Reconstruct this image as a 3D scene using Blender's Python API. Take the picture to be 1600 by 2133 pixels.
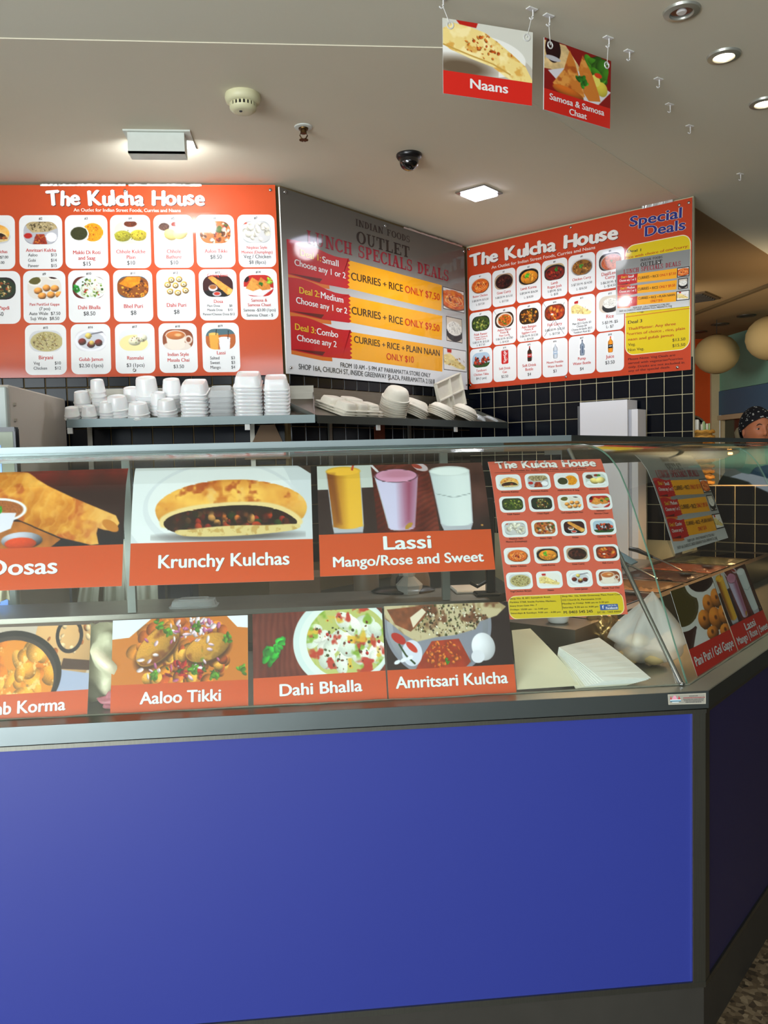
import bpy, bmesh, math, random
import numpy as np
from mathutils import Vector, Matrix

S = bpy.context.scene
for o in list(S.objects): bpy.data.objects.remove(o)
COL = S.collection
rnd = random.Random(5)
PI = math.pi

# ---------------------------------------------------------------- camera, world, lights, exposure
FPX = 1697.0                                   # focal length in pixels of the 1600 x 2133 frame
CAM = np.array([0, 0, 1.53])
_y, _p, _r = math.radians(84.8), math.radians(3.62), math.radians(1.42)
_F0 = np.array([math.cos(_y), math.sin(_y), 0]); _R0 = np.array([math.sin(_y), -math.cos(_y), 0])
FW = _F0 * math.cos(_p) + np.array([0, 0, -math.sin(_p)]); _U0 = np.cross(_R0, FW)
RT = _R0 * math.cos(_r) - _U0 * math.sin(_r); UP = _R0 * math.sin(_r) + _U0 * math.cos(_r)
cd = bpy.data.cameras.new('camera'); cam = bpy.data.objects.new('camera', cd); COL.objects.link(cam)
cd.sensor_fit = 'VERTICAL'; cd.sensor_height = 24; cd.lens = 24 * FPX / 2133; cd.clip_start = .05
M = Matrix(((RT[0], UP[0], -FW[0], 0), (RT[1], UP[1], -FW[1], 0), (RT[2], UP[2], -FW[2], 0), (0, 0, 0, 1)))
M.translation = Vector(CAM); cam.matrix_world = M
S.camera = cam
W = bpy.data.worlds.new('world'); S.world = W; W.use_nodes = True
W.node_tree.nodes['Background'].inputs[0].default_value = (.80, .92, 1.0, 1)
W.node_tree.nodes['Background'].inputs[1].default_value = .42
S.view_settings.view_transform = 'Standard'; S.view_settings.look = 'None'
S.view_settings.exposure = 0.17; S.view_settings.gamma = 1; S.view_settings.use_curve_mapping = False

def aim(o, frm, to):
    o.location = frm; o.rotation_euler = (Vector(to) - Vector(frm)).to_track_quat('-Z', 'Y').to_euler()
def area(name, frm, to, sx, sy, power, col, spread=180):
    l = bpy.data.lights.new(name, 'AREA'); l.shape = 'RECTANGLE'; l.size = sx; l.size_y = sy; l.energy = power; l.color = col; l.spread = math.radians(spread)
    o = bpy.data.objects.new(name, l); COL.objects.link(o); aim(o, frm, to); return o
def spot(name, frm, to, power, col, ang=110, blend=.6, size=.05):
    l = bpy.data.lights.new(name, 'SPOT'); l.energy = power; l.color = col; l.spot_size = math.radians(ang); l.spot_blend = blend; l.shadow_soft_size = size
    o = bpy.data.objects.new(name, l); COL.objects.link(o); aim(o, frm, to); return o
# daylight from the mall entrance, behind the viewer and to the left
area('daylight_from_entrance', (-4.6, -3.6, 1.7), (0, 2.6, 1.1), 3.4, 2.4, 255, (.86, .95, 1.0))
area('daylight_from_skylight', (.6, -3.4, 2.7), (.3, 3.0, 1.5), 3.0, 1.2, 85, (.9, .97, 1.0))

area('floor_bounce_fill', (-2.6, -2.6, .25), (-.6, 1.2, 2.85), 3.2, 2.2, 290, (.95, .97, 1.0))  # added upward fill imitating floor bounce, brightens the ceiling
spot('neighbour_shop_fill', (4.0, 5.0, 2.0), (3.0, 8.5, 2.2), 60, (1, .78, .5), 175, .5, .25)  # added fill for the neighbouring shop, no fitting modelled
spot('neighbour_wall_fill', (2.4, 6.4, 2.3), (4.8, 8.6, 2.2), 60, (.96, .92, .78), 150, .7, .2)  # second added fill, aimed to brighten the teal wall

# ---------------------------------------------------------------- projecting measured points onto real planes
def ray(x, y): return FW + RT * (x - 800) / FPX - UP * (y - 1066.5) / FPX
def hit(x, y, n, p):
    d = ray(x, y); n = np.array(n, float); return CAM + d * ((np.array(p) - CAM) @ n / (d @ n))
def hz(x, y, z): return hit(x, y, (0, 0, 1), (0, 0, z))
def hy(x, y, Y): return hit(x, y, (0, 1, 0), (0, Y, 0))
Q2 = math.sqrt(.5)
E1 = np.array([Q2, Q2, 0]); N1 = np.array([-Q2, Q2, 0])           # along the side counter / into it
E3 = np.array([Q2, -Q2, 0]); N3 = np.array([Q2, Q2, 0])           # along the right wall / into it
ZU = np.array([0, 0, 1.])
WC1 = np.array([-.096, 4.0, 0]); WC2 = np.array([1.026, 5.122, 0]); WC3 = WC2 + E3 * 1.405
CEIL = 2.85

# ---------------------------------------------------------------- materials
def lin(c):
    c = np.array(c, float) / 255; return np.where(c <= .04045, c / 12.92, ((c + .055) / 1.055) ** 2.4)
MT = {}
def mat(name, col, rough=.5, metal=0, var=.06, scale=20, bump=.0, coat=0, trans=0, emit=None, estr=0, brushed=None, alpha=1, sss=0, ior=1.45):
    """principled surface whose colour and relief wander with procedural noise"""
    if name in MT: return MT[name]
    m = bpy.data.materials.new(name); m.use_nodes = True; nt = m.node_tree; b = nt.nodes['Principled BSDF']
    c = lin(col)
    tc = nt.nodes.new('ShaderNodeTexCoord'); mp = nt.nodes.new('ShaderNodeMapping'); nz = nt.nodes.new('ShaderNodeTexNoise')
    nt.links.new(tc.outputs['Object'], mp.inputs[0]); nt.links.new(mp.outputs[0], nz.inputs['Vector'])
    nz.inputs['Scale'].default_value = scale; nz.inputs['Detail'].default_value = 4
    if brushed: mp.inputs['Scale'].default_value = brushed
    mx = nt.nodes.new('ShaderNodeMix'); mx.data_type = 'RGBA'
    mx.inputs[6].default_value = (*np.clip(c * (1 - var), 0, 1), 1); mx.inputs[7].default_value = (*np.clip(c * (1 + var), 0, 1), 1)
    nt.links.new(nz.outputs['Fac'], mx.inputs[0]); nt.links.new(mx.outputs[2], b.inputs['Base Color'])
    b.inputs['Roughness'].default_value = rough; b.inputs['Metallic'].default_value = metal; b.inputs['IOR'].default_value = ior
    b.inputs['Coat Weight'].default_value = coat; b.inputs['Coat Roughness'].default_value = .04
    b.inputs['Transmission Weight'].default_value = trans; b.inputs['Alpha'].default_value = alpha
    if sss: b.inputs['Subsurface Weight'].default_value = sss; b.inputs['Subsurface Radius'].default_value = (.02, .01, .008)
    if emit is not None:
        b.inputs['Emission Color'].default_value = (*lin(emit), 1); b.inputs['Emission Strength'].default_value = estr
    if bump:
        bp = nt.nodes.new('ShaderNodeBump'); bp.inputs['Strength'].default_value = bump; bp.inputs['Distance'].default_value = .01
        nt.links.new(nz.outputs['Fac'], bp.inputs['Height']); nt.links.new(bp.outputs[0], b.inputs['Normal'])
    MT[name] = m; return m
def print_mat(name, rough, coat):
    m = bpy.data.materials.new(name); m.use_nodes = True; nt = m.node_tree; b = nt.nodes['Principled BSDF']
    a = nt.nodes.new('ShaderNodeVertexColor'); a.layer_name = 'Col'
    nz = nt.nodes.new('ShaderNodeTexNoise'); nz.inputs['Scale'].default_value = 60
    mr = nt.nodes.new('ShaderNodeMapRange'); mr.inputs['To Min'].default_value = rough * .85; mr.inputs['To Max'].default_value = rough * 1.15
    nt.links.new(nz.outputs['Fac'], mr.inputs['Value']); nt.links.new(mr.outputs[0], b.inputs['Roughness'])
    nt.links.new(a.outputs[0], b.inputs['Base Color']); b.inputs['Coat Weight'].default_value = coat; b.inputs['Coat Roughness'].default_value = .07
    b.inputs['Specular IOR Level'].default_value = .2
    return m
P_GLOSS = print_mat('glossy_print', .5, .6); P_MATT = print_mat('matt_print', .55, .12); P_DULL = print_mat('dull_print', .6, 0)
def glass_mat(name, tint, edge=None, refl=1.0):
    if name in MT: return MT[name]
    m = bpy.data.materials.new(name); m.use_nodes = True; nt = m.node_tree
    for n in list(nt.nodes): nt.nodes.remove(n)
    out = nt.nodes.new('ShaderNodeOutputMaterial'); t = nt.nodes.new('ShaderNodeBsdfTransparent'); g = nt.nodes.new('ShaderNodeBsdfGlossy')
    t.inputs[0].default_value = (*tint, 1); g.inputs['Roughness'].default_value = .015
    g.inputs['Color'].default_value = (refl, refl, refl, 1)
    f = nt.nodes.new('ShaderNodeFresnel'); ge = nt.nodes.new('ShaderNodeNewGeometry'); mr = nt.nodes.new('ShaderNodeMapRange'); mr.inputs['To Min'].default_value = 1.45; mr.inputs['To Max'].default_value = 1 / 1.45; nt.links.new(ge.outputs['Backfacing'], mr.inputs['Value']); nt.links.new(mr.outputs[0], f.inputs['IOR']); mx = nt.nodes.new('ShaderNodeMixShader')
    nz = nt.nodes.new('ShaderNodeTexNoise'); nz.inputs['Scale'].default_value = 3; bp = nt.nodes.new('ShaderNodeBump'); bp.inputs['Strength'].default_value = .02
    nt.links.new(nz.outputs['Fac'], bp.inputs['Height']); nt.links.new(bp.outputs[0], g.inputs['Normal'])
    nt.links.new(f.outputs[0], mx.inputs[0]); nt.links.new(t.outputs[0], mx.inputs[1]); nt.links.new(g.outputs[0], mx.inputs[2]); nt.links.new(mx.outputs[0], out.inputs[0])
    MT[name] = m; return m
STEEL = mat('brushed_stainless', (146, 150, 144), .4, 1, .14, 6, .02, brushed=(1, 1, 60))
STEEL_D = mat('worn_stainless', (150, 146, 136), .42, 1, .18, 8, .03, brushed=(1, 1, 30))
CHROME = mat('polished_metal', (190, 192, 195), .12, 1, .04)
PAINTC = mat('ceiling_paint', (214, 211, 192), .85, var=.02, scale=3, bump=.02)
PAINTC2 = mat('shop_ceiling_paint', (212, 205, 184), .8, var=.02, scale=3, bump=.02)
DIM_CEIL = mat('dim_ceiling_brown', (140, 112, 74), .85, var=.04, scale=4)  # low light over the neighbouring shop put into the colour as brown
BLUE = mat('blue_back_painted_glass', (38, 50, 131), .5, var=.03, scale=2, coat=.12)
BLUE2 = mat('shaded_panel_blue', (32, 28, 66), .55, var=.08, scale=200, coat=.1)  # darkened version of the front blue; the side's shade is in the colour
TILE = mat('navy_glazed_tile', (8, 11, 20), .2, var=.25, scale=4, ior=1.33)
RAILM = mat('satin_rail_steel', (112, 122, 122), .4, 1, .1, 8)
GROUTD = mat('stained_gold_grout', (112, 94, 60), .8, var=.15)
GROUT = mat('cream_grout', (196, 186, 150), .8, var=.08)
FROST = mat('frosted_polypropylene', (246, 247, 247), .28, var=.01, coat=.2, sss=.3)
CLEARP = mat('clear_plastic_tub', (225, 230, 232), .12, var=.02, alpha=.5)
BAGASSE = mat('sugarcane_pulp', (224, 219, 204), .75, var=.04, scale=60, bump=.08)
WHITE = mat('white_plastic', (222, 222, 220), .4, var=.02)
CREAM = mat('aged_cream_plastic', (205, 202, 164), .45, var=.05, scale=12)
BLACK = mat('black_plastic', (16, 16, 18), .3, var=.1, coat=.2)
BLACKG = mat('black_dome_acrylic', (6, 6, 9), .05, var=.05, coat=1)
RUBBER = mat('dark_grey_rubber', (30, 32, 34), .6, var=.1)
PAPER = mat('white_tissue_paper', (236, 236, 230), .85, var=.02, scale=40, bump=.03)
CREAMP = mat('cream_card', (232, 226, 196), .7, var=.03, scale=5)
BRONZE = mat('tarnished_brass', (92, 70, 40), .4, .9, .3)

# ---------------------------------------------------------------- object helpers
def tag(o, label=None, cat=None, group=None, kind=None):
    if label: o['label'] = label
    if cat: o['category'] = cat
    if group: o['group'] = group
    if kind: o['kind'] = kind
    return o
def parent(o, p):
    if p is not None:
        o.parent = p; o.matrix_parent_inverse = Matrix.Translation(-p.location) if p.type == 'EMPTY' else Matrix.Identity(4)
    return o
def thing(name, loc, label, cat, group=None):
    o = bpy.data.objects.new(name, None); o.empty_display_size = .05; COL.objects.link(o); o.location = Vector(loc)
    return tag(o, label, cat, group)
def mesh(name, V, F, m, par=None, smooth=False):
    me = bpy.data.meshes.new(name); me.from_pydata([tuple(map(float, v)) for v in V], [], F); me.update()
    for k in (m if isinstance(m, list) else [m]): me.materials.append(k)
    if smooth:
        me.polygons.foreach_set('use_smooth', [True] * len(me.polygons))
        if smooth != 'all': me.set_sharp_from_angle(angle=math.radians(45))
    o = bpy.data.objects.new(name, me); COL.objects.link(o); return parent(o, par)
BXF = [(0, 3, 2, 1), (4, 5, 6, 7), (0, 1, 5, 4), (1, 2, 6, 5), (2, 3, 7, 6), (3, 0, 4, 7)]
class G:
    """gathers pieces of ONE object; o/ex/ey/ez give a local frame"""
    def __init__(s, o=(0, 0, 0), ex=(1, 0, 0), ey=(0, 1, 0), ez=(0, 0, 1)):
        s.V = []; s.F = []; s.o = np.array(o, float); s.B = [np.array(e, float) for e in (ex, ey, ez)]
    def w(s, p): return s.o + s.B[0] * p[0] + s.B[1] * p[1] + s.B[2] * p[2]
    def add(s, V, F):
        n = len(s.V); s.V += [s.w(v) for v in V]; s.F += [tuple(i + n for i in f) for f in F]; return s
    def box(s, a, b, bev=0):
        x0, y0, z0 = a; x1, y1, z1 = b
        if bev:
            pr = [(x0 + bev, y0), (x1 - bev, y0), (x1, y0 + bev), (x1, y1 - bev), (x1 - bev, y1), (x0 + bev, y1), (x0, y1 - bev), (x0, y0 + bev)]
            pi = [(min(max(x, x0 + bev), x1 - bev), min(max(y, y0 + bev), y1 - bev)) for x, y in pr]
            V = [(*p, z0) for p in pi] + [(*p, z0 + bev) for p in pr] + [(*p, z1 - bev) for p in pr] + [(*p, z1) for p in pi]
            F = [tuple(range(7, -1, -1)), tuple(range(24, 32))]
            for r in range(3):
                for k in range(8): F.append((r * 8 + k, r * 8 + (k + 1) % 8, r * 8 + 8 + (k + 1) % 8, r * 8 + 8 + k))
            return s.add(V, F)
        return s.add([(x0, y0, z0), (x1, y0, z0), (x1, y1, z0), (x0, y1, z0), (x0, y0, z1), (x1, y0, z1), (x1, y1, z1), (x0, y1, z1)], BXF)
    def prism(s, poly, z0, z1):
        n = len(poly); return s.add([(x, y, z0) for x, y in poly] + [(x, y, z1) for x, y in poly], [tuple(range(n - 1, -1, -1)), tuple(range(n, 2 * n))] + [(i, (i + 1) % n, n + (i + 1) % n, n + i) for i in range(n)])
    def lathe(s, prof, c=(0, 0, 0), n=24, sx=1, sy=1, cap=(True, True), sq=0):
        V = []; F = []
        for r, z in prof:
            for k in range(n):
                t = 2 * PI * k / n; cx, cy = math.cos(t), math.sin(t)
                if sq: q = (abs(cx) ** sq + abs(cy) ** sq) ** (-1 / sq); cx *= q; cy *= q
                V.append((c[0] + r * cx * sx, c[1] + r * cy * sy, c[2] + z))
        for i in range(len(prof) - 1):
            for k in range(n): F.append((i * n + k, i * n + (k + 1) % n, i * n + n + (k + 1) % n, i * n + n + k))
        if cap[0]: F.append(tuple(range(n - 1, -1, -1)))
        if cap[1]: F.append(tuple(range(len(prof) * n - n, len(prof) * n)))
        return s.add(V, F)
    def tube(s, pts, r, n=10, closed=False):
        P = [np.array(p, float) for p in pts]; V = []; F = []; up = np.array([0, 0, 1.]); L = len(P)
        for i, p in enumerate(P):
            a = P[(i - 1) % L] if (closed or i) else p; b = P[(i + 1) % L] if (closed or i < L - 1) else p
            t = b - a; t /= np.linalg.norm(t) + 1e-9
            u = np.cross(t, up); u = np.cross(t, (1, 0, 0)) if np.linalg.norm(u) < .1 else u
            u /= np.linalg.norm(u); w = np.cross(u, t); rr = r[i] if hasattr(r, '__len__') else r
            V += [p + rr * (u * math.cos(2 * PI * k / n) + w * math.sin(2 * PI * k / n)) for k in range(n)]
        for i in range(L if closed else L - 1):
            j = (i + 1) % L
            for k in range(n): F.append((i * n + k, j * n + k, j * n + (k + 1) % n, i * n + (k + 1) % n))
        if not closed: F += [tuple(range(n)), tuple(range(L * n - 1, L * n - n - 1, -1))]
        return s.add(V, F)
    def build(s, name, m, par=None, smooth=False): return mesh(name, s.V, s.F, m, par, smooth)
def solid(o, t, off=-1):
    md = o.modifiers.new('thickness', 'SOLIDIFY'); md.thickness = t; md.offset = off; return o
def struct(o, k='structure'): o['kind'] = k; return o
def dup(root, M=None, **kw):
    """copy a thing with its parts"""
    r = root.copy(); COL.objects.link(r)
    for c in root.children:
        d = c.copy(); COL.objects.link(d); d.parent = r
        for g in c.children: e = g.copy(); COL.objects.link(e); e.parent = d
    if M is not None: r.matrix_world = M
    tag(r, **kw); return r

# ---------------------------------------------------------------- flat print painter (numpy, all procedural)
class Pic:
    """a small raster of print colours (sRGB 0-255), painted with ellipses, polygons and noise; x,y in 0..1, y down"""
    def __init__(s, w, h, bg, seed=1, asp=None):
        s.w, s.h = w, h; s.r = np.random.RandomState(seed); s.asp = asp or w / h
        s.a = np.zeros((h, w, 3)) + np.array(bg, float)
        s.X, s.Y = np.meshgrid((np.arange(w) + .5) / w * s.asp, (np.arange(h) + .5) / h)
        s.px = 1.0 / h
    def noise(s, f, oc=3):
        out = np.zeros((s.h, s.w)); amp = 1; tot = 0
        for o in range(oc):
            n = max(2, int(f * 2 ** o)); g = s.r.rand(n + 2, int(n * s.asp) + 3)
            yy = s.Y * n; xx = s.X * n
            i = np.clip(yy.astype(int), 0, g.shape[0] - 2); j = np.clip(xx.astype(int), 0, g.shape[1] - 2)
            fy = np.clip(yy - i, 0, 1); fx = np.clip(xx - j, 0, 1); fy = fy * fy * (3 - 2 * fy); fx = fx * fx * (3 - 2 * fx)
            out += amp * (g[i, j] * (1 - fx) * (1 - fy) + g[i, j + 1] * fx * (1 - fy) + g[i + 1, j] * (1 - fx) * fy + g[i + 1, j + 1] * fx * fy)
            tot += amp; amp *= .55
        return out / tot
    def put(s, m, c, sl=None):
        if sl is None: s.a += (np.array(c, float) - s.a) * m[..., None]
        else: s.a[sl] += (np.array(c, float) - s.a[sl]) * m[..., None]
    def win(s, cx, cy, r):
        x0 = int(max(0, (cx - r) / s.asp * s.w)); x1 = int(min(s.w, (cx + r) / s.asp * s.w + 2))
        y0 = int(max(0, (cy - r) * s.h)); y1 = int(min(s.h, (cy + r) * s.h + 2))
        return (slice(y0, y1), slice(x0, x1))
    def ell(s, cx, cy, rx, ry, c, rot=0, soft=None, hi=0, tex=0, m=None):
        """ellipse; cx in 0..1 of width, radii in units of height; hi shades towards upper left; tex mottles"""
        cx = cx * s.asp; sl = s.win(cx, cy, max(rx, ry) * 1.15 + 2 * s.px)
        X = s.X[sl] - cx; Y = s.Y[sl] - cy
        if X.size == 0: return
        t = math.radians(rot); u = (X * math.cos(t) + Y * math.sin(t)) / rx; v = (-X * math.sin(t) + Y * math.cos(t)) / ry
        d = np.sqrt(u * u + v * v); soft = soft or s.px / min(rx, ry)
        k = np.clip((1 - d) / soft + .5, 0, 1)
        if m is not None: k = k * m[sl]
        col = np.zeros(X.shape + (3,)) + np.array(c, float)
        if hi: col = col * (1 + hi * (-(u * .4 + v * .8)) * .6 - abs(hi) * .35 * d * d)[..., None]
        if tex: col = col * (1 + tex * (s.r.rand(*X.shape) - .5))[..., None]
        s.a[sl] += (np.clip(col, 0, 255) - s.a[sl]) * k[..., None]
    def poly(s, pts, c, soft=1.0, tex=0):
        m = s.pmask(pts, soft); 
        if tex: s.a += ((np.array(c, float) * (1 + tex * (s.noise(9) - .5))[..., None]) - s.a) * m[..., None]
        else: s.put(m, c)
    def pmask(s, pts, soft=1.0):
        P = [(x * s.asp, y) for x, y in pts]; ins = np.zeros((s.h, s.w), bool); dm = np.full((s.h, s.w), 9.)
        for i in range(len(P)):
            (x1, y1), (x2, y2) = P[i], P[(i + 1) % len(P)]
            if y1 != y2:
                c = ((y1 > s.Y) != (y2 > s.Y)) & (s.X < (x2 - x1) * (s.Y - y1) / (y2 - y1) + x1); ins ^= c
            dx, dy = x2 - x1, y2 - y1; L = dx * dx + dy * dy + 1e-12
            t = np.clip(((s.X - x1) * dx + (s.Y - y1) * dy) / L, 0, 1)
            dm = np.minimum(dm, np.hypot(s.X - x1 - t * dx, s.Y - y1 - t * dy))
        return np.clip(np.where(ins, dm, -dm) / (s.px * soft) + .5, 0, 1)
    def emask(s, cx, cy, rx, ry, rot=0):
        t = math.radians(rot); X = s.X - cx * s.asp; Y = s.Y - cy
        u = (X * math.cos(t) + Y * math.sin(t)) / rx; v = (-X * math.sin(t) + Y * math.cos(t)) / ry
        return np.clip((1 - np.sqrt(u * u + v * v)) * min(rx, ry) / s.px + .5, 0, 1)
    def line(s, pts, w, c):
        for (a, b), (d, e) in zip(pts[:-1], pts[1:]):
            L = math.hypot((d - a) * s.asp, e - b) or 1e-6; nx, ny = -(e - b) / L * w / 2, (d - a) * s.asp / L * w / 2
            s.poly([(a + nx / s.asp, b + ny), (d + nx / s.asp, e + ny), (d - nx / s.asp, e - ny), (a - nx / s.asp, b - ny)], c)
    def mottle(s, m, cols, f=8, k=1.0):
        for c in cols:
            n = s.noise(f); s.put(m * np.clip((n - .5) * 6 * k, 0, .8), c)
    def blobs(s, n, cx, cy, rx, ry, r0, r1, cols, hi=.5, el=(.5, 1), m=None, tex=.12):
        for _ in range(n):
            t = s.r.rand() * 6.283; q = math.sqrt(s.r.rand()); R = r0 + (r1 - r0) * s.r.rand()
            c = cols[s.r.randint(len(cols))]
            s.ell(cx + q * rx * math.cos(t) / s.asp, cy + q * ry * math.sin(t), R, R * s.r.uniform(*el), c, s.r.rand() * 180, hi=hi, m=m, tex=tex)
    def leaf(s, cx, cy, r, c=(60, 140, 40), n=7):
        for i in range(n):
            t = s.r.rand() * 6.283; q = r * (.25 + .5 * s.r.rand())
            k = .75 + .5 * s.r.rand()
            s.ell(cx + q * math.cos(t) / s.asp, cy + q * math.sin(t), r * .5, r * .28, [v * k for v in c], s.r.rand() * 180, hi=.4)

def bowl(p, bg, rim, fill, cols, gar=None, cx=.5, cy=.52, rx=.62, ry=.46, n=26, r=(.05, .12), bgm=None, swirl=None):
    if bgm: p.mottle(np.ones((p.h, p.w)), bgm, 4)
    if rim is not None: p.ell(cx, cy, rx + .07, ry + .06, rim, hi=.5)
    m = p.emask(cx, cy, rx, ry); p.put(m, fill); p.mottle(m, cols[:2], 7)
    p.blobs(n, cx, cy, rx * .85, ry * .85, r[0], r[1], cols, m=m)
    if swirl:
        for k in (1, .62):
            q = np.abs(np.hypot((p.X - cx * p.asp) / rx, (p.Y - cy) / ry) - .62 * k - .05 * np.sin(5 * np.arctan2(p.Y - cy, p.X - cx * p.asp))); p.put(np.clip(1 - q * 22, 0, 1) * .9 * m, swirl)
    if gar: p.leaf(cx - .02, cy - .04, .17, gar, 9)

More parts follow.
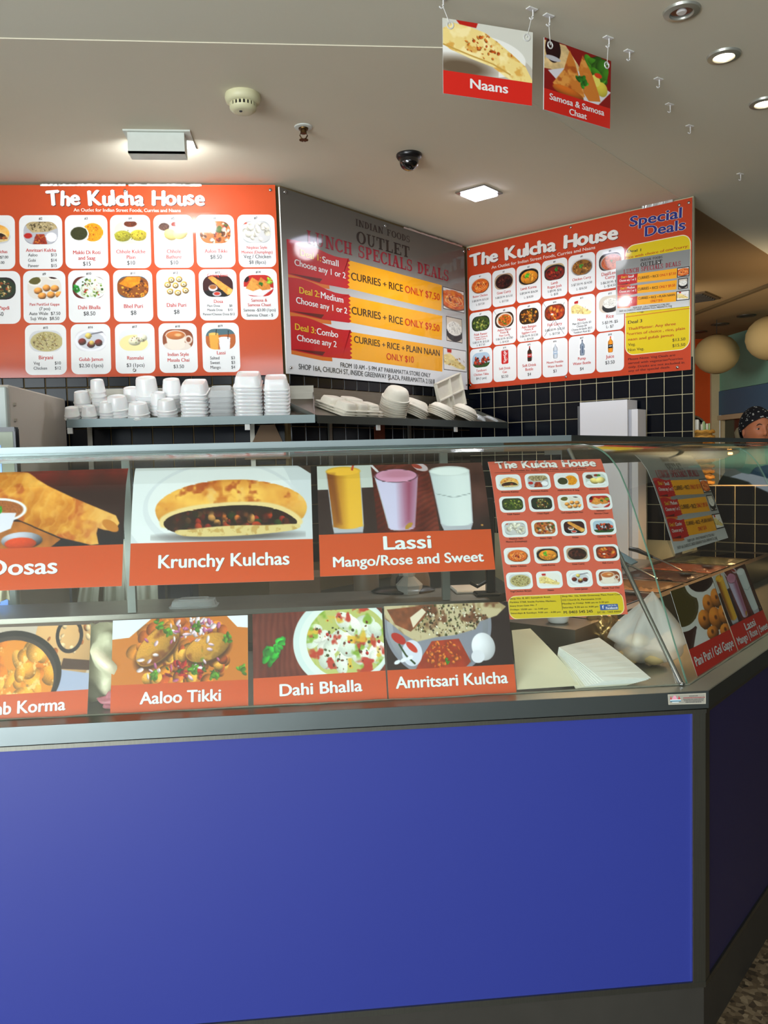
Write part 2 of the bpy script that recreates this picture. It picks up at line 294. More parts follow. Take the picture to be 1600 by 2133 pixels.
O = (226, 140, 50)
def dish(kind, w=60, h=44, seed=3):
    p = Pic(w, h, (225, 225, 222), seed); K = kind; one = np.ones((h, w))
    if K == 'butter': bowl(p, 0, (205, 120, 70), (222, 120, 40), [(236, 150, 60), (205, 90, 30)], rx=.6, ry=.42, n=10, swirl=(255, 225, 170)); p.blobs(5, .5, .5, .25, .15, .03, .06, [(150, 30, 10)])
    elif K == 'goat': p.a[:] = (190, 165, 140); bowl(p, 0, (60, 45, 40), (62, 24, 18), [(90, 35, 25), (45, 16, 12), (110, 55, 40)], rx=.56, ry=.4)
    elif K == 'korma': p.a[:] = (212, 190, 160); p.ell(.5, .5, .74, .5, (40, 34, 34)); p.ell(.52, .53, .6, .4, (232, 160, 50), hi=.3); p.blobs(14, .52, .55, .5, .3, .06, .13, [(240, 175, 70), (220, 140, 40)]); p.leaf(.42, .42, .18, (110, 200, 60), 10)
    elif K == 'josh': p.a[:] = (200, 180, 140); p.ell(.5, .55, .75, .48, (50, 40, 38)); p.ell(.5, .58, .64, .4, (130, 35, 20)); p.blobs(16, .5, .58, .5, .28, .08, .15, [(150, 45, 25), (110, 25, 15), (170, 60, 35)], hi=.9); p.leaf(.6, .35, .15)
    elif K == 'chcurry': bowl(p, 0, (190, 190, 195), (150, 105, 35), [(175, 120, 45), (120, 80, 25), (200, 150, 70)], (90, 160, 50), rx=.62, ry=.44)
    elif K == 'daal': p.a[:] = (60, 40, 35); bowl(p, 0, (180, 175, 170), (196, 96, 50), [(215, 120, 70), (170, 75, 35)], cx=.55, cy=.55, rx=.62, ry=.44, n=60, r=(.03, .05)); p.leaf(.55, .5, .08)
    elif K == 'palak': p.a[:] = (50, 62, 40); bowl(p, 0, (60, 70, 50), (72, 92, 30), [(130, 150, 60), (50, 70, 25), (190, 190, 100)], rx=.66, ry=.46, n=30, r=(.04, .09))
    elif K == 'matar': p.a[:] = (60, 40, 30); p.ell(.5, .5, .6, .45, (225, 215, 200)); p.ell(.52, .52, .5, .38, (205, 110, 40)); p.blobs(40, .52, .52, .42, .3, .04, .08, [(225, 150, 60), (190, 90, 30), (90, 130, 40)])
    elif K == 'baingan': p.a[:] = (50, 30, 25); p.blobs(60, .5, .5, .6, .42, .05, .11, [(190, 120, 40), (90, 50, 30), (215, 160, 70), (80, 90, 30)])
    elif K == 'fish': p.a[:] = (120, 70, 50); bowl(p, 0, (110, 60, 40), (185, 70, 25), [(205, 100, 35), (150, 50, 20), (225, 150, 60)], rx=.64, ry=.45, n=18, r=(.08, .16)); p.ell(.35, .6, .1, .06, (240, 225, 215))
    elif K == 'tikka': p.a[:] = (180, 200, 215); p.poly([(0, .75), (1, .7), (1, 1), (0, 1)], (50, 90, 40)); p.blobs(34, .5, .55, .6, .25, .07, .14, [(170, 55, 30), (120, 35, 20), (200, 85, 45), (70, 25, 15)], hi=.9)
    elif K == 'rice': p.a[:] = (215, 205, 190); p.ell(.5, .66, .5, .34, (40, 36, 38)); p.ell(.5, .45, .46, .3, (238, 236, 228)); p.blobs(60, .5, .42, .42, .25, .02, .04, [(250, 250, 245), (215, 210, 200)], el=(.3, .5))
    elif K == 'naan':
        p.a[:] = (232, 230, 226); p.poly([(.13, .02), (.33, .02), (.32, .18), (.15, .18)], (190, 35, 25)); p.poly([(0, .32), (.25, .2), (.55, .45), (.95, .78), (.9, .92), (.6, .88), (.3, .78), (0, .75)], (232, 214, 150), tex=.25)
        p.blobs(24, .45, .6, .6, .2, .01, .04, [(190, 130, 50), (205, 160, 80), (250, 240, 200)])
    elif K == 'amrit':
        p.a[:] = (170, 172, 180); p.ell(.5, .5, .75, .52, (190, 192, 198)); p.poly([(.02, .0), (.95, .0), (.97, .3), (.7, .45), (.25, .48), (.1, .3)], (186, 170, 130), tex=.4); p.blobs(60, .5, .22, .6, .2, .01, .035, [(90, 75, 40), (60, 50, 30), (220, 210, 180)])
        p.poly([(.35, .55), (.6, .55), (.68, 1), (.25, 1)], (165, 60, 30)); p.blobs(20, .47, .78, .25, .2, .03, .05, [(205, 120, 50), (150, 50, 25)]); p.ell(.8, .68, .22, .2, (240, 240, 245)); p.ell(.12, .62, .16, .12, (190, 40, 30))
    elif K == 'makki': p.a[:] = (228, 228, 230); p.ell(.68, .48, .42, .4, (230, 160, 25), tex=.2); p.blobs(22, .68, .48, .36, .32, .015, .04, [(190, 90, 20), (240, 190, 60)]); p.ell(.28, .55, .4, .36, (235, 235, 235)); p.ell(.28, .53, .35, .29, (70, 72, 35), tex=.2)
    elif K == 'chhkul': p.a[:] = (200, 205, 190); p.ell(.5, .14, .34, .2, (225, 225, 220)); p.ell(.5, .12, .28, .14, (110, 55, 30), tex=.5); p.ell(.25, .65, .36, .24, (170, 165, 60), tex=.3, hi=.3); p.ell(.75, .62, .36, .24, (190, 175, 60), tex=.3, hi=.3); p.blobs(20, .5, .6, .6, .2, .01, .03, [(110, 90, 30)])
    elif K == 'bathure': p.a[:] = (205, 212, 208); p.ell(.5, .75, .7, .24, (235, 238, 240)); p.ell(.2, .25, .24, .17, (100, 70, 55), tex=.6); p.ell(.55, .14, .16, .1, (150, 60, 45), tex=.5); p.leaf(.66, .18, .14); p.ell(.4, .6, .3, .24, (238, 218, 140), 25, hi=.5); p.ell(.72, .55, .33, .25, (242, 224, 150), -20, hi=.5)
    elif K == 'tikkis': p.a[:] = (190, 120, 60); p.blobs(60, .5, .5, .7, .5, .05, .13, [(120, 70, 30), (205, 130, 50), (90, 110, 40), (160, 60, 40), (225, 200, 180)])
    elif K == 'momo': p.a[:] = (175, 180, 180); p.ell(.5, .5, .75, .5, (205, 205, 205)); p.blobs(26, .52, .48, .6, .36, .1, .17, [(225, 222, 208), (212, 208, 192), (236, 232, 220)], hi=.4); p.ell(.12, .1, .1, .05, (190, 90, 70))
    elif K == 'papdi': p.a[:] = (45, 30, 35); p.ell(.5, .5, .7, .46, (40, 60, 35)); p.blobs(90, .5, .5, .52, .36, .02, .06, [(215, 180, 90), (170, 90, 40), (90, 120, 40), (235, 220, 170), (120, 60, 30)])
    elif K == 'pani': p.a[:] = (225, 222, 215); p.ell(.2, .18, .3, .24, (238, 236, 228)); p.ell(.2, .16, .25, .18, (110, 105, 50)); p.ell(.78, .0, .28, .16, (238, 236, 228)); p.ell(.78, -.02, .22, .12, (60, 20, 20)); [p.ell(x, y, .17, .15, (236, 168, 88), hi=.8) for x, y in ((.3, .62), (.55, .5), (.8, .52), (.42, .85), (.68, .8), (.93, .8))]
    elif K == 'dahibh': p.a[:] = (110, 45, 30); p.ell(.55, .5, .68, .52, (225, 235, 230)); p.blobs(22, .56, .5, .5, .36, .1, .17, [(235, 238, 225), (220, 228, 205)], hi=.15); p.blobs(40, .56, .5, .52, .4, .02, .06, [(120, 160, 40), (190, 50, 40), (180, 190, 90), (60, 100, 30)]); p.leaf(.1, .55, .2, (40, 150, 50), 8)
    elif K == 'bhel': p.a[:] = (90, 110, 130); p.ell(.5, .5, .75, .5, (150, 90, 30)); p.blobs(80, .55, .55, .58, .42, .03, .08, [(215, 140, 30), (150, 80, 25), (90, 45, 25), (235, 180, 60)]); p.poly([(.05, .35), (.3, .05), (.75, .05), (.7, .35), (.4, .55)], (228, 150, 25), tex=.35)
    elif K == 'dahipuri': p.a[:] = (225, 225, 225); p.ell(.5, .5, .7, .5, (235, 236, 240)); [p.ell(x, y, .15, .14, (205, 165, 80), hi=.7) or p.ell(x, y, .09, .07, (240, 235, 210), hi=.3) or p.ell(x, y, .03, .03, (110, 90, 40)) for x, y in ((.35, .2), (.6, .17), (.22, .42), (.48, .45), (.75, .4), (.3, .72), (.55, .78), (.8, .68))]
    elif K == 'dosa': p.a[:] = (70, 20, 22); p.ell(.5, .95, .9, .3, (30, 22, 26)); p.poly([(.16, .12), (.3, .02), (.98, .66), (.93, .86), (.8, .9)], (226, 165, 80), tex=.3); p.poly([(.8, .6), (.98, .66), (.93, .86), (.8, .9)], (236, 190, 110)); p.ell(.32, .58, .2, .15, (232, 232, 235)); p.ell(.32, .54, .16, .1, (170, 110, 60)); p.ell(.45, .85, .2, .11, (200, 200, 205)); p.ell(.45, .84, .14, .07, (200, 60, 35))
    elif K == 'samosa': p.a[:] = (190, 45, 35); p.poly([(0, .55), (.7, .5), (1, .62), (.6, 1), (0, .9)], (225, 222, 225)); p.poly([(.05, .62), (.28, .12), (.5, .3), (.6, .62), (.3, .75)], (222, 160, 80), tex=.3); p.poly([(.4, .45), (.58, .12), (.86, .4), (.9, .66), (.6, .72)], (212, 145, 65), tex=.3); p.leaf(.6, .42, .12); p.leaf(.88, .28, .2, (150, 180, 60)); p.ell(.08, .18, .14, .16, (60, 15, 20))
    elif K == 'biryani': p.a[:] = (210, 212, 215); p.ell(.52, .52, .68, .46, (190, 180, 130)); p.blobs(130, .52, .52, .58, .4, .02, .05, [(215, 200, 140), (150, 120, 70), (230, 220, 180), (110, 90, 50), (170, 150, 60)], el=(.25, .6))
    elif K == 'gulab': p.a[:] = (222, 222, 225); p.ell(.5, .5, .7, .5, (235, 236, 240)); p.ell(.5, .5, .58, .4, (205, 208, 215)); [p.ell(x, y, .17, .16, (125, 38, 25), hi=1) for x, y in ((.22, .55), (.5, .68), (.74, .6))]; p.ell(.42, .28, .14, .14, (226, 205, 120), hi=.6); p.ell(.52, .6, .12, .1, (220, 195, 110), hi=.5); p.line([(.5, .2), (.95, .08)], .06, (120, 120, 130))
    elif K == 'rasmalai': p.a[:] = (226, 228, 230); p.ell(.45, .65, .62, .4, (236, 226, 170)); p.ell(.48, .55, .28, .2, (238, 234, 205), hi=.5); p.ell(.7, .4, .25, .18, (242, 240, 215), hi=.5); p.blobs(16, .58, .5, .3, .18, .01, .03, [(110, 130, 60), (140, 60, 50)])
    elif K == 'chai': p.a[:] = (150, 85, 50); p.ell(.45, .85, .65, .26, (225, 215, 205)); p.poly([(.1, .3), (.74, .3), (.7, .85), (.55, .97), (.3, .97), (.15, .85)], (232, 222, 210)); p.ell(.84, .5, .17, .2, (225, 212, 200)); p.ell(.84, .5, .1, .12, (150, 85, 50)); p.ell(.42, .3, .46, .24, (235, 225, 215)); p.ell(.42, .3, .42, .2, (205, 130, 70), hi=.2); p.ell(.5, .28, .14, .07, (235, 190, 140), soft=.8)
    elif K == 'lassi2': p.a[:] = (190, 110, 50); p.poly([(0, 0), (1, 0), (1, .25), (0, .35)], (90, 120, 130)); p.poly([(.1, .25), (.42, .25), (.4, 1), (.14, 1)], (228, 176, 80)); p.poly([(.42, .45), (.82, .45), (.78, 1), (.46, 1)], (232, 232, 236)); p.ell(.26, .25, .22, .06, (240, 200, 110)); p.ell(.62, .45, .27, .06, (246, 246, 250)); p.line([(.76, .1), (.74, .5)], .03, (20, 20, 20)); p.line([(.36, 0), (.34, .3)], .03, (20, 20, 20))
    elif K == 'krunch':
        p.a[:] = (228, 230, 232); p.ell(.5, .72, .72, .25, (205, 208, 212)); krunch(p)
    elif K in ('can', 'cola', 'water', 'pump', 'juice'):
        p.a[:] = (244, 244, 244)
        if K == 'can':
            p.poly([(.1, .06), (.9, .06), (.96, .12), (.96, .9), (.88, .98), (.12, .98), (.04, .9), (.04, .12)], (200, 28, 30)); p.poly([(.14, .02), (.86, .02), (.94, .1), (.06, .1)], (190, 190, 195)); p.line([(.3, .9), (.7, .72), (.4, .5), (.72, .3), (.5, .14)], .035, (240, 240, 240)); p.line([(.55, .9), (.85, .68), (.6, .48), (.85, .25)], .02, (240, 240, 240))
        else:
            c = dict(cola=(50, 20, 18), water=(205, 214, 222), pump=(150, 165, 180), juice=(238, 160, 30))[K]; t = dict(cola=(180, 30, 30), water=(225, 230, 235), pump=(40, 60, 90), juice=(225, 60, 30))[K]
            p.poly([(.38, .0), (.62, .0), (.62, .12), (.38, .12)], t)
            p.poly([(.4, .1), (.6, .1), (.66, .2), (.9, .32), (.92, .5), (.8, .58), (.92, .68), (.9, .95), (.75, 1), (.25, 1), (.1, .95), (.08, .68), (.2, .58), (.08, .5), (.1, .32), (.34, .2)], [v * .8 for v in c]); p.poly([(.44, .12), (.56, .12), (.6, .24), (.78, .34), (.78, .96), (.3, .96), (.28, .34)], c)
            if K != 'pump': p.poly([(.1, .5), (.9, .5), (.9, .72), (.1, .72)], dict(cola=(190, 30, 30), water=(170, 190, 210), juice=(30, 35, 40))[K]); p.line([(.25, .6), (.75, .6)], .05, (235, 235, 235))
            else: p.line([(.55, .4), (.55, .85)], .06, (50, 70, 110))
    return p

def krunch(p, cx=.5, cy=.5, S=1.0):
    """a split stuffed bread on a white plate"""
    def q(pts):
        P = [(cx + (x - .5) * S, cy + (y - .5) * S) for x, y in pts]
        for _ in range(2): P = [(a[0] * k + b[0] * (1 - k), a[1] * k + b[1] * (1 - k)) for a, b in zip(P, P[1:] + P[:1]) for k in (.75, .25)]
        return P
    top = q([(.08, .62), (.07, .48), (.12, .34), (.22, .22), (.36, .14), (.52, .11), (.68, .14), (.82, .22), (.92, .34), (.96, .5), (.94, .66), (.88, .76), (.82, .8), (.2, .82), (.12, .74)])
    m = p.pmask(top, 1.5); n = p.noise(5); base = np.array((226, 176, 88.)); p.a += ((base + (n - .5)[..., None] * np.array((30, 60, 50))) * (1.06 - .35 * np.clip((p.Y - .5) * 1.2, 0, 1))[..., None] - p.a) * m[..., None]
    edge = np.clip(1 - (p.Y - (cy - .36 * S)) / (.14 * S), 0, 1); p.put(m * edge * .5, (205, 130, 45))
    for c, f in (((196, 112, 38), 4), ((176, 80, 28), 7), ((240, 206, 140), 5)):
        p.put(m * np.clip((p.noise(f) - .58) * 6, 0, .75) * np.clip((.6 * S + cy - .5 - p.Y + .0) * 5, 0, 1), c)
    p.poly(q([(.09, .66), (.14, .57), (.24, .49), (.38, .45), (.55, .43), (.7, .44), (.8, .49), (.89, .6), (.94, .74), (.88, .8), (.12, .82)]), (236, 214, 160), 3)
    fm = p.pmask(q([(.12, .68), (.17, .6), (.27, .54), (.4, .5), (.54, .48), (.66, .49), (.76, .53), (.85, .62), (.91, .74), (.84, .8), (.66, .81), (.5, .83), (.34, .84), (.2, .85), (.13, .77)]), 1.2)
    p.put(fm, (52, 28, 20))
    s = p
    for _ in range(int(90)):
        x = cx + (s.r.uniform(.17, .88) - .5) * S; y = cy + (s.r.uniform(.56, .82) - .5) * S; R = s.r.uniform(.02, .055) * S
        s.ell(x, y, R * 1.2, R, [(176, 70, 34), (214, 130, 60), (60, 74, 36), (100, 34, 24), (200, 150, 90), (90, 45, 30), (156, 50, 30)][s.r.randint(7)], s.r.rand() * 90, hi=.6, m=fm)
    p.put(fm * np.clip((p.noise(7) - .42) * 4, 0, .75), (56, 30, 20)); p.put(fm * np.clip((cy + .12 * S - p.Y) * 12, 0, .8), (46, 26, 18))
    lm = p.pmask(q([(.18, .8), (.3, .79), (.42, .765), (.58, .755), (.72, .765), (.86, .75), (.92, .76), (.9, .84), (.6, .9), (.3, .9), (.2, .87)]), 1.5); p.put(lm, (226, 206, 150)); p.put(lm * np.clip((p.noise(14) - .55) * 5, 0, .6), (190, 150, 80))

def glass(p, x0, x1, y0, y1, c, c2, taper=.15, foot=.1, tilt=0):
    """tall drink: x0..x1 rim, y0 rim height, y1 foot"""
    cx = (x0 + x1) / 2; w = (x1 - x0) / 2; cb = cx + tilt; hy = .07
    m = p.pmask([(x0, y0), (x1, y0), (cb + w * (1 - taper), y1 - foot), (cb + w * (1 - taper * 1.6), y1), (cb - w * (1 - taper * 1.6), y1), (cb - w * (1 - taper), y1 - foot)], 1.5)
    p.put(m, (190, 192, 200))
    u = np.clip(((p.X / p.asp) - (cx - w)) / (2 * w), 0, 1)
    m2 = p.pmask([(x0 + .005, y0), (x1 - .005, y0), (cb + w * (1 - taper) - .006, y1 - foot), (cb - w * (1 - taper) + .006, y1 - foot)], 1.5)
    m2 = np.maximum(m2, p.emask(cb, y1 - foot, w * (1 - taper) * p.asp * .95, .04))
    col = np.array(c2, float) + (np.array(c, float) - np.array(c2, float)) * np.clip(u * 1.6 if sum(c) > sum(c2) else 0, 0, 1)[..., None]
    p.a += (col - p.a) * m2[..., None]
    p.ell(cx, y0, w * p.asp, hy, [min(255, v * .96) for v in c]); p.ell(cx, y0 + .008, w * p.asp * .93, hy * .8, [min(255, v * 1.05) for v in c])

def big(kind, w, h):
    if kind == 'Dosas':            # the left third runs out of the photograph
        ws = int(w * .694); q = Pic(w, h, (60, 26, 24), 11); s_ = big('DosaArt', ws, h); q.a = np.hstack([s_.a[:, :w - ws][:, ::-1], s_.a]); return q
    p = Pic(w, h, (230, 232, 234), 11)
    one = np.ones((h, w))
    if kind == 'Krunchy Kulchas':
        p.put(one, (214, 218, 222)); p.ell(.42, .45, 1.1, .9, (228, 231, 233)); p.ell(.5, .55, 1.02, .62, (218, 221, 225)); p.ell(.5, .52, .96, .55, (230, 232, 233)); p.ell(.53, .93, .84, .06, (120, 115, 115), soft=.8)
        krunch(p, .535, .55, .96); p.poly([(.92, 0), (1, 0), (1, .12)], (70, 50, 40))
    elif kind == 'DosaArt':
        p.put(one, (60, 26, 24)); n = p.noise(5)
        p.put(np.clip(1 - p.Y * 3.2, 0, 1) * (.5 + n), (140, 40, 26)); p.put(np.clip((p.Y - .6) * 3, 0, 1) * .8, (26, 24, 40))
        D = [(-.3, -.06), (.2, .02), (.38, .2), (.6, .38), (.93, .62), (.96, .72), (.92, .82), (.84, .8), (.79, .77), (.78, .84), (.8, .98), (.74, .99), (.5, .88), (.2, .66), (.0, .5), (-.3, .3)]
        m = p.pmask(D, 1.5); q = p.noise(6, 4); d = ((p.X / p.asp) * .55 - p.Y * .83)
        p.a += (np.array((224, 160, 66.)) + (q - .5)[..., None] * np.array((60, 90, 80)) + (np.clip(d + .15, -.3, .3) * 60)[..., None] - p.a) * m[..., None]
        p.put(m * np.clip((p.noise(4) - .6) * 7, 0, .7), (190, 96, 36)); p.put(m * np.clip((np.sin((p.X + p.Y * .5 + q * .3) * 40) - .5), 0, .3), (236, 190, 110)); p.put(m * np.clip((p.X / p.asp - .62) * 3, 0, .6), (238, 200, 130))
        p.ell(.89, .75, .12, .06, (205, 140, 60), 35); p.poly([(-.05, .62), (.18, .66), (.5, .9), (.42, 1), (-.05, 1)], (186, 120, 52), tex=.3)
        p.ell(-.01, .5, .36, .16, (238, 238, 242)); p.ell(-.01, .5, .32, .13, (176, 110, 60), tex=.2); p.poly([(-.1, .52), (.14, .54), (.1, .74), (.0, .8), (-.1, .8)], (226, 224, 236)); p.leaf(-.0, .5, .06)
        p.ell(.19, .9, .26, .11, (176, 178, 190), hi=.9); p.ell(.18, .94, .2, .08, (214, 84, 40), hi=.3, tex=.1)
    elif kind == 'Lassi':
        p.put(one, (62, 40, 38)); p.poly([(0, 0), (.32, 0), (.33, .34), (0, .36)], (206, 210, 206))
        w_ = p.pmask([(.32, 0), (.665, 0), (.7, 1), (.335, 1)]); n = p.noise(4); g = np.sin((p.X * .5 + p.Y * 1.2) * 70 + n * 9)
        p.a += (np.array((112, 44, 28.)) + g[..., None] * np.array((12, 6, 5)) + (n - .5)[..., None] * 70 - p.a) * w_[..., None]
        r = p.pmask([(.66, 0), (1, 0), (1, 1), (.7, 1)]); p.a += (np.array((84, 48, 40.)) + (n - .5)[..., None] * 60 - p.a) * r[..., None]; p.put(r * np.clip((p.Y - .6) * 2, 0, .8), (40, 26, 26))
        glass(p, .05, .255, .09, .98, (236, 192, 70), (150, 86, 20), .12, .1, .015); p.put(p.pmask([(.06, .12), (.1, .12), (.13, .85), (.1, .85)], 8) * .5, (120, 60, 20)); p.line([(.215, 0), (.205, .08)], .03, (200, 80, 50))
        p.line([(.32, .0), (.37, .14)], .035, (225, 220, 225)); glass(p, .335, .6, .18, .97, (222, 204, 226), (214, 208, 232), .4, .04, .01); p.put(p.pmask([(.59, .2), (.5, .2), (.49, .9), (.55, .9)], 26) * .75, (150, 50, 80)); p.ell(.468, .175, .13 * p.asp, .105, (60, 30, 40)); p.ell(.468, .175, .125 * p.asp, .098, (218, 164, 190)); p.ell(.48, .16, .2, .06, (206, 146, 170), soft=.8); p.ell(.52, .91, .07, .03, (190, 150, 60), -35)
        p.ell(.62, .05, .12, .06, (205, 190, 195), 20); p.ell(.6, .04, .08, .03, (170, 70, 50), 20)
        glass(p, .67, .915, .12, .99, (226, 232, 232), (205, 214, 216), .22, .1, .01); p.line([(.695, .46), (.8, .52), (.9, .47)], .012, (170, 180, 182)); p.ell(.95, .93, .02, .015, (220, 170, 90))
    elif kind == 'Korma':
        p.put(one, (205, 190, 175)); p.ell(.8, .3, .5, .7, (222, 180, 130), hi=.2); p.blobs(18, .85, .3, .4, .4, .02, .06, [(180, 110, 60), (235, 205, 165)]); p.poly([(.6, .6), (1, .75), (1, 1), (.55, 1)], (176, 182, 205)); p.poly([(.8, .5), (1, .55), (1, .7), (.78, .66)], (90, 60, 50))
        p.ell(.42, .72, .84, .66, (34, 30, 34)); p.ell(.42, .74, .76, .6, (70, 60, 60)); m = p.emask(.42, .8, .71, .6); p.put(m, (226, 150, 50)); p.blobs(40, .42, .7, .66, .5, .08, .2, [(236, 168, 66), (214, 132, 40), (240, 180, 90)], m=m); p.put(m * np.clip((p.noise(12) - .62) * 6, 0, .8), (245, 215, 150)); p.leaf(.18, .55, .26, (130, 200, 60), 16)
        for t in np.linspace(0, 6.283, 60): p.ell(.84 + .09 * math.cos(t) / 1, .16 + .24 * math.sin(t), .03, .03, (50, 44, 50))
    elif kind == 'Aaloo':
        p.put(one, (206, 132, 50)); p.blobs(70, .5, .4, .85, .4, .07, .13, [(222, 150, 56), (214, 136, 50), (196, 110, 40)], hi=.5); p.poly([(0, 0), (.28, 0), (.12, .28), (0, .3)], (225, 232, 240)); p.poly([(.84, 0), (1, 0), (1, .2), (.92, .18)], (230, 234, 240))
        p.blobs(60, .5, .75, .75, .3, .07, .13, [(226, 150, 40), (214, 130, 50), (196, 96, 40), (232, 176, 80)], hi=.7)
        for cx, cy, rx, ry, ro in ((.33, .42, .42, .22, -38), (.7, .48, .38, .2, -18)):
            p.ell(cx, cy + .05, rx + .02, ry + .02, (96, 58, 24), ro, soft=.25); p.ell(cx, cy, rx, ry, (206, 156, 66), ro, hi=.35, tex=.12); m = p.emask(cx, cy, rx * .96, ry * .94, ro); p.put(m * np.clip((p.noise(5) - .52) * 4, 0, .7), (120, 58, 24)); p.put(m * np.clip((p.noise(8) - .6) * 6, 0, .8), (206, 160, 70)); p.put(m * np.clip((p.noise(6) - .66) * 7, 0, .8), (110, 140, 50))
        p.blobs(50, .6, .16, .45, .14, .03, .06, [(226, 206, 218), (196, 120, 160), (236, 222, 228)], el=(.35, .7)); p.blobs(30, .5, .6, .8, .4, .03, .07, [(226, 200, 215), (190, 110, 150), (236, 220, 225)], el=(.3, .6)); p.blobs(30, .55, .82, .5, .14, .02, .07, [(190, 50, 50), (130, 30, 50), (70, 110, 40)], el=(.3, .8))
        for x, y in ((.33, .1), (.62, .15), (.85, .35), (.6, .8), (.75, .9), (.3, .88), (.95, .85), (.4, .2)): p.leaf(x, y, .09, (100, 150, 50), 8)
    elif kind == 'Dahi':
        n = p.noise(3); g = np.sin(p.X * 60 + n * 8); p.a[:] = np.array((120, 48, 34.)) + g[..., None] * 8 + (n - .5)[..., None] * 40
        p.ell(.68, .5, .86, .72, (214, 226, 226)); p.ell(.7, .5, .8, .66, (226, 234, 230)); m = p.emask(.72, .5, .72, .58)
        p.put(m, (196, 200, 130)); p.blobs(34, .72, .5, .66, .46, .09, .19, [(232, 236, 226), (226, 232, 222), (240, 240, 232)], hi=.16, m=m, tex=.05); p.put(m * np.clip((p.noise(5) - .57) * 7, 0, .9), (140, 176, 60)); p.put(m * np.clip((p.noise(6) - .62) * 8, 0, .9), (196, 60, 44)); p.put(m * np.clip((p.noise(6) - .64) * 8, 0, .9), (226, 190, 70))
        p.blobs(60, .72, .5, .62, .44, .008, .03, [(196, 40, 40), (80, 90, 40), (120, 60, 30)], m=m); p.leaf(.12, .64, .17, (50, 170, 60), 16); p.leaf(.2, .5, .13, (60, 180, 70), 12)
    elif kind == 'Amrit':
        p.put(one, (50, 26, 28)); p.ell(.42, .3, .98, .85, (150, 152, 164)); p.ell(.42, .3, .92, .8, (178, 180, 190), hi=.3); p.ell(.42, .3, .82, .72, (150, 152, 165))
        B = [(0, 0), (.92, 0), (.98, .08), (.9, .22), (.76, .3), (.72, .42), (.55, .5), (.4, .52), (.24, .58), (.14, .45), (.06, .3), (0, .2)]
        m = p.pmask(B, 1.5); p.put(m, (206, 192, 160)); p.put(m * np.clip((p.noise(6) - .5) * 5, 0, .7), (170, 150, 110)); p.put(m * np.clip((p.noise(4) - .6) * 7, 0, .8), (110, 60, 34)); p.blobs(260, .5, .25, .75, .26, .006, .024, [(70, 55, 34), (110, 80, 44), (236, 228, 210), (90, 96, 50)], m=m); p.poly([(.02, .06), (.3, .02), (.32, .2), (.2, .42), (.08, .3)], (150, 90, 56), tex=.5); p.poly([(.2, .2), (.3, .06), (.33, .12), (.22, .36)], (232, 220, 200))
        p.poly([(.36, .58), (.58, .56), (.66, .92), (.62, 1), (.22, 1), (.28, .8)], (170, 64, 30), tex=.3); q = p.pmask([(.36, .58), (.58, .56), (.66, .92), (.62, 1), (.22, 1), (.28, .8)]); p.blobs(60, .45, .8, .32, .22, .02, .035, [(226, 140, 60), (200, 100, 40)], m=q); p.leaf(.47, .9, .05)
        p.ell(.77, .7, .21, .22, (232, 232, 238), -30, hi=.25); p.ell(.72, .85, .12, .1, (226, 226, 234)); p.ell(.2, .75, .18, .2, (220, 222, 235)); p.ell(.1, .52, .14, .07, (190, 50, 36), 30); p.ell(.2, .66, .12, .05, (205, 70, 44), 40); p.line([(.1, .6), (.15, .78), (.22, .92)], .03, (50, 80, 40)); [p.ell(.08 + .05 * i, .88 - .03 * i, .06, .03, (236, 238, 244), -20) for i in range(3)]
    elif kind == 'Pani':
        p.put(one, (216, 214, 208)); p.ell(.75, .8, .9, .75, (238, 238, 236)); p.poly([(-.1, .5), (.2, .6), (.3, .72), (.1, 1), (-.1, 1)], (80, 40, 30))
        p.ell(.12, .3, .45, .42, (236, 236, 232)); p.ell(.12, .28, .38, .36, (96, 84, 24), tex=.1); p.ell(.72, .02, .4, .3, (236, 236, 232)); p.ell(.72, -.02, .32, .22, (56, 26, 20), tex=.2)
        for x, y, a, b in ((.72, .45, .14, .18), (.95, .4, .14, .18), (.52, .66, .15, .17), (.78, .72, .16, .2), (1.0, .72, .14, .18), (.6, .92, .14, .12), (.9, .98, .14, .12)):
            p.ell(x, y, a, b, (230, 150, 60), hi=.9, tex=.05); p.ell(x, y - .02, .03, .035, (120, 66, 26), soft=.9)
    elif kind == 'Naans':
        p.put(one, (214, 214, 204)); p.ell(.45, .9, 1.0, .5, (196, 190, 178)); p.ell(.4, .62, .9, .4, (236, 236, 230)); p.poly([(.14, 0), (.38, 0), (.36, .1), (.18, .08)], (190, 40, 26)); p.ell(.2, .9, .6, .2, (120, 104, 84), soft=.9)
        N = [(0, .2), (.1, .06), (.3, .1), (.45, .16), (.6, .3), (.75, .48), (.92, .7), (1, .95), (1, 1.1), (.9, 1.1), (.7, .96), (.55, .8), (.3, .7), (.08, .58), (0, .5)]
        m = p.pmask(N, 1.5); p.put(m, (238, 218, 150)); p.put(m * np.clip((p.noise(5) - .5) * 4, 0, .6), (250, 240, 196)); p.put(m * np.clip((p.noise(6) - .6) * 6, 0, .7), (214, 160, 70)); p.blobs(40, .5, .42, .5, .25, .01, .04, [(196, 100, 34), (214, 140, 60)], m=m); p.line([(0, .5), (.3, .64), (.55, .74), (.75, .9)], .03, (205, 170, 90))
    elif kind == 'Samosa':
        p.put(one, (150, 30, 26)); p.poly([(0, .05), (.3, .02), (.6, .5), (0, .6)], (226, 200, 150), tex=.3); p.ell(.12, .18, .15, .26, (60, 14, 20), hi=.4); p.ell(.12, .36, .15, .05, (200, 200, 205)); p.poly([(.05, .62), (.4, .4), (1, .66), (.78, 1.05), (.4, 1)], (224, 222, 226)); p.leaf(.78, .3, .3, (80, 140, 40), 26)
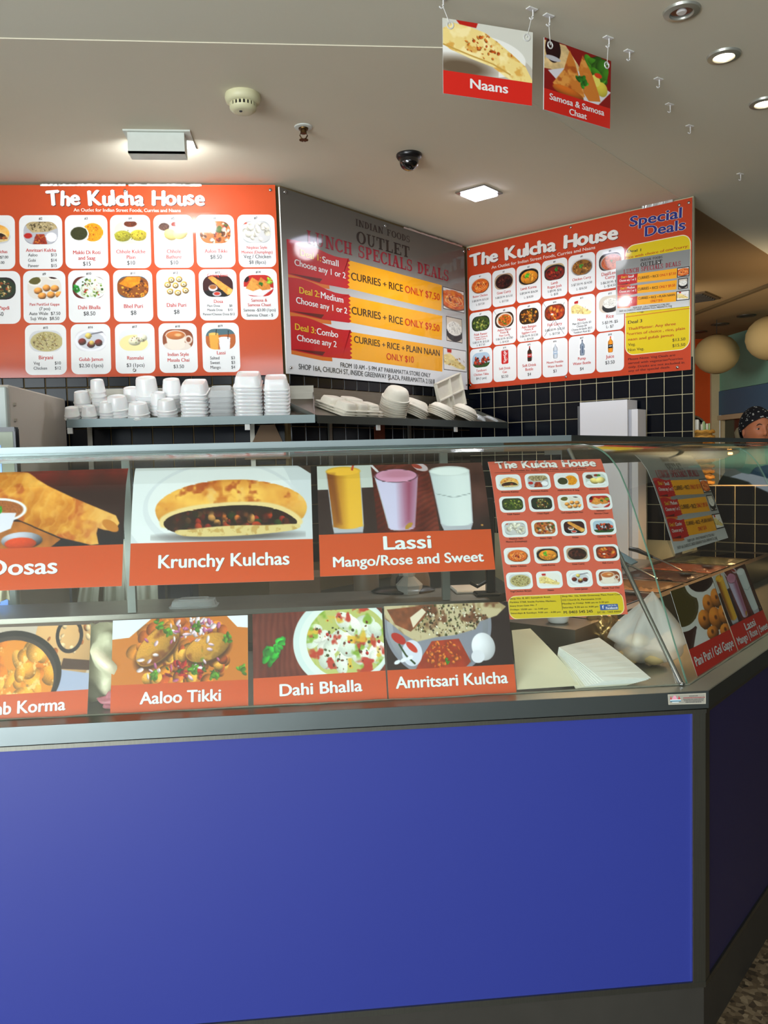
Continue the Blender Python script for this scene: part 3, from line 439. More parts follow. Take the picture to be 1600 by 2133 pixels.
        p.ell(.86, .66, .12, .15, (226, 210, 90), hi=.2); p.ell(.76, .52, .1, .12, (236, 226, 120)); p.ell(.8, .4, .08, .05, (220, 80, 40))
        for T in ([(.36, .08), (.44, .3), (.6, .92), (.5, 1.02), (.2, .94), (.12, .84), (.28, .5)], [(.56, .1), (.7, .4), (.82, .8), (.84, .92), (.66, .98), (.58, .84), (.5, .4)]):
            m = p.pmask(T, 1.5); p.put(m, (214, 140, 62)); p.put(m * np.clip((p.noise(5) - .5) * 5, 0, .7), (236, 180, 100)); p.put(m * np.clip((p.noise(7) - .6) * 6, 0, .7), (176, 90, 34))
        p.ell(.35, .94, .32, .1, (206, 120, 44), 8, hi=.5); p.leaf(.55, .62, .14, (70, 150, 50), 12)
    return p
# ---------------------------------------------------------------- lettering
_fc = bpy.data.curves.new('lettering_source', 'FONT'); _fo = bpy.data.objects.new('lettering_source', _fc); _GC = {}
CAPH = .682
def glyphs(t, b=0, res=3):
    k = (t, b, res)
    if k not in _GC:
        b0 = b; b = 0; _fc.body = t; _fc.size = 1; _fc.offset = 0; _fc.resolution_u = res
        me = bpy.data.meshes.new_from_object(_fo)
        V = np.zeros(len(me.vertices) * 3); me.vertices.foreach_get('co', V); V = V.reshape(-1, 3)[:, :2] / CAPH
        F = [tuple(p.vertices) for p in me.polygons]; bpy.data.meshes.remove(me)
        x0, x1 = (V[:, 0].min(), V[:, 0].max()) if len(V) else (0, 0)
        V = V - np.array([x0, 0]) if len(V) else V
        if b0 and len(V):      # heavier weight: the outline laid down a few times, slightly apart
            sh_ = [(b0 * 1.3, 0), (-b0 * 1.3, 0)] + ([(0, b0 * .8), (0, -b0 * .8)] if b0 > .025 else []); n0 = len(V); F = [tuple(i + k * n0 for i in f) for k in range(len(sh_)) for f in F]; V = np.vstack([V + np.array(q) for q in sh_])
        _GC[k] = (V, F, x1 - x0, len(sh_) if (b0 and len(V)) else 1)
    return _GC[k]
def slab(t):
    """slab serif capitals drawn from stems, bars, bowls and serifs (cap height 1)"""
    V = []; F = []; x = 0; T, H, Sx, Sh = .21, .095, .19, .08
    def q(p): n = len(V); V.extend(p); F.append(tuple(range(n, n + len(p))))
    def r(x0, x1, y0, y1): q([(x0, y0), (x1, y0), (x1, y1), (x0, y1)])
    def ser(cx, y): r(cx - Sx, cx + Sx, 0 if y == 0 else 1 - Sh, Sh if y == 0 else 1)
    def v(cx, y0=0, y1=1, s=(0, 1)): r(cx - T / 2, cx + T / 2, y0, y1); [ser(cx, e) for e in s]
    def d(x0, y0, x1, y1, w): q([(x0 - w / 2, y0), (x0 + w / 2, y0), (x1 + w / 2, y1), (x1 - w / 2, y1)])
    def arc(cx, cy, rx, ry, a0, a1, tx=T, ty=H, n=14):
        for i in range(n):
            A = [math.radians(a0 + (a1 - a0) * k / n) for k in (i, i + 1)]
            q([(cx + rx * math.cos(A[0]), cy + ry * math.sin(A[0])), (cx + rx * math.cos(A[1]), cy + ry * math.sin(A[1])), (cx + (rx - tx) * math.cos(A[1]), cy + (ry - ty) * math.sin(A[1])), (cx + (rx - tx) * math.cos(A[0]), cy + (ry - ty) * math.sin(A[0]))])
    for ch in t:
        o = len(V); w = .8
        if ch == 'I': v(.2); w = .4
        elif ch == 'N': v(.2, s=(0,)); r(.03, .3, 1 - Sh, 1); d(.24, 1, .72, 0, .2); r(.72, .8, 0, 1); r(.62, .92, 1 - Sh, 1); w = .92
        elif ch == 'D': v(.2); arc(.3, .5, .45, .5, -90, 90); r(.2, .32, 0, H); r(.2, .32, 1 - H, 1); w = .78
        elif ch == 'A': d(.14, 0, .44, 1, H + .02); d(.72, 0, .44, 1, T + .03); r(.2, .66, .3, .3 + H); ser(.14, 0); ser(.72, 0); w = .88
        elif ch == 'F': v(.2); r(.2, .7, 1 - H, 1); r(.64, .72, .72, 1); r(.2, .5, .47, .47 + H); r(.46, .53, .36, .66); w = .74
        elif ch == 'E': v(.2); r(.2, .7, 1 - H, 1); r(.65, .72, .74, 1); r(.2, .5, .47, .47 + H); r(.46, .53, .37, .65); r(.2, .74, 0, H); r(.68, .76, 0, .28); w = .78
        elif ch == 'L': v(.2); r(.2, .7, 0, H); r(.64, .72, 0, .32); w = .74
        elif ch == 'T': v(.4, s=(0,)); r(.04, .76, 1 - H, 1); r(.02, .1, .68, 1); r(.7, .78, .68, 1); w = .8
        elif ch == 'O': arc(.43, .5, .43, .52, 0, 360, n=24); w = .86
        elif ch == 'C': arc(.43, .5, .43, .52, 48, 318, n=22); r(.66, .74, .64, 1); r(.68, .75, .1, .26); w = .78
        elif ch == 'U': r(.12, .28, .3, 1); r(.62, .7, .3, 1); ser(.2, 1); r(.52, .82, 1 - Sh, 1); arc(.41, .33, .29, .35, 180, 360, .15); w = .84
        elif ch == 'H': v(.2); v(.68); r(.2, .68, .46, .46 + H); w = .88
        elif ch == 'P': v(.2); arc(.38, .72, .32, .28, -90, 90); r(.2, .4, .44, .44 + H); r(.2, .4, 1 - H, 1); w = .74
        elif ch == 'S': arc(.34, .73, .3, .29, 40, 270, .15); arc(.34, .27, .32, .29, -140, 90, .15); r(.56, .63, .66, 1); r(.03, .1, 0, .34); w = .7
        elif ch == ' ': w = .5
        for i in range(o, len(V)): V[i] = (V[i][0] + x, V[i][1])
        x += w + .07
    return np.array(V), F, x - .07

# ---------------------------------------------------------------- surfaces that carry prints
class PlaneS:
    def __init__(s, p, n, ex, ey): s.p, s.n, s.ex, s.ey = [np.array(a, float) for a in (p, n, ex, ey)]; s.front = -s.n if (s.n @ (s.p - CAM)) > 0 else s.n
    def solve(s, x, y): q = hit(x, y, s.n, s.p) - s.p; return np.array([q @ s.ex, q @ s.ey])
    def at(s, a, t, d):
        return s.p + np.multiply.outer(np.asarray(a), s.ex) + np.multiply.outer(np.asarray(t), s.ey) + np.multiply.outer(np.asarray(d) + 0 * np.asarray(a), s.front)
PF = np.array([(0, .935), (.044, 1.051), (.081, 1.154), (.11, 1.235), (.141, 1.311), (.168, 1.379), (.193, 1.435), (.22, 1.487), (.25, 1.522), (.283, 1.545), (.323, 1.559), (.37, 1.566), (.42, 1.568)])
_sg = np.hypot(*np.diff(PF, axis=0).T); PT = np.concatenate([[0], np.cumsum(_sg)])
_tg = np.gradient(PF, PT, axis=0); _tg /= np.linalg.norm(_tg, axis=1)[:, None]
class GlassS:
    """curved case glass: a runs along the counter, t is the arc length up the profile, d > 0 is outwards"""
    def __init__(s, o, e, n): s.o, s.e, s.n = [np.array(a, float) for a in (o, e, n)]
    def solve(s, x, y):
        best = None
        for i in range(len(PF) - 1):
            d = (PF[i + 1] - PF[i]) / _sg[i]; T = s.n * d[0] + ZU * d[1]; nn = np.cross(s.e, T); p = s.o + s.n * PF[i][0] + ZU * PF[i][1]
            q = hit(x, y, nn, p) - p; t = q @ T; e = max(0, -t, t - _sg[i])
            if best is None or e < best[0]: best = (e, q @ s.e, PT[i] + t)
        return np.array(best[1:])
    def at(s, a, t, d):
        a = np.asarray(a, float); t = np.asarray(t, float) + 0 * a; tc = np.clip(t, 0, PT[-1])
        z = np.interp(tc, PT, PF[:, 1]); q = np.interp(tc, PT, PF[:, 0]); tx = np.interp(tc, PT, _tg[:, 0]); tz = np.interp(tc, PT, _tg[:, 1])
        ex = t - tc; q = q + ex * tx; z = z + ex * tz; d = np.asarray(d) + 0 * a
        q = q - d * tz; z = z + d * tx
        return s.o + np.multiply.outer(a, s.e) + np.multiply.outer(q, s.n) + np.multiply.outer(z, ZU)
LAY = .0003
class Sheet:
    def __init__(s, px4, surf, d0=0):
        s.surf = surf; s.d0 = d0; s.q = np.array([surf.solve(*p) for p in px4])
        s.W = (np.linalg.norm(s.q[1] - s.q[0]) + np.linalg.norm(s.q[2] - s.q[3])) / 2; s.H = (np.linalg.norm(s.q[3] - s.q[0]) + np.linalg.norm(s.q[2] - s.q[1])) / 2
        A = []; b = []
        for (x, y), (u, v) in zip(px4, ((0, 0), (s.W, 0), (s.W, s.H), (0, s.H))):
            A += [[x, y, 1, 0, 0, 0, -u * x, -u * y], [0, 0, 0, x, y, 1, -v * x, -v * y]]; b += [u, v]
        s.h = np.append(np.linalg.solve(np.array(A, float), np.array(b, float)), 1).reshape(3, 3)
        s.parts = {}; s.wk = None
        if isinstance(surf, GlassS):      # spacing of the print up the curved sheet, as measured
            hi = np.linalg.inv(s.h); t = []
            for k in np.linspace(0, 1, 15): q = hi @ np.array([s.W / 2, s.H * k, 1]); t.append(surf.solve(q[0] / q[2], q[1] / q[2])[1])
            t = np.array(t); t = (t - t[0]) / (t[-1] - t[0]); s.wk = (np.linspace(0, 1, 15), np.maximum.accumulate(t))
    def uv(s, x, y): q = s.h @ np.array([x, y, 1.]); return q[:2] / q[2]
    def map(s, u, v, d):
        a = np.asarray(u) / s.W; b = np.asarray(v) / s.H; a, b = np.broadcast_arrays(a, b)
        if s.wk is not None: b = np.interp(b, *s.wk)
        q = (s.q[0][:, None] * ((1 - a) * (1 - b)).ravel() + s.q[1][:, None] * (a * (1 - b)).ravel() + s.q[2][:, None] * (a * b).ravel() + s.q[3][:, None] * ((1 - a) * b).ravel())
        return s.surf.at(q[0], q[1], s.d0 + np.asarray(d).ravel() * 1.0 + 0 * q[0])
    def _add(s, part, uv, F, C, lay):
        P = s.parts.setdefault(part, [[], [], [], 0]); uv = np.asarray(uv, float)
        if len(uv) == 0: return
        P[0].append(s.map(uv[:, 0], uv[:, 1], np.asarray(lay) * LAY + np.zeros(len(uv)))); P[1] += [tuple(i + P[3] for i in f) for f in F]
        C = np.asarray(C, float); P[2].append(np.broadcast_to(lin(C), (len(uv), 3)) if C.ndim == 1 else lin(C)); P[3] += len(uv)
    def poly(s, pts, c, lay=1, part='artwork'):
        if not isinstance(s.surf, GlassS): return s._add(part, pts, [tuple(range(len(pts)))], c, lay)
        def cut(P, v, keep):       # strips follow the curve of the glass
            out = []
            for a, b in zip(P, P[1:] + P[:1]):
                ia, ib = (a[1] - v) * keep >= 0, (b[1] - v) * keep >= 0
                if ia: out.append(a)
                if ia != ib: k = (v - a[1]) / (b[1] - a[1]); out.append((a[0] + (b[0] - a[0]) * k, v))
            return out
        P = [(float(a), float(b)) for a, b in pts]; n = 40; lo = int(max(0, min(b for a, b in P) / s.H * n)); hi = int(min(n, max(b for a, b in P) / s.H * n + 1))
        for k in range(lo, hi):
            Q = P if k == lo else cut(P, s.H * k / n, 1)
            if k < hi - 1 and len(Q) > 2: Q = cut(Q, s.H * (k + 1) / n, -1)
            if len(Q) > 2: s._add(part, Q, [tuple(range(len(Q)))], c, lay)
    def rrect(s, x0, y0, x1, y1, r, c, lay=1, part='artwork', n=6):
        r = min(r, (x1 - x0) / 2, (y1 - y0) / 2); P = []
        for cx, cy, a in ((x1 - r, y0 + r, -90), (x1 - r, y1 - r, 0), (x0 + r, y1 - r, 90), (x0 + r, y0 + r, 180)):
            P += [(cx + r * math.cos(math.radians(a + 90 * k / n)), cy + r * math.sin(math.radians(a + 90 * k / n))) for k in range(n + 1)]
        s.poly(P, c, lay, part)
    def grad(s, x0, y0, x1, y1, cols, lay=.5, n=40):
        """a printed colour blend, top to bottom"""
        V = []; C = []; F = []
        for j in range(n + 1):
            k = j / n * (len(cols) - 1); i = min(int(k), len(cols) - 2); c = np.array(cols[i]) * (1 - k + i) + np.array(cols[i + 1]) * (k - i)
            for m_ in range(5): V.append((x0 + (x1 - x0) * m_ / 4, y0 + (y1 - y0) * j / n)); C.append(c)
        for j in range(n):
            for m_ in range(4): F.append((j * 5 + m_, j * 5 + m_ + 1, j * 5 + m_ + 6, j * 5 + m_ + 5))
        s._add('artwork', V, F, C, lay)
    def pic(s, p, x0, y0, x1, y1, r=0, lay=2):
        p.a = 255 * (np.clip(p.a, 0, 255) / 255) ** 1.22
        h, w = p.a.shape[:2]; jj, ii = np.meshgrid(np.linspace(0, 1, h), np.linspace(0, 1, w), indexing='ij')
        if r:
            W_, H_ = x1 - x0, y1 - y0; y = np.abs(jj - .5) * H_ - (H_ / 2 - r); y = np.clip(y, 0, r * .9999); half = W_ / 2 - r + np.sqrt(r * r - y * y); U = (x0 + x1) / 2 + (ii * 2 - 1) * half
        else: U = x0 + ii * (x1 - x0)
        Vv = y0 + jj * (y1 - y0); su = np.clip(((U - x0) / (x1 - x0)) * w - .5, 0, w - 1.001).astype(int); a = p.a[(jj * (h - 1)).astype(int), su]
        idx = np.arange(h * w).reshape(h, w); F = np.stack([idx[:-1, :-1], idx[:-1, 1:], idx[1:, 1:], idx[1:, :-1]], -1).reshape(-1, 4)
        s._add('artwork', np.stack([U.ravel(), Vv.ravel()], 1), F.tolist(), np.clip(a.reshape(-1, 3), 0, 255), lay)
    def raw(s, g, u, v, h, c, al='c', w=None, rot=0, lay=4, xs=.9):
        V, F, L = g[:3]
        if not len(V): return
        sx = (w / L) if w else h * xs; wd = L * sx; o = {'c': -wd / 2, 'l': 0, 'r': -wd}[al]
        x = V[:, 0] * sx + o; y = -V[:, 1] * h; ct, st = math.cos(rot), math.sin(rot)
        cp = 0
        if len(g) > 3: cp = np.repeat(np.arange(g[3]), len(V) // g[3]) * .13
        s._add('lettering', np.stack([u + x * ct - y * st, v + x * st + y * ct], 1), F, c, lay + cp)
    def text(s, t, u, v, h, c, al='c', w=None, b=.012, rot=0, lay=4, xs=.9): s.raw(glyphs(t, b), u, v, h, c, al, w, rot, lay, xs)
    def tline(s, t, p0, p1, hp, c, b=.012, lay=4, f=None, sh=None, ref=None):
        """lettering whose baseline runs between two measured points; hp is the cap height in photo pixels"""
        a = s.uv(*p0); e = s.uv(*p1); m = ((p0[0] + p1[0]) / 2, (p0[1] + p1[1]) / 2); h = np.linalg.norm(s.uv(m[0], m[1] - hp) - s.uv(*m))
        g = f(t) if f else glyphs(t, b, 4); rot = math.atan2(e[1] - a[1], e[0] - a[0]); L = np.linalg.norm(e - a)
        if ref is not None: L *= g[2] / glyphs(t, ref, 4)[2]
        if sh: s.raw(g, (a[0] + e[0]) / 2 + h * sh[1], (a[1] + e[1]) / 2 + h * sh[1], h, sh[0], 'c', L, rot, lay - .5)
        s.raw(g, (a[0] + e[0]) / 2, (a[1] + e[1]) / 2, h, c, 'c', L, rot, lay)
    def jaunty(s, t, p0, p1, hp, c, shc=(60, 40, 40), b=.055):
        """hand-cut looking heavy title, every letter a little askew, with a dark drop edge"""
        a = s.uv(*p0); e = s.uv(*p1); m = ((p0[0] + p1[0]) / 2, (p0[1] + p1[1]) / 2); h = np.linalg.norm(s.uv(m[0], m[1] - hp) - s.uv(*m))
        ws = [(glyphs(ch, b)[2] if ch != ' ' else .42) + .12 for ch in t]; k = np.linalg.norm(e - a) / sum(ws); rot = math.atan2(e[1] - a[1], e[0] - a[0]); x = 0
        for i, (ch, w) in enumerate(zip(t, ws)):
            if ch != ' ':
                j = [-.07, .05, -.04, .08, -.06, .03][i % 6]; dy = [0, .03, -.03, .02][i % 4] * h; cx = (x + w / 2) * k
                u = a[0] + cx * math.cos(rot) - dy * math.sin(rot); v = a[1] + cx * math.sin(rot) + dy * math.cos(rot)
                for dd, cc, ll in ((.045 * h, shc, 3.5), (0, c, 4)): s.raw(glyphs(ch, b), u + dd, v + dd, h, cc, 'c', None, rot + j, ll, k / h * .99)
            x += w
    def board(s, name, thick, m, par=None, nu=2, nv=2, notch=None):
        U, Vv = np.meshgrid(np.linspace(0, s.W, nu), np.linspace(0, s.H, nv)); A = s.map(U.ravel(), Vv.ravel(), np.zeros(U.size)); B = s.map(U.ravel(), Vv.ravel(), np.full(U.size, -thick)); n = nu * nv
        F = []; ix = np.arange(n).reshape(nv, nu)
        for j in range(nv - 1):
            for i in range(nu - 1):
                q = (ix[j, i], ix[j + 1, i], ix[j + 1, i + 1], ix[j, i + 1]); F.append(q); F.append(tuple(x + n for x in q[::-1]))
        ring = list(ix[0, :]) + list(ix[1:, -1]) + list(ix[-1, -2::-1]) + list(ix[-2:0:-1, 0])
        for a, b in zip(ring, ring[1:] + ring[:1]): F.append((a, b, b + n, a + n))
        return mesh(name, np.vstack([A, B]), [tuple(int(i) for i in f) for f in F], m, par)
    def finish(s, par, m, labels={}):
        C0 = None
        for k, (V, F, C, n) in s.parts.items():
            V = np.vstack(V); C = np.vstack(C); me = bpy.data.meshes.new(k); o3 = np.array(par.location) if par.type == 'MESH' else 0
            me.from_pydata(V.tolist(), [], F); me.update(); me.materials.append(m)
            at = me.color_attributes.new('Col', 'FLOAT_COLOR', 'POINT'); at.data.foreach_set('color', np.hstack([C, np.ones((len(C), 1))]).astype(np.float32).ravel())
            o = bpy.data.objects.new(k, me); COL.objects.link(o); parent(o, par)
            if k == 'lettering': o['kind'] = 'stuff'
# ---------------------------------------------------------------- the setting
def terrazzo():
    m = mat('speckled_terrazzo', (92, 78, 60), .45, var=.5, scale=55)
    nt = m.node_tree; b = nt.nodes['Principled BSDF']; v = nt.nodes.new('ShaderNodeTexVoronoi'); v.inputs['Scale'].default_value = 70; nt.links.new(nt.nodes['Texture Coordinate'].outputs['Object'], v.inputs['Vector'])
    cr = nt.nodes.new('ShaderNodeValToRGB'); e = cr.color_ramp.elements; e[0].color = (*lin((40, 34, 28)), 1); e[1].color = (*lin((150, 132, 104)), 1); e.new(.5).color = (*lin((96, 80, 60)), 1)
    nt.links.new(v.outputs['Color'], cr.inputs[0]); nt.links.new(cr.outputs[0], b.inputs['Base Color']); return m
struct(G().box((-6, -6, -.1), (7, 11, 0)).build('floor', terrazzo()))
cx, cy = .48, 2.68
SH = [(-3, cy), (cx, cy), (WC3[0] + .02, cy + WC3[0] + .02 - cx), (WC3[0] + .02 - 1.3, cy + WC3[0] + .02 - cx + 1.3), (-3, 6.2)]
struct(G().prism(SH, CEIL, CEIL + .003).build('ceiling', PAINTC2))
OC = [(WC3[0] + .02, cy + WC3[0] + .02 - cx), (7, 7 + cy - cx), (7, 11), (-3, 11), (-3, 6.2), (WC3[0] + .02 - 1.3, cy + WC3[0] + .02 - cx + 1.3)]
c2 = struct(G().prism(OC, CEIL, CEIL + .003).build('ceiling', DIM_CEIL))
struct(G().box((-6, -2.6, CEIL + .003), (7, 11, CEIL + .1)).build('ceiling', PAINTC))
def wall(name, o, e, n, L, z1, t=.12, mt=GROUT, z0=0):
    return struct(G(o, e, n, ZU).box((0, 0, z0), (L, t, z1)).build(name, mt))
wb = wall('wall_back', (-3.0, 4, 0), (1, 0, 0), (0, 1, 0), 3.0 - .096, CEIL, mt=GROUTD)
wd = wall('wall_diagonal', WC1, E1, N1, 1.5867, CEIL, mt=GROUTD)
wr = wall('wall_right', WC2, E3, N3, 1.405, CEIL, .012)
wh = wall('wall_half_height', WC3 + E3 * .001, E3, N3, .80, 1.357, .11)
struct(G().box((5.2, -6, 0), (5.32, 5.25, CEIL + .02)).build('blocking_wall_right', mat('blocking_wall_dark', (74, 66, 56), .7)))  # unseen dark wall added to keep world light out of the side glass
struct(G().box((1.2, -6.1, 0), (5.2, -6, CEIL + .02)).build('blocking_wall_behind', mat('blocking_wall_dark', (74, 66, 56), .7)))  # unseen wall added behind the viewer to cut ambient light
struct(G().box((-3.12, .6, 0), (-3, 4.1, CEIL)).build('wall_left', PAINTC))
_tm = None
def tiles(par, o, e, n, x0, x1, z0, nz, pitch=.0968, pz=.0975):
    global _tm
    if _tm is None:
        g = G().box((-.0462, -.004, -.0465), (.0462, .001, .0465), 0); g = G()
        a, b_ = .0468, .0445
        g.add([(-a, 0, -a), (a, 0, -a), (a, 0, a), (-a, 0, a), (-b_, -.004, -b_), (b_, -.004, -b_), (b_, -.004, b_), (-b_, -.004, b_)], [(4, 5, 6, 7), (0, 1, 5, 4), (1, 2, 6, 5), (2, 3, 7, 6), (3, 0, 4, 7)])
        q = g.build('tile', TILE); _tm = q.data; bpy.data.objects.remove(q)
    ang = math.atan2(e[1], e[0]); k = 0; x = x0 + pitch / 2; part = 1.0
    while x - .0268 < x1:
        if x + .0462 > x1: w_ = x1 - (x - .0462); part = w_ / .0924; x = x1 - w_ / 2
        for j in range(nz):
            t = bpy.data.objects.new('tile', _tm); COL.objects.link(t); p = np.array(o, float) + np.array(e, float) * x
            t.location = (p[0], p[1], z0 - pz * (j + .5)); t.rotation_euler = (rnd.uniform(-.004, .004), 0, ang + rnd.uniform(-.004, .004)); t.scale = (part, 1, 1.01); t.parent = par; k += 1
        x += pitch
tiles(wb, (0, 4, 0), (1, 0, 0), (0, 1, 0), -1.1259 - .0968 * 7, -.11, 2.0075, 10)
tiles(wd, WC1, E1, N1, .02, 1.5867, 2.0, 10, .0978)
tiles(wr, WC2, E3, N3, -.01, 1.403, 2.034, 10, .0968)
tiles(wh, WC3, E3, N3, .015, .80, 1.357, 4, .0968, .0975)
struct(G(WC3, E3, N3, ZU).box((-.002, -.006, 0), (.002, .014, CEIL)).build('trim_1', mat('cream_edge_trim', (176, 166, 136), .5)))
# far side of the neighbouring shop
ORG = mat('orange_wall_paint', (196, 74, 14), .7); TEAL = mat('teal_wall_paint', (124, 176, 158), .8); CRM = mat('cream_column_paint', (196, 184, 152), .7); DBL = mat('dusk_blue_panel', (70, 108, 140), .6)
struct(G().box((2.2, 9.2, 0), (4.70, 9.3, CEIL)).build('wall_far', ORG))
struct(G().box((4.70, 9.17, 0), (4.8, 9.3, CEIL)).build('trim_2', CRM))
struct(G().box((4.8, 5.2, 2.24), (4.92, 9.3, CEIL)).build('wall_far_right', TEAL))
struct(G().box((4.79, 5.2, 1.96), (4.9, 9.17, 2.235)).build('trim_3', DBL))
struct(G().box((4.77, 5.2, 1.90), (4.9, 9.17, 1.955)).build('trim_4', CRM))
wn = struct(G().box((4.84, 5.2, .9), (4.86, 9.17, 1.9)).build('window_1', mat('dark_window_glass', (34, 52, 50), .1, coat=.6)))
for i, yy in enumerate((6.3, 7.4, 8.5, 9.12)): G().box((4.80, yy, .9), (4.87, yy + .04, 1.9)).build('window_frame', CRM, wn)
struct(G().box((4.8, 5.2, 0), (4.92, 9.3, .9)).build('wall_far_right_base', TEAL))
def strip(px, name, m, z=CEIL, t=.012):
    P = [hz(*p, z) for p in px]; return struct(G().prism([(p[0], p[1]) for p in P], z - t, z).build(name, m))
a, b = hz(1440, 656, CEIL), hz(1600, 591, CEIL)
struct(G().box((a[0] - .04, b[1] - 1.2, CEIL - .02), (a[0] + .0, 9.17, CEIL)).build('trim_5', mat('ceiling_cover_strip', (84, 64, 34), .7)))

# ceiling fittings
def vent():
    P = [hz(*p, CEIL) for p in ((1420, 611), (1487, 606), (1452, 630), (1385, 634))]; c = sum(P) / 4
    t = thing('ceiling_vent', (c[0], c[1], CEIL), 'square dark ceiling vent just past the upper right end of the right menu wall', 'vent')
    G((c[0], c[1], CEIL), E3, N3).box((-.2, -.2, -.012), (.2, .2, 0)).build('frame', mat('brown_vent_frame', (70, 52, 30), .7), t)
    for i in range(6): G((c[0], c[1], CEIL - .012), E3, N3).box((-.17, -.17 + i * .06, -.012), (.17, -.15 + i * .06, 0)).build('slat', mat('dark_vent_slat', (30, 22, 14), .7), t)
vent()

def downlight(px, lab, lit, pw=0, col=(1, .8, .6), zc=CEIL + .003, r=.052):
    c = hz(*px, zc); t = thing('recessed_downlight', (c[0], c[1], zc), lab, 'downlight', 'round recessed downlights')
    g = G((c[0], c[1], zc - .006)); n = 32; pr = [(r * 1.0, .0), (r * 1.04, .006), (r * .55, .006), (r * .62, -.002), (r * .95, -.002)]
    g.lathe([(r * 1.05, .006), (r, -.001), (r * .68, -.004), (r * .62, .0), (r * .62, .006)], n=n, cap=(False, False)).build('bezel', mat('nickel_bezel', (168, 170, 160), .35, .6), t, True)
    if lit: G((c[0], c[1], zc - .005)).lathe([(r * .6, 0), (r * .5, .003)], n=24).build('lamp', mat('lit_halogen_lamp', (255, 236, 206), .5, emit=(255, 232, 196), estr=14), t, True); spot('downlight_beam', (c[0], c[1], zc - .03), (c[0], c[1], 0), pw, col, 130, .8, .05)
    else:
        G((c[0], c[1], zc - .004)).lathe([(r * .62, 0), (r * .5, .002), (r * .3, .003)], n=24).build('reflector', CHROME, t, True); G((c[0], c[1], zc - .008)).lathe([(r * .25, 0), (r * .3, .004)], n=16).build('lamp', WHITE, t, True)
downlight((1420, 22), 'unlit round downlight at the top right, bare chrome reflector showing', False)
downlight((1508, 115), 'glowing round downlight below the unlit one', True, 18, (1, .86, .7))
downlight((1592, 213), 'glowing round downlight cut by the right edge of the photo', True, 16, (1, .86, .7))
for px, l in (((1555, 657), 'dark round downlight in the dim brown ceiling nearest the right lantern'), ((1500, 675), 'dark round downlight right above the whole paper lantern'), ((1455, 691), 'dark round downlight beside the end of the menu wall, furthest away')):
    c = hz(*px, CEIL); t = thing('recessed_downlight', (c[0], c[1], CEIL), l, 'downlight', 'dark downlights past the menu wall')
    G((c[0], c[1], CEIL - .008)).lathe([(.09, .008), (.088, 0), (.06, .0), (.055, .008)], n=20, cap=(False, False)).build('bezel', mat('bronze_bezel', (60, 46, 30), .5), t, True)
    G((c[0], c[1], CEIL - .004)).lathe([(.055, 0), (.04, .003)], n=16).build('lamp', mat('unlit_lamp', (50, 40, 26), .5), t, True)

for k, px in enumerate(((255, 1240), (702, 1232))):   # the lamps whose images show in the leaning front glass
    a_ = .135 / .444; n_ = np.array([0, -1, .378]) / math.hypot(1, .378); g_ = hit(*px, n_, (0, 1.985, .935)); v_ = g_ - CAM; v_ = v_ - 2 * (v_ @ n_) * n_; q_ = g_ + v_ * ((CEIL + .003 - g_[2]) / v_[2])
    t = thing('recessed_downlight', (q_[0], q_[1], CEIL + .003), ['glowing round downlight behind the viewer, left, mirrored in the front glass', 'glowing round downlight behind the viewer, right, mirrored in the front glass'][k], 'downlight', 'round recessed downlights')
    G((q_[0], q_[1], CEIL + .006)).lathe([(.055, .006), (.052, -.001), (.036, -.004), (.032, .0), (.032, .006)], n=32, cap=(False, False)).build('bezel', mat('nickel_bezel', (168, 170, 160), .35, .6), t, True)
    G((q_[0], q_[1], CEIL + .007)).lathe([(.032, 0), (.026, .003)], n=24).build('lamp', mat('lit_halogen_lamp', (255, 236, 206), .5, emit=(255, 232, 196), estr=14), t, True)
    print('mirror lamp', q_)

# square bright downlight over the corner shelf
c = hz(998, 400, CEIL)
t = thing('square_downlight', (c[0], c[1], CEIL), 'square bluish-white downlight glowing above the right menu board', 'downlight')
G((c[0], c[1], CEIL), E1, N1, ZU).box((-.085, -.085, -.008), (.085, .085, 0)).build('bezel', CHROME, t)
G((c[0], c[1], CEIL), E1, N1, ZU).box((-.068, -.068, -.02), (.068, .068, -.008), .004).build('lamp_panel', mat('lit_square_panel', (240, 240, 255), .5, emit=(232, 232, 255), estr=16), t)
spot('square_downlight_beam', (c[0], c[1], CEIL - .05), (c[0], c[1], 0), 27, (.93, .95, 1), 165, .5, .07)
# box wall-washer fitting: opens toward the back wall
c = hz(322, 268, CEIL); X0 = hz(262, 285, CEIL - .06)[0]
t = thing('wall_washer_light', (c[0], c[1], CEIL), 'white box wall-washer light on the ceiling above the left menu board', 'ceiling light')
g = G((c[0], 3.40, CEIL)); FIX = mat('scuffed_white_enamel', (206, 212, 204), .5, var=.05, scale=40)
G((c[0], 3.40, CEIL)).box((-.125, -.045, -.006), (.135, .14, 0)).build('base_plate', FIX, t)
g.box((-.11, -.03, -.085), (.11, -.022, -.006)); g.box((-.11, -.03, -.085), (.11, .045, -.078)); g.box((-.11, -.022, -.078), (-.104, .045, -.006)); g.box((.104, -.022, -.078), (.11, .045, -.006)); g.build('hood', FIX, t)
G((c[0], 3.40, CEIL)).box((-.08, .0, -.076), (.10, .034, -.016), .004).build('lamp', mat('lit_washer_lamp', (250, 250, 255), .5, emit=(246, 248, 255), estr=46), t)
area('washer_beam', (c[0], 3.45, CEIL - .05), (c[0], 4.0, 2.28), .2, .05, 3.2, (.97, .98, 1))

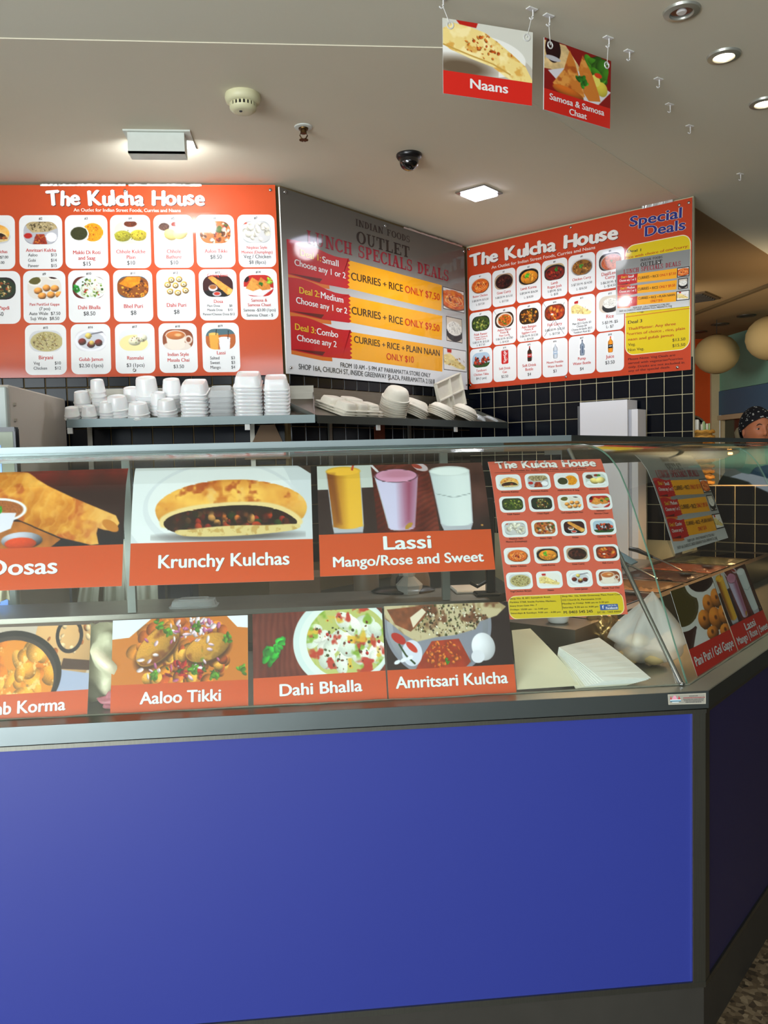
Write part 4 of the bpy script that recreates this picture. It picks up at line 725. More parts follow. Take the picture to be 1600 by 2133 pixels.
def smoke():
    c = hz(506, 210, CEIL - .02); t = thing('smoke_detector', (c[0], c[1], CEIL), 'yellowed round smoke detector on the ceiling', 'smoke detector')
    G((c[0], c[1], CEIL)).lathe([(.062, 0), (.064, -.012), (.06, -.026), (.05, -.032)], n=36).build('base', CREAM, t, True)
    g = G((c[0], c[1], CEIL)).lathe([(.044, -.03), (.044, -.044)], n=36); g.build('dark_chamber', BLACK, t, True)
    for k in range(20):
        a = 2 * PI * k / 20; G((c[0] + .0455 * math.cos(a), c[1] + .0455 * math.sin(a), CEIL), (math.cos(a), math.sin(a), 0), (-math.sin(a), math.cos(a), 0)).box((-.003, -.0035, -.046), (.002, .0035, -.031)).build('vent_fin', CREAM, t)
    G((c[0], c[1], CEIL)).lathe([(.048, -.045), (.047, -.05), (.038, -.058), (.03, -.06)], n=36).build('cap', CREAM, t, True)
    G((c[0] - .008, c[1] - .01, CEIL)).lathe([(.006, -.059), (.005, -.0625)], n=12).build('test_button', RUBBER, t)
smoke()
def sprinkler():
    c = hz(632, 264, CEIL); t = thing('fire_sprinkler', (c[0], c[1], CEIL), 'small tarnished brass sprinkler head with a toothed deflector', 'sprinkler')
    G((c[0], c[1], CEIL)).lathe([(.036, 0), (.034, -.004), (.018, -.006)], n=24).build('escutcheon', FIX, t, True)
    G((c[0], c[1], CEIL)).lathe([(.02, -.004), (.018, -.012), (.012, -.014), (.012, -.026)], n=16).build('body', BRONZE, t, True)
    g = G((c[0], c[1], CEIL)); [g.tube([(s * .01, 0, -.022), (s * .015, 0, -.034), (s * .005, 0, -.05)], .0025, 6) for s in (1, -1)]; g.build('yoke', BRONZE, t)
    g = G((c[0], c[1], CEIL - .05))
    for k in range(10): a = 2 * PI * k / 10; g.add([(.006 * math.cos(a - .3), .006 * math.sin(a - .3), 0), (.018 * math.cos(a - .2), .018 * math.sin(a - .2), 0), (.018 * math.cos(a + .2), .018 * math.sin(a + .2), 0), (.006 * math.cos(a + .3), .006 * math.sin(a + .3), 0)], [(0, 1, 2, 3)])
    g.lathe([(.008, -.001), (.008, .002)], n=10); solid(g.build('deflector', BRONZE, t), .002)
sprinkler()
def dome():
    c = hz(852, 322, CEIL); t = thing('dome_camera', (c[0], c[1], CEIL), 'glossy black dome security camera on the ceiling', 'security camera')
    G((c[0], c[1], CEIL)).lathe([(.055, 0), (.056, -.008), (.05, -.018), (.043, -.022)], n=36).build('base_ring', BLACK, t, True)
    G((c[0], c[1], CEIL - .02)).lathe([(.042, 0)] + [(.042 * math.cos(a), -.012 - .036 * math.sin(a)) for a in np.linspace(0, 1.5, 10)], n=36).build('dome', BLACKG, t, True)
    G((c[0] - .02, c[1] - .028, CEIL - .045)).lathe([(.007, 0), (.008, .01)], n=12).build('lens', mat('lens_glass', (70, 60, 60), .05, coat=1), t)
dome()

def hook(px, lab, z=CEIL + .003, s=1.0):
    c = hz(*px, z); t = thing('ceiling_hook', (c[0], c[1], z), lab, 'hook', 'white adhesive ceiling hooks'); a = .5
    G((c[0], c[1], z), (math.cos(a), math.sin(a), 0), (-math.sin(a), math.cos(a), 0)).box((-.017 * s, -.009 * s, -.003), (.017 * s, .009 * s, 0), .001).build('pad', WHITE, t)
    g = G((c[0], c[1], z), (math.cos(a), math.sin(a), 0), (-math.sin(a), math.cos(a), 0)); g.tube([(.004, 0, -.002), (.004, 0, -.022)] + [(-.004 + .008 * math.cos(u), 0, -.024 - .008 * math.sin(u)) for u in np.linspace(0, 2.6, 8)], .002 * s, 8)
    g.build('hook_arm', WHITE, t, True); return c
hk = [hook(p, l) for p, l in (((921, -6), 'ceiling hook at the very top edge, holding the left cord of the flatbread sign'), ((1108, 18), 'large ceiling hook above the right corner of the flatbread sign'), ((1143, 32), 'ceiling hook above the left corner of the pastry sign'),
    ((1267, 78), 'ceiling hook above the right corner of the pastry sign'), ((1310, 106), 'empty ceiling hook just right of the pastry sign'), ((1372, 164), 'empty ceiling hook in the middle of the empty row, third from the pastry sign'),
    ((1395, 217), 'empty ceiling hook below and right of the middle one'), ((1437, 262), 'empty ceiling hook second nearest the wall corner'), ((1542, 362), 'smallest empty ceiling hook, furthest away near the dim brown ceiling'))]
def lantern(px, r, Y, lab):
    c = hy(*px, Y); t = thing('paper_lantern', c, lab, 'paper lantern', 'round cream paper lanterns')
    pr = []; n = 17
    for i in range(n + 1):
        a = PI * (.06 + .88 * i / n); pr.append((r * math.sin(a) * (1.0 if i % 2 else .982), r * .9 * math.cos(a)))
    G(c).lathe(pr[::-1], n=40, cap=(False, False)).build('paper_shade', mat('cream_lantern_paper', (170, 146, 100), .8, var=.05, scale=9, bump=.06), t, True)
    g = G(c); g.tube([(.2 * r * math.cos(a), .2 * r * math.sin(a), .89 * r) for a in np.linspace(0, 6.28, 20)[:-1]], .004, 6, True); g.build('wire_ring', BRONZE, t)
    G(c).tube([(0, 0, r * .88), (0, 0, CEIL - c[2])], .003, 6).build('cord', RUBBER, t)
lantern((1493, 738), .217, 7.9, 'whole cream paper lantern hanging in front of the orange wall')
lantern((1607, 704), .225, 7.2, 'cream paper lantern cut off by the right edge, nearer than the other')
# ---------------------------------------------------------------- menu boards
OR = (188, 70, 26); RED = (190, 62, 54); DK = (58, 58, 60); WH = (232, 232, 230)
def board_thing(name, label, px4, surf, base, thick=.008, cat='menu board', pm=P_GLOSS, group=None, nu=2, nv=2, d0=.0, pmat=None):
    sh = Sheet(px4, surf, d0); c = sh.map(np.array([sh.W / 2]), np.array([sh.H]), np.array([0.]))[0]
    t = thing(name, c, label, cat, group); sh.t = t; sh.pm = pm
    sh.board('panel', thick, pmat or mat('acrylic_board_edge', (206, 208, 204), .3), t, nu, nv)
    if base is not None:
        if nv > 2: sh.grad(0, 0, sh.W, sh.H, [base, base], 0.7, 40)
        else: sh.poly([(0, 0), (sh.W, 0), (sh.W, sh.H), (0, sh.H)], base, .7)
    return sh
def bolts(sh, pts, m=CHROME, r=.008):
    for x, y in pts:
        u, v = sh.uv(x, y); P = sh.map(np.array([u, u + r, u]), np.array([v, v, v + r]), np.array([.0, .0, .0])); ex = (P[1] - P[0]) / r; ey = (P[2] - P[0]) / r; n = np.cross(ex, ey); n *= np.sign(n @ (CAM - P[0]))
        G(P[0], ex, ey, n).lathe([(r, .0), (r, .004), (r * .7, .0065), (r * .3, .007)], n=16).build('bolt', m, sh.t, True)
def card(sh, u, v, w, h, num, kind, lines, seed, iw=.80, ih=.42, iy=.12):
    """u,v = top left of a white dish card"""
    sh.rrect(u, v, u + w, v + h, w * .17, (226, 228, 228), 1.5)
    if num: sh.text(num, u + w / 2, v + h * .085, h * .045, DK, b=.03)
    if kind: p = dish(kind, 58, 42, seed); sh.pic(p, u + w * (1 - iw) / 2, v + h * iy, u + w * (1 + iw) / 2, v + h * (iy + ih), h * ih * .42, 2)
    for L in lines:
        t, y, s, c = L[:4]
        if '|' in t: a, b = t.split('|'); sh.text(a, u + w * .2, v + h * y, h * s, c, 'l'); sh.text(b, u + w * .86, v + h * y, h * s, c, 'r')
        else:
            g = glyphs(t, .012 if c is DK else .024); ww = g[2] * h * s * .92; sh.text(t, u + w / 2, v + h * y, h * s, c, w=min(ww, w * .93), b=.012 if c is DK else .024)
# left board
S1 = PlaneS((0, 3.975, 0), (0, 1, 0), (1, 0, 0), (0, 0, -1))
B1 = board_thing('menu_board', 'orange menu board with nineteen dish cards on the back wall, left', [(-150, 386), (573, 385), (590.5, 781), (-150, 789)], S1, OR)
def z1(x, y): return (x / 2.6667, 370 + y / 2.6667)
R_, D_ = RED, DK
rows = [
 [('#1', 'krunch', [('Krunchy Kulchas', .70, .055, R_), ('Plain/Butter - $7.00', .80, .05, D_), ('Masala - $8.00', .90, .05, D_)]),
  ('#2', 'amrit', [('Amritsari Kulcha', .68, .06, R_), ('Aaloo|$13', .765, .055, D_), ('Gobi|$14', .865, .055, D_), ('Paneer|$15', .965, .055, D_)]),
  ('#3', 'makki', [('Makki Di Roti', .73, .068, R_), ('and Saag', .835, .068, R_), ('$15', .945, .075, D_)]),
  ('#4', 'chhkul', [('Chhole Kulche', .72, .068, R_), ('Plain', .825, .068, R_), ('$10', .935, .075, D_)]),
  ('#5', 'bathure', [('Chhole', .72, .068, R_), ('Bathure', .825, .068, R_), ('$10', .935, .075, D_)]),
  ('#6', 'tikkis', [('Aaloo Tikki', .72, .068, R_), ('$8.50', .835, .075, D_)]),
  ('#7', 'momo', [('Nepleas Style', .65, .055, R_), ('Momos (Dumplings)', .74, .055, R_), ('Veg / Chicken', .83, .07, D_), ('$8 (8pcs)', .935, .065, D_)])],
 [('#8', 'papdi', [('Chaat Papdi', .73, .068, R_), ('$8.50', .85, .075, D_)]),
  ('#9', 'pani', [('Pani Puri/Gol Gappe', .665, .05, R_), ('(7 pcs)', .75, .055, D_), ('Aate Wale  $7.50', .845, .06, D_), ('Suji Wale  $8.50', .94, .06, D_)]),
  ('#10', 'dahibh', [('Dahi Bhalla', .745, .07, R_), ('$8.50', .865, .075, D_)]),
  ('#11', 'bhel', [('Bhel Puri', .735, .075, R_), ('$8', .865, .08, D_)]),
  ('#12', 'dahipuri', [('Dahi Puri', .725, .075, R_), ('$8', .86, .08, D_)]),
  ('#13', 'dosa', [('Coming Soon', .145, .055, R_), ('Dosa', .66, .065, R_), ('Plain Dosa|$8', .735, .045, D_), ('Masala Dosa|$10', .815, .045, D_), ('Paneer/Cheese Dosa $12', .90, .045, D_)]),
  ('#14', 'samosa', [('Samosa &', .645, .06, R_), ('Samosa Chaat', .735, .06, R_), ('Samosa -$3.00 (1pcs)', .835, .055, D_), ('Samosa Chaat - $', .935, .055, D_)])],
 [None,
  ('#15', 'biryani', [('Biryani', .69, .075, R_), ('Veg|$10', .795, .06, D_), ('Chicken|$12', .895, .06, D_)]),
  ('#16', 'gulab', [('Gulab Jamun', .735, .068, R_), ('$2.50 (1pcs)', .86, .07, D_)]),
  ('#17', 'rasmalai', [('Rasmalai', .72, .07, R_), ('$3 (1pcs)', .865, .07, D_)]),
  ('#18', 'chai', [('Indian Style', .66, .068, R_), ('Masala Chai', .775, .068, R_), ('$3.50', .905, .07, D_)]),
  ('#19', 'lassi2', [('Lassi', .64, .07, R_), ('Salted|$3', .74, .06, D_), ('Sweet|$3', .835, .06, D_), ('Mango|$4', .93, .06, D_)])]]
XS = [[(-160, 78), (98, 340), (350, 592), (600, 832), (842, 1070), (1078, 1305), (1312, 1535)], [(-150, 108), (120, 358), (368, 603), (617, 843), (858, 1083), (1095, 1318), (1325, 1548)], [None, (130, 362), (382, 608), (627, 855), (870, 1093), (1112, 1332)]]
YS = [(204, 497, 201, 487), (508, 800, 497, 780), (809, 1095, 797, 1075)]
for r in range(3):
    for c, k in enumerate(rows[r]):
        if k is None: continue
        x0, x1 = XS[r][c]; f = ((x0 + x1) / 2 - 200) / 1250; y0 = YS[r][0] + (YS[r][2] - YS[r][0]) * f; y1 = YS[r][1] + (YS[r][3] - YS[r][1]) * f
        u0, v0 = B1.uv(*z1(x0, y0)); u1, v1 = B1.uv(*z1(x1, y1)); card(B1, u0, v0, u1 - u0, v1 - v0, k[0], k[1], k[2], 3 + c + r * 7)
B1.jaunty('The Kulcha House', z1(250, 150), z1(1130, 148), 29, (238, 236, 232))
B1.tline('An Outlet for Indian Street Foods, Curries and Naans', z1(400, 184), z1(996, 187), 6.6, (238, 226, 214), .02)
bolts(B1, [z1(685, 72), z1(1501, 68), z1(738, 1068), (-40, 400)])
B1.finish(B1.t, P_GLOSS)
# torn tape ends along the top of the boards
TAPE = mat('silver_foil_tape', (190, 192, 190), .3, .8, .2)
def tape(surf, a, b, h, par, n=22, d=.003, seed=1, m=TAPE):
    r = random.Random(seed); A = surf.solve(*a); B = surf.solve(*b); V = []; F = []
    for i in range(n + 1):
        k = i / n; q = A + (B - A) * k; w = h * r.uniform(.35, 1); j = r.uniform(-.001, .001)
        V += [surf.at(q[0], q[1] + .004, d), surf.at(q[0], q[1] - w, d + .002 + j)]
    for i in range(n): F.append((2 * i, 2 * i + 2, 2 * i + 3, 2 * i + 1))
    return mesh('tape', V, F, m, par)
tape(S1, (84, 386), (262, 386), .006, B1.t, 40)
tape(S1, (268, 386), (420, 386.5), .006, B1.t, 30, seed=4)

# middle board: lunch deals, on the diagonal wall
S2 = PlaneS(WC1 - N1 * .03, N1, E1, -ZU)
B2 = board_thing('menu_board', 'grey and yellow lunch deals board on the diagonal wall, middle', [(582, 389), (967, 517), (974, 812), (598, 778)], S2, None)
def z2(x, y): return (570 + x / 3.902, 370 + y / 3.902)
B2.grad(0, 0, B2.W, B2.H, [(92, 88, 82), (104, 101, 95), (136, 133, 128), (178, 178, 176), (204, 206, 206), (216, 218, 220), (222, 224, 226)], .7)  # printed grey blend, its top darkened further to imitate a dark reflection
def deals(sh, Z):
    slabs = [('INDIAN FOODS', (668, 390), (1110, 530), 13.5, (52, 42, 40)), ('OUTLET', (676, 530), (1108, 655), 24, (44, 34, 32)), ('LUNCH SPECIALS DEALS', (272, 535), (1424, 845), 25, (150, 34, 50))]
    for t, a, b, h, c in slabs: sh.tline(t, Z(*a), Z(*b), h * Z.k, c, f=slab)
    for i, (a, b, c_, d) in enumerate([((105, 500), (615, 660), (118, 785), (610, 905)), ((118, 810), (618, 952), (132, 1092), (625, 1182)), ((135, 1125), (630, 1240), (143, 1402), (632, 1478))]):
        U = [sh.uv(*Z(*q)) for q in (a, b, d, c_)]; rt = [(1368, 875), (1372, 1125), (1378, 1375)][i]; rb = [(1364, 1085), (1368, 1322), (1372, 1578)][i]
        ym, yb = sh.uv(*Z(*rt)), sh.uv(*Z(*rb)); N = 14
        zig = [(U[1][0] * (1 - k / N) + U[2][0] * k / N + (.006 if k % 2 else -.006) * sh.W, U[1][1] * (1 - k / N) + U[2][1] * k / N) for k in range(N + 1)]
        sh.poly([(U[1][0] - .01 * sh.W, U[1][1] + .01 * sh.H), tuple(ym), tuple(yb), (U[2][0] - .01 * sh.W, U[2][1] - .002)], (236, 164, 20), 1.4)
        top = [(U[0][0] * (1 - k) + U[1][0] * k, U[0][1] * (1 - k) + U[1][1] * k + math.sin(k * PI * 2) * -.012 * sh.H) for k in np.linspace(0, 1, 9)]
        bot = [(U[2][0] * (1 - k) + U[3][0] * k, U[2][1] * (1 - k) + U[3][1] * k + (1 - abs(1 - 2 * k)) * .01 * sh.H) for k in np.linspace(0, 1, 7)]
        sh.poly([(x, y + .012 * sh.H) for x, y in top[:6]] + [(x, y + .022 * sh.H) for x, y in bot[2:]], (206, 110, 40), 1.6)
        sh.poly(top + zig + bot, (186, 24, 30), 2)
        sh.poly([(x, y - .006 * sh.H) for x, y in bot[3:][::-1]] + [(bot[3][0] + .1 * (bot[0][0] - bot[3][0]), bot[3][1] - .03 * sh.H)], (96, 20, 16), 2.4)
    T = [('Deal 1:', (218, 635), (385, 682), 13, (226, 190, 40)), ('Small', (398, 692), (528, 725), 13, WH), ('Choose any 1 or 2', (170, 712), (585, 822), 12.5, WH), ('CURRIES', (632, 830), (872, 885), 15, (40, 26, 20)), ('+', (890, 888), (920, 896), 12, (60, 40, 30)), ('RICE', (940, 905), (1052, 930), 14.5, (40, 26, 20)), ('ONLY $7.50', (1070, 934), (1350, 1000), 14, (196, 40, 20)),
         ('Deal 2:', (210, 940), (372, 975), 13, (226, 190, 40)), ('Medium', (385, 980), (566, 1020), 13, WH), ('Choose any 1 or 2', (183, 1020), (598, 1108), 12.5, WH), ('CURRIES', (636, 1108), (872, 1155), 15, (40, 26, 20)), ('+', (890, 1160), (920, 1165), 12, (60, 40, 30)), ('RICE', (940, 1175), (1052, 1198), 14.5, (40, 26, 20)), ('ONLY $9.50', (1070, 1200), (1348, 1252), 14, (196, 40, 20)),
         ('Deal 3:', (174, 1236), (342, 1270), 13, (226, 190, 40)), ('Combo', (352, 1274), (524, 1302), 13, WH), ('Choose any 2', (190, 1325), (512, 1380), 12.5, WH), ('CURRIES', (656, 1340), (866, 1376), 13.5, (40, 26, 20)), ('+', (884, 1380), (910, 1384), 11, (60, 40, 30)), ('RICE', (926, 1388), (1025, 1404), 13, (40, 26, 20)), ('+', (1042, 1408), (1068, 1411), 11, (60, 40, 30)), ('PLAIN NAAN', (1082, 1413), (1350, 1452), 13, (40, 26, 20)), ('ONLY $10', (920, 1478), (1140, 1506), 13, (196, 40, 20)),
         ('FROM 10 AM - 5 PM AT PARRAMATTA STORE ONLY', (545, 1540), (1276, 1624), 9, (60, 60, 60)), ('SHOP 16A, CHURCH ST, INSIDE GREENWAY PLAZA, PARRAMATTA 2150', (204, 1556), (1292, 1676), 10, (60, 60, 60)), ('|', (1300, 1678), (1306, 1679), 10, (60, 60, 60))]
    for t, a, b, h, c in T: sh.tline(t, Z(*a), Z(*b), h * Z.k, c, .022 if c is WH or c == (226, 190, 40) else .012, lay=5)
    for k, (a, b) in (('butter', ((1378, 890), (1548, 1112))), ('rice', ((1405, 1130), (1532, 1358))), ('naan', ((1382, 1385), (1566, 1592)))):
        (u0, v0), (u1, v1) = sh.uv(*Z(*a)), sh.uv(*Z(*b)); v1 -= (v1 - v0) * .08; sh.poly([(u0 - .004, v0 - .004), (u1 + .004, v0 - .004), (u1 + .004, v1 + .004), (u0 - .004, v1 + .004)], (36, 28, 26), 1.5); sh.pic(dish(k, 44, 48, 9), u0, v0, u1, v1, 0, 2.2)
z2.k = 1.0
deals(B2, z2)
bolts(B2, [z2(90, 118), z2(906, 392), z2(140, 1545), z2(940, 1632), z2(1545, 600), z2(1566, 1680)])
B2.finish(B2.t, P_GLOSS); tape(S2, (840, 474), (962, 514), .008, B2.t, 30, seed=8)

# right board
S3 = PlaneS(WC2 - N3 * .022, N3, E3, -ZU)
B3 = board_thing('menu_board', 'orange menu board with eighteen dish cards and yellow special deals panel, right', [(973, 517), (1442.5, 411), (1439, 770), (977.5, 811)], S3, (186, 60, 24))
def z3(x, y): return (950 + x / 3.137, 400 + y / 3.137)
def T(t, pr): return [(s, y, h, R_) for s, y, h in t] + [(s, y, h, D_) for s, y, h in pr]
it = [('#1', 'butter', T([('Butter Chicken', .64, .06)], [('S-$8.50 M- $15.50', .76, .055), ('L- $17.50', .87, .055)])), ('#2', 'goat', T([('Goat Curry', .66, .07)], [('S-$8.50 M- $15.50', .78, .055), ('L- $17.50', .9, .055)])), ('#3', 'korma', T([('Lamb Korma', .66, .07)], [('S-$9.50 M- $16.50', .78, .055), ('L- $18.50', .9, .055)])),
 ('#4', 'josh', T([('Lamb', .65, .07), ('Rogan Josh', .745, .07)], [('S-$9 M- $16', .85, .06), ('L- $18', .945, .06)])), ('#5', 'chcurry', T([('Chicken Curry', .66, .065)], [('S-$7.50 M- $14.50', .79, .058), ('L- $16.50', .91, .058)])), ('#6', 'daal', T([('Daal/Lentil', .66, .08), ('Curry', .755, .08)], [('S-$6.50 M- $12', .87, .06), ('L- $14.50', .96, .06)])),
 ('#7', 'palak', T([('Palak Paneer', .66, .065), ('Cottage Cheese &', .73, .045), ('Spinach Curry', .79, .045)], [('S-$8.50 M- $15.50', .88, .055), ('L- $17.50', .96, .055)])), ('#8', 'matar', T([('Aaloo Matar', .63, .065), ('Potato &', .70, .055), ('Peas Curry', .78, .055)], [('S-$6.50 M- $12.50', .87, .055), ('L- $14.50', .96, .055)])), ('#9', 'baingan', T([('Aalo Baingan', .64, .065), ('Potato &', .71, .055), ('Eggplant Curry', .79, .055)], [('S-$6.50 M- $12.50', .88, .055), ('L- $14.50', .97, .055)])),
 ('#10', 'fish', T([('Fish Curry', .68, .075)], [('S-$8.50 M- $15.50', .81, .058), ('L- $17.50', .92, .058)])), ('#11', 'naan', T([('Naans', .65, .07)], [('Plain $2.5 Garlic $3', .735, .05), ('Cheese $4', .81, .05), ('Cheese & Garlic $4.5', .885, .05), ('Tandoori Roti $3', .96, .05)])), ('#12', 'rice', T([('Rice', .68, .09)], [('S-$3 M- $5', .82, .07), ('L- $7', .93, .07)])),
 ('#13', 'tikka', T([('Tandoori', .66, .07), ('Chicken Tikka', .77, .065)], [('$4 (1 pcs)', .88, .065)])), ('#14', 'can', T([('Soft Drink', .67, .065), ('Can', .77, .065)], [('$2.50', .9, .075)])), ('#15', 'cola', T([('Soft Drink', .66, .075), ('Bottle', .77, .075)], [('$4', .91, .08)])), ('#16', 'water', T([('Mount Franklin', .64, .06), ('Water Bottle', .75, .06)], [('$3', .89, .08)])), ('#17', 'pump', T([('Pump', .63, .075), ('Water Bottle', .75, .07)], [('$4', .9, .08)])), ('#18', 'juice', T([('Juice', .66, .085)], [('$3.50', .81, .085)]))]
cl = [B3.uv(*z3(x, y))[0] for x, y in ((93, 1130), (243, 1120), (403, 1110), (563, 1090), (735, 1070), (915, 1050))]; cr_ = [B3.uv(*z3(x, y))[0] for x, y in ((240, 1130), (397, 1110), (557, 1100), (728, 1080), (908, 1060), (1095, 1040))]
cw = float(np.mean(np.array(cr_) - np.array(cl))); cp = (cl[5] - cl[0]) / 5
rt = [np.mean([B3.uv(*z3(157, 538))[1], B3.uv(*z3(1000, 368))[1]]), np.mean([B3.uv(*z3(157, 782))[1], B3.uv(*z3(1000, 650))[1]]), np.mean([B3.uv(*z3(165, 1022))[1], B3.uv(*z3(1005, 915))[1]])]
chh = float(np.mean([B3.uv(*z3(165, 1252))[1], B3.uv(*z3(1005, 1172))[1]]) - rt[2])
for i, (n, k, L) in enumerate(it):
    u = cl[0] + cp * (i % 6); v = rt[i // 6]; dr = k in ('can', 'cola', 'water', 'pump', 'juice')
    if dr:
        card(B3, u, v, cw, chh, n, None, L, i); B3.pic(dish(k, 20, 44, 5), u + cw * (.34 if k == 'can' else .4), v + chh * .11, u + cw * (.66 if k == 'can' else .62), v + chh * .52, 0, 2)
        if k == 'can': B3.text('Coca-Cola', u + cw * .53, v + chh * .31, chh * .06, (240, 240, 240), w=chh * .3, rot=-PI / 2, lay=3)
    else: card(B3, u, v, cw, chh, n, k, L, i + 30)
for a, b in (((565, 722), (705, 928)), ((708, 722), (577, 945)), ((245, 775), (360, 955))):
    (x0, y0), (x1, y1) = B3.uv(*z3(*a)), B3.uv(*z3(*b)); B3.poly([(x0 - .001, y0), (x0 + .001, y0), (x1 + .001, y1), (x1 - .001, y1)], (30, 26, 40), 5.5)
B3.jaunty('The Kulcha House', z3(92, 488), z3(1056, 302), 26, (226, 224, 220))
B3.tline('An Outlet for Indian Street Foods, Curries and Naans', z3(232, 504), z3(908, 372), 6.4, (226, 214, 206), .016)
for t, a, b in (('Special', (1137, 228), (1472, 168)), ('Deals', (1235, 292), (1496, 245))):
    for dd, cc, bb, ll in ((0, (220, 214, 206), .06, 3.4), (0, (34, 42, 120), .03, 4)):
        B3.tline(t, z3(*a), z3(*b), 21, cc, bb, lay=ll, ref=.03)
(u0, v0), (u1, v1) = B3.uv(*z3(1102, 352)), B3.uv(*z3(1528, 1032)); v0 = B3.uv(*z3(1330, 310))[1]; v1 = B3.uv(*z3(1310, 1050))[1]; u0 = B3.uv(*z3(1104, 900))[0]
B3.rrect(u0, v0, u1, v1, .05, (232, 224, 190), 1.3); B3.rrect(u0 + .004, v0 + .004, u1 - .004, v1 - .004, .046, (216, 190, 12), 1.6)
BR = (176, 60, 20)
for t, a, b, h, c in (('Deal 1', (1118, 398), (1208, 388), 7, (50, 40, 30)), ('Rice with choice of one*curry:', (1105, 440), (1518, 362), 6.6, BR), ('Non Veg.', (1120, 795), (1228, 785), 6, (90, 74, 20)), ('$13', (1450, 752), (1500, 748), 6, (90, 74, 20)), ('Deal 3', (1124, 863), (1215, 852), 8, (50, 40, 30)), ('Thali/Platter: Any three', (1124, 905), (1436, 870), 7, BR),
                      ('*curries of choice , rice, plain', (1114, 938), (1496, 900), 7, BR), ('naan and gulab jamun', (1124, 973), (1422, 943), 7, BR), ('Veg.', (1124, 1007), (1172, 1003), 7, (100, 80, 20)), ('$13.50', (1414, 978), (1498, 970), 7.5, (100, 80, 20)), ('Non Veg.', (1124, 1042), (1228, 1032), 7, (100, 80, 20)), ('$15.50', (1414, 1014), (1498, 1006), 7.5, (100, 80, 20)),
                      ('Please Note: Veg Deals are', (1124, 1100), (1432, 1072), 5.6, (84, 24, 18)), ('served with vegetarian*curries', (1124, 1126), (1482, 1094), 5.6, (84, 24, 18)), ('only. Drinks are not included in', (1126, 1152), (1492, 1120), 5.6, (84, 24, 18)), ('any of the special deals.', (1126, 1176), (1400, 1150), 5.6, (84, 24, 18))):
    B3.tline(t, z3(*a), z3(*b), h * .8, c, .02)
a, b = B3.uv(*z3(1106, 817)), B3.uv(*z3(1526, 766)); B3.poly([(a[0], a[1]), (b[0], a[1]), (b[0], a[1] + .003), (a[0], a[1] + .003)], (190, 60, 20), 2)
bolts(B3, [z3(85, 375), z3(748, 232), z3(1458, 85), z3(1522, 70), z3(95, 1262), z3(718, 1208), z3(1447, 1145)])
B3.finish(B3.t, P_GLOSS); tape(S3, (1338, 434), (1402, 419), .022, B3.t, 26, seed=3)
# laminated notice taped over the right board
N4 = board_thing('laminated_notice', 'small laminated grey lunch deals notice taped over the yellow panel', [z3(1045, 452), z3(1529, 373), z3(1524, 745), z3(1045, 798)], PlaneS(WC2 - N3 * .027, N3, E3, -ZU), None, .0012, 'notice')
N4.grad(0, 0, N4.W, N4.H, [(132, 134, 132), (136, 138, 136), (150, 152, 150), (176, 178, 176), (206, 208, 208)], .7)
def z4(x, y):   # the big board's layout carried over to the notice
    u, v = B2.uv(*z2(x, y)); u = u / B2.W * N4.W; v = v / B2.H * N4.H
    q = np.linalg.inv(N4.h) @ np.array([u, v, 1]); return (q[0] / q[2], q[1] / q[2])
z4.k = .37
deals(N4, z4); bolts(N4, [z3(1325, 460)]); N4.finish(N4.t, P_GLOSS)
# ---------------------------------------------------------------- counters and the curved glass case
GC = np.array([.955, 1.985, 0]); LC = np.array([.978, 1.928, 0]); XL = -1.75; SL = 2.3
GF = GlassS(GC, (1, 0, 0), (0, 1, 0)); GS = GlassS(GC, E1, N1)
def band(off, z0, z1, side, thick=.0, x_end=None, mitre=True):
    pass
def bis(o, s):       # point on the mitre, s metres behind the line through o
    return np.array([o[0] - .4142 * s, o[1] + s])
def strip_poly(o, s0, s1, side):
    """plan of a strip parallel to a counter front, between setbacks s0 and s1 from corner o, mitred at the corner"""
    a, b = bis(o, s0), bis(o, s1)
    if side == 'front': return [(XL, o[1] + s0), tuple(a), tuple(b), (XL, o[1] + s1)]
    e = np.array([E1[0], E1[1]]) * SL; c = np.array([o[0], o[1]]) + e
    n = np.array([N1[0], N1[1]]); return [tuple(a), tuple(c + n * s0), tuple(c + n * s1), tuple(b)]
POSTM = mat('dark_post_steel', (112, 114, 106), .4, 1, .18, 8, .02, brushed=(60, 60, 1))
for side, lab in (('front', 'front serving counter with long blue glass panel under a curved glass case'), ('side', 'side serving counter running back to the right with a shaded blue panel')):
    t = thing('serving_counter', (LC[0], LC[1], 0) if side == 'front' else tuple(LC + E1 * 1.1), lab, 'counter')
    if side == 'front': CF = t
    else: CS = t
    P = lambda s0, s1: strip_poly(LC, s0, s1, side)
    G().prism(P(0, .66), .905, .935).build('worktop', STEEL, t); G().prism(P(-.004, -.0002), .891, .935).build('front_lip', RAILM, t)
    G().prism(P(.002, .03), .8765, .8868).build('top_rail', POSTM, t)
    G().prism(P(.010, .66), .8868, .905).build('shadow_gap', BLACK, t)
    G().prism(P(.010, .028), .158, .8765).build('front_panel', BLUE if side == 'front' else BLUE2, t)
    G().prism(P(.010, .05), 0, .158).build('kick_plate', mat('dull_kick_steel', (84, 82, 76), .5, .8, .2, 8), t)
    G().prism(P(.004, .03), .158, .173).build('bottom_rail', POSTM, t)
    G().prism(P(.04, .66), 0.0, .893).build('cabinet_body', mat('dark_cabinet_board', (60, 58, 56), .6), t)
g = G(); g.prism([(LC[0] - .034, LC[1] + .005), (LC[0] - .002, LC[1] + .005), (LC[0] + .02, LC[1] + .027), (LC[0] + .01, LC[1] + .035), (LC[0] - .034, LC[1] + .03)], .158, .8868); g.build('corner_post', POSTM, CF)
G().box((LC[0] - .0365, LC[1] + .004, .173), (LC[0] - .0345, LC[1] + .01, .8765)).build('bead', CHROME, CF)
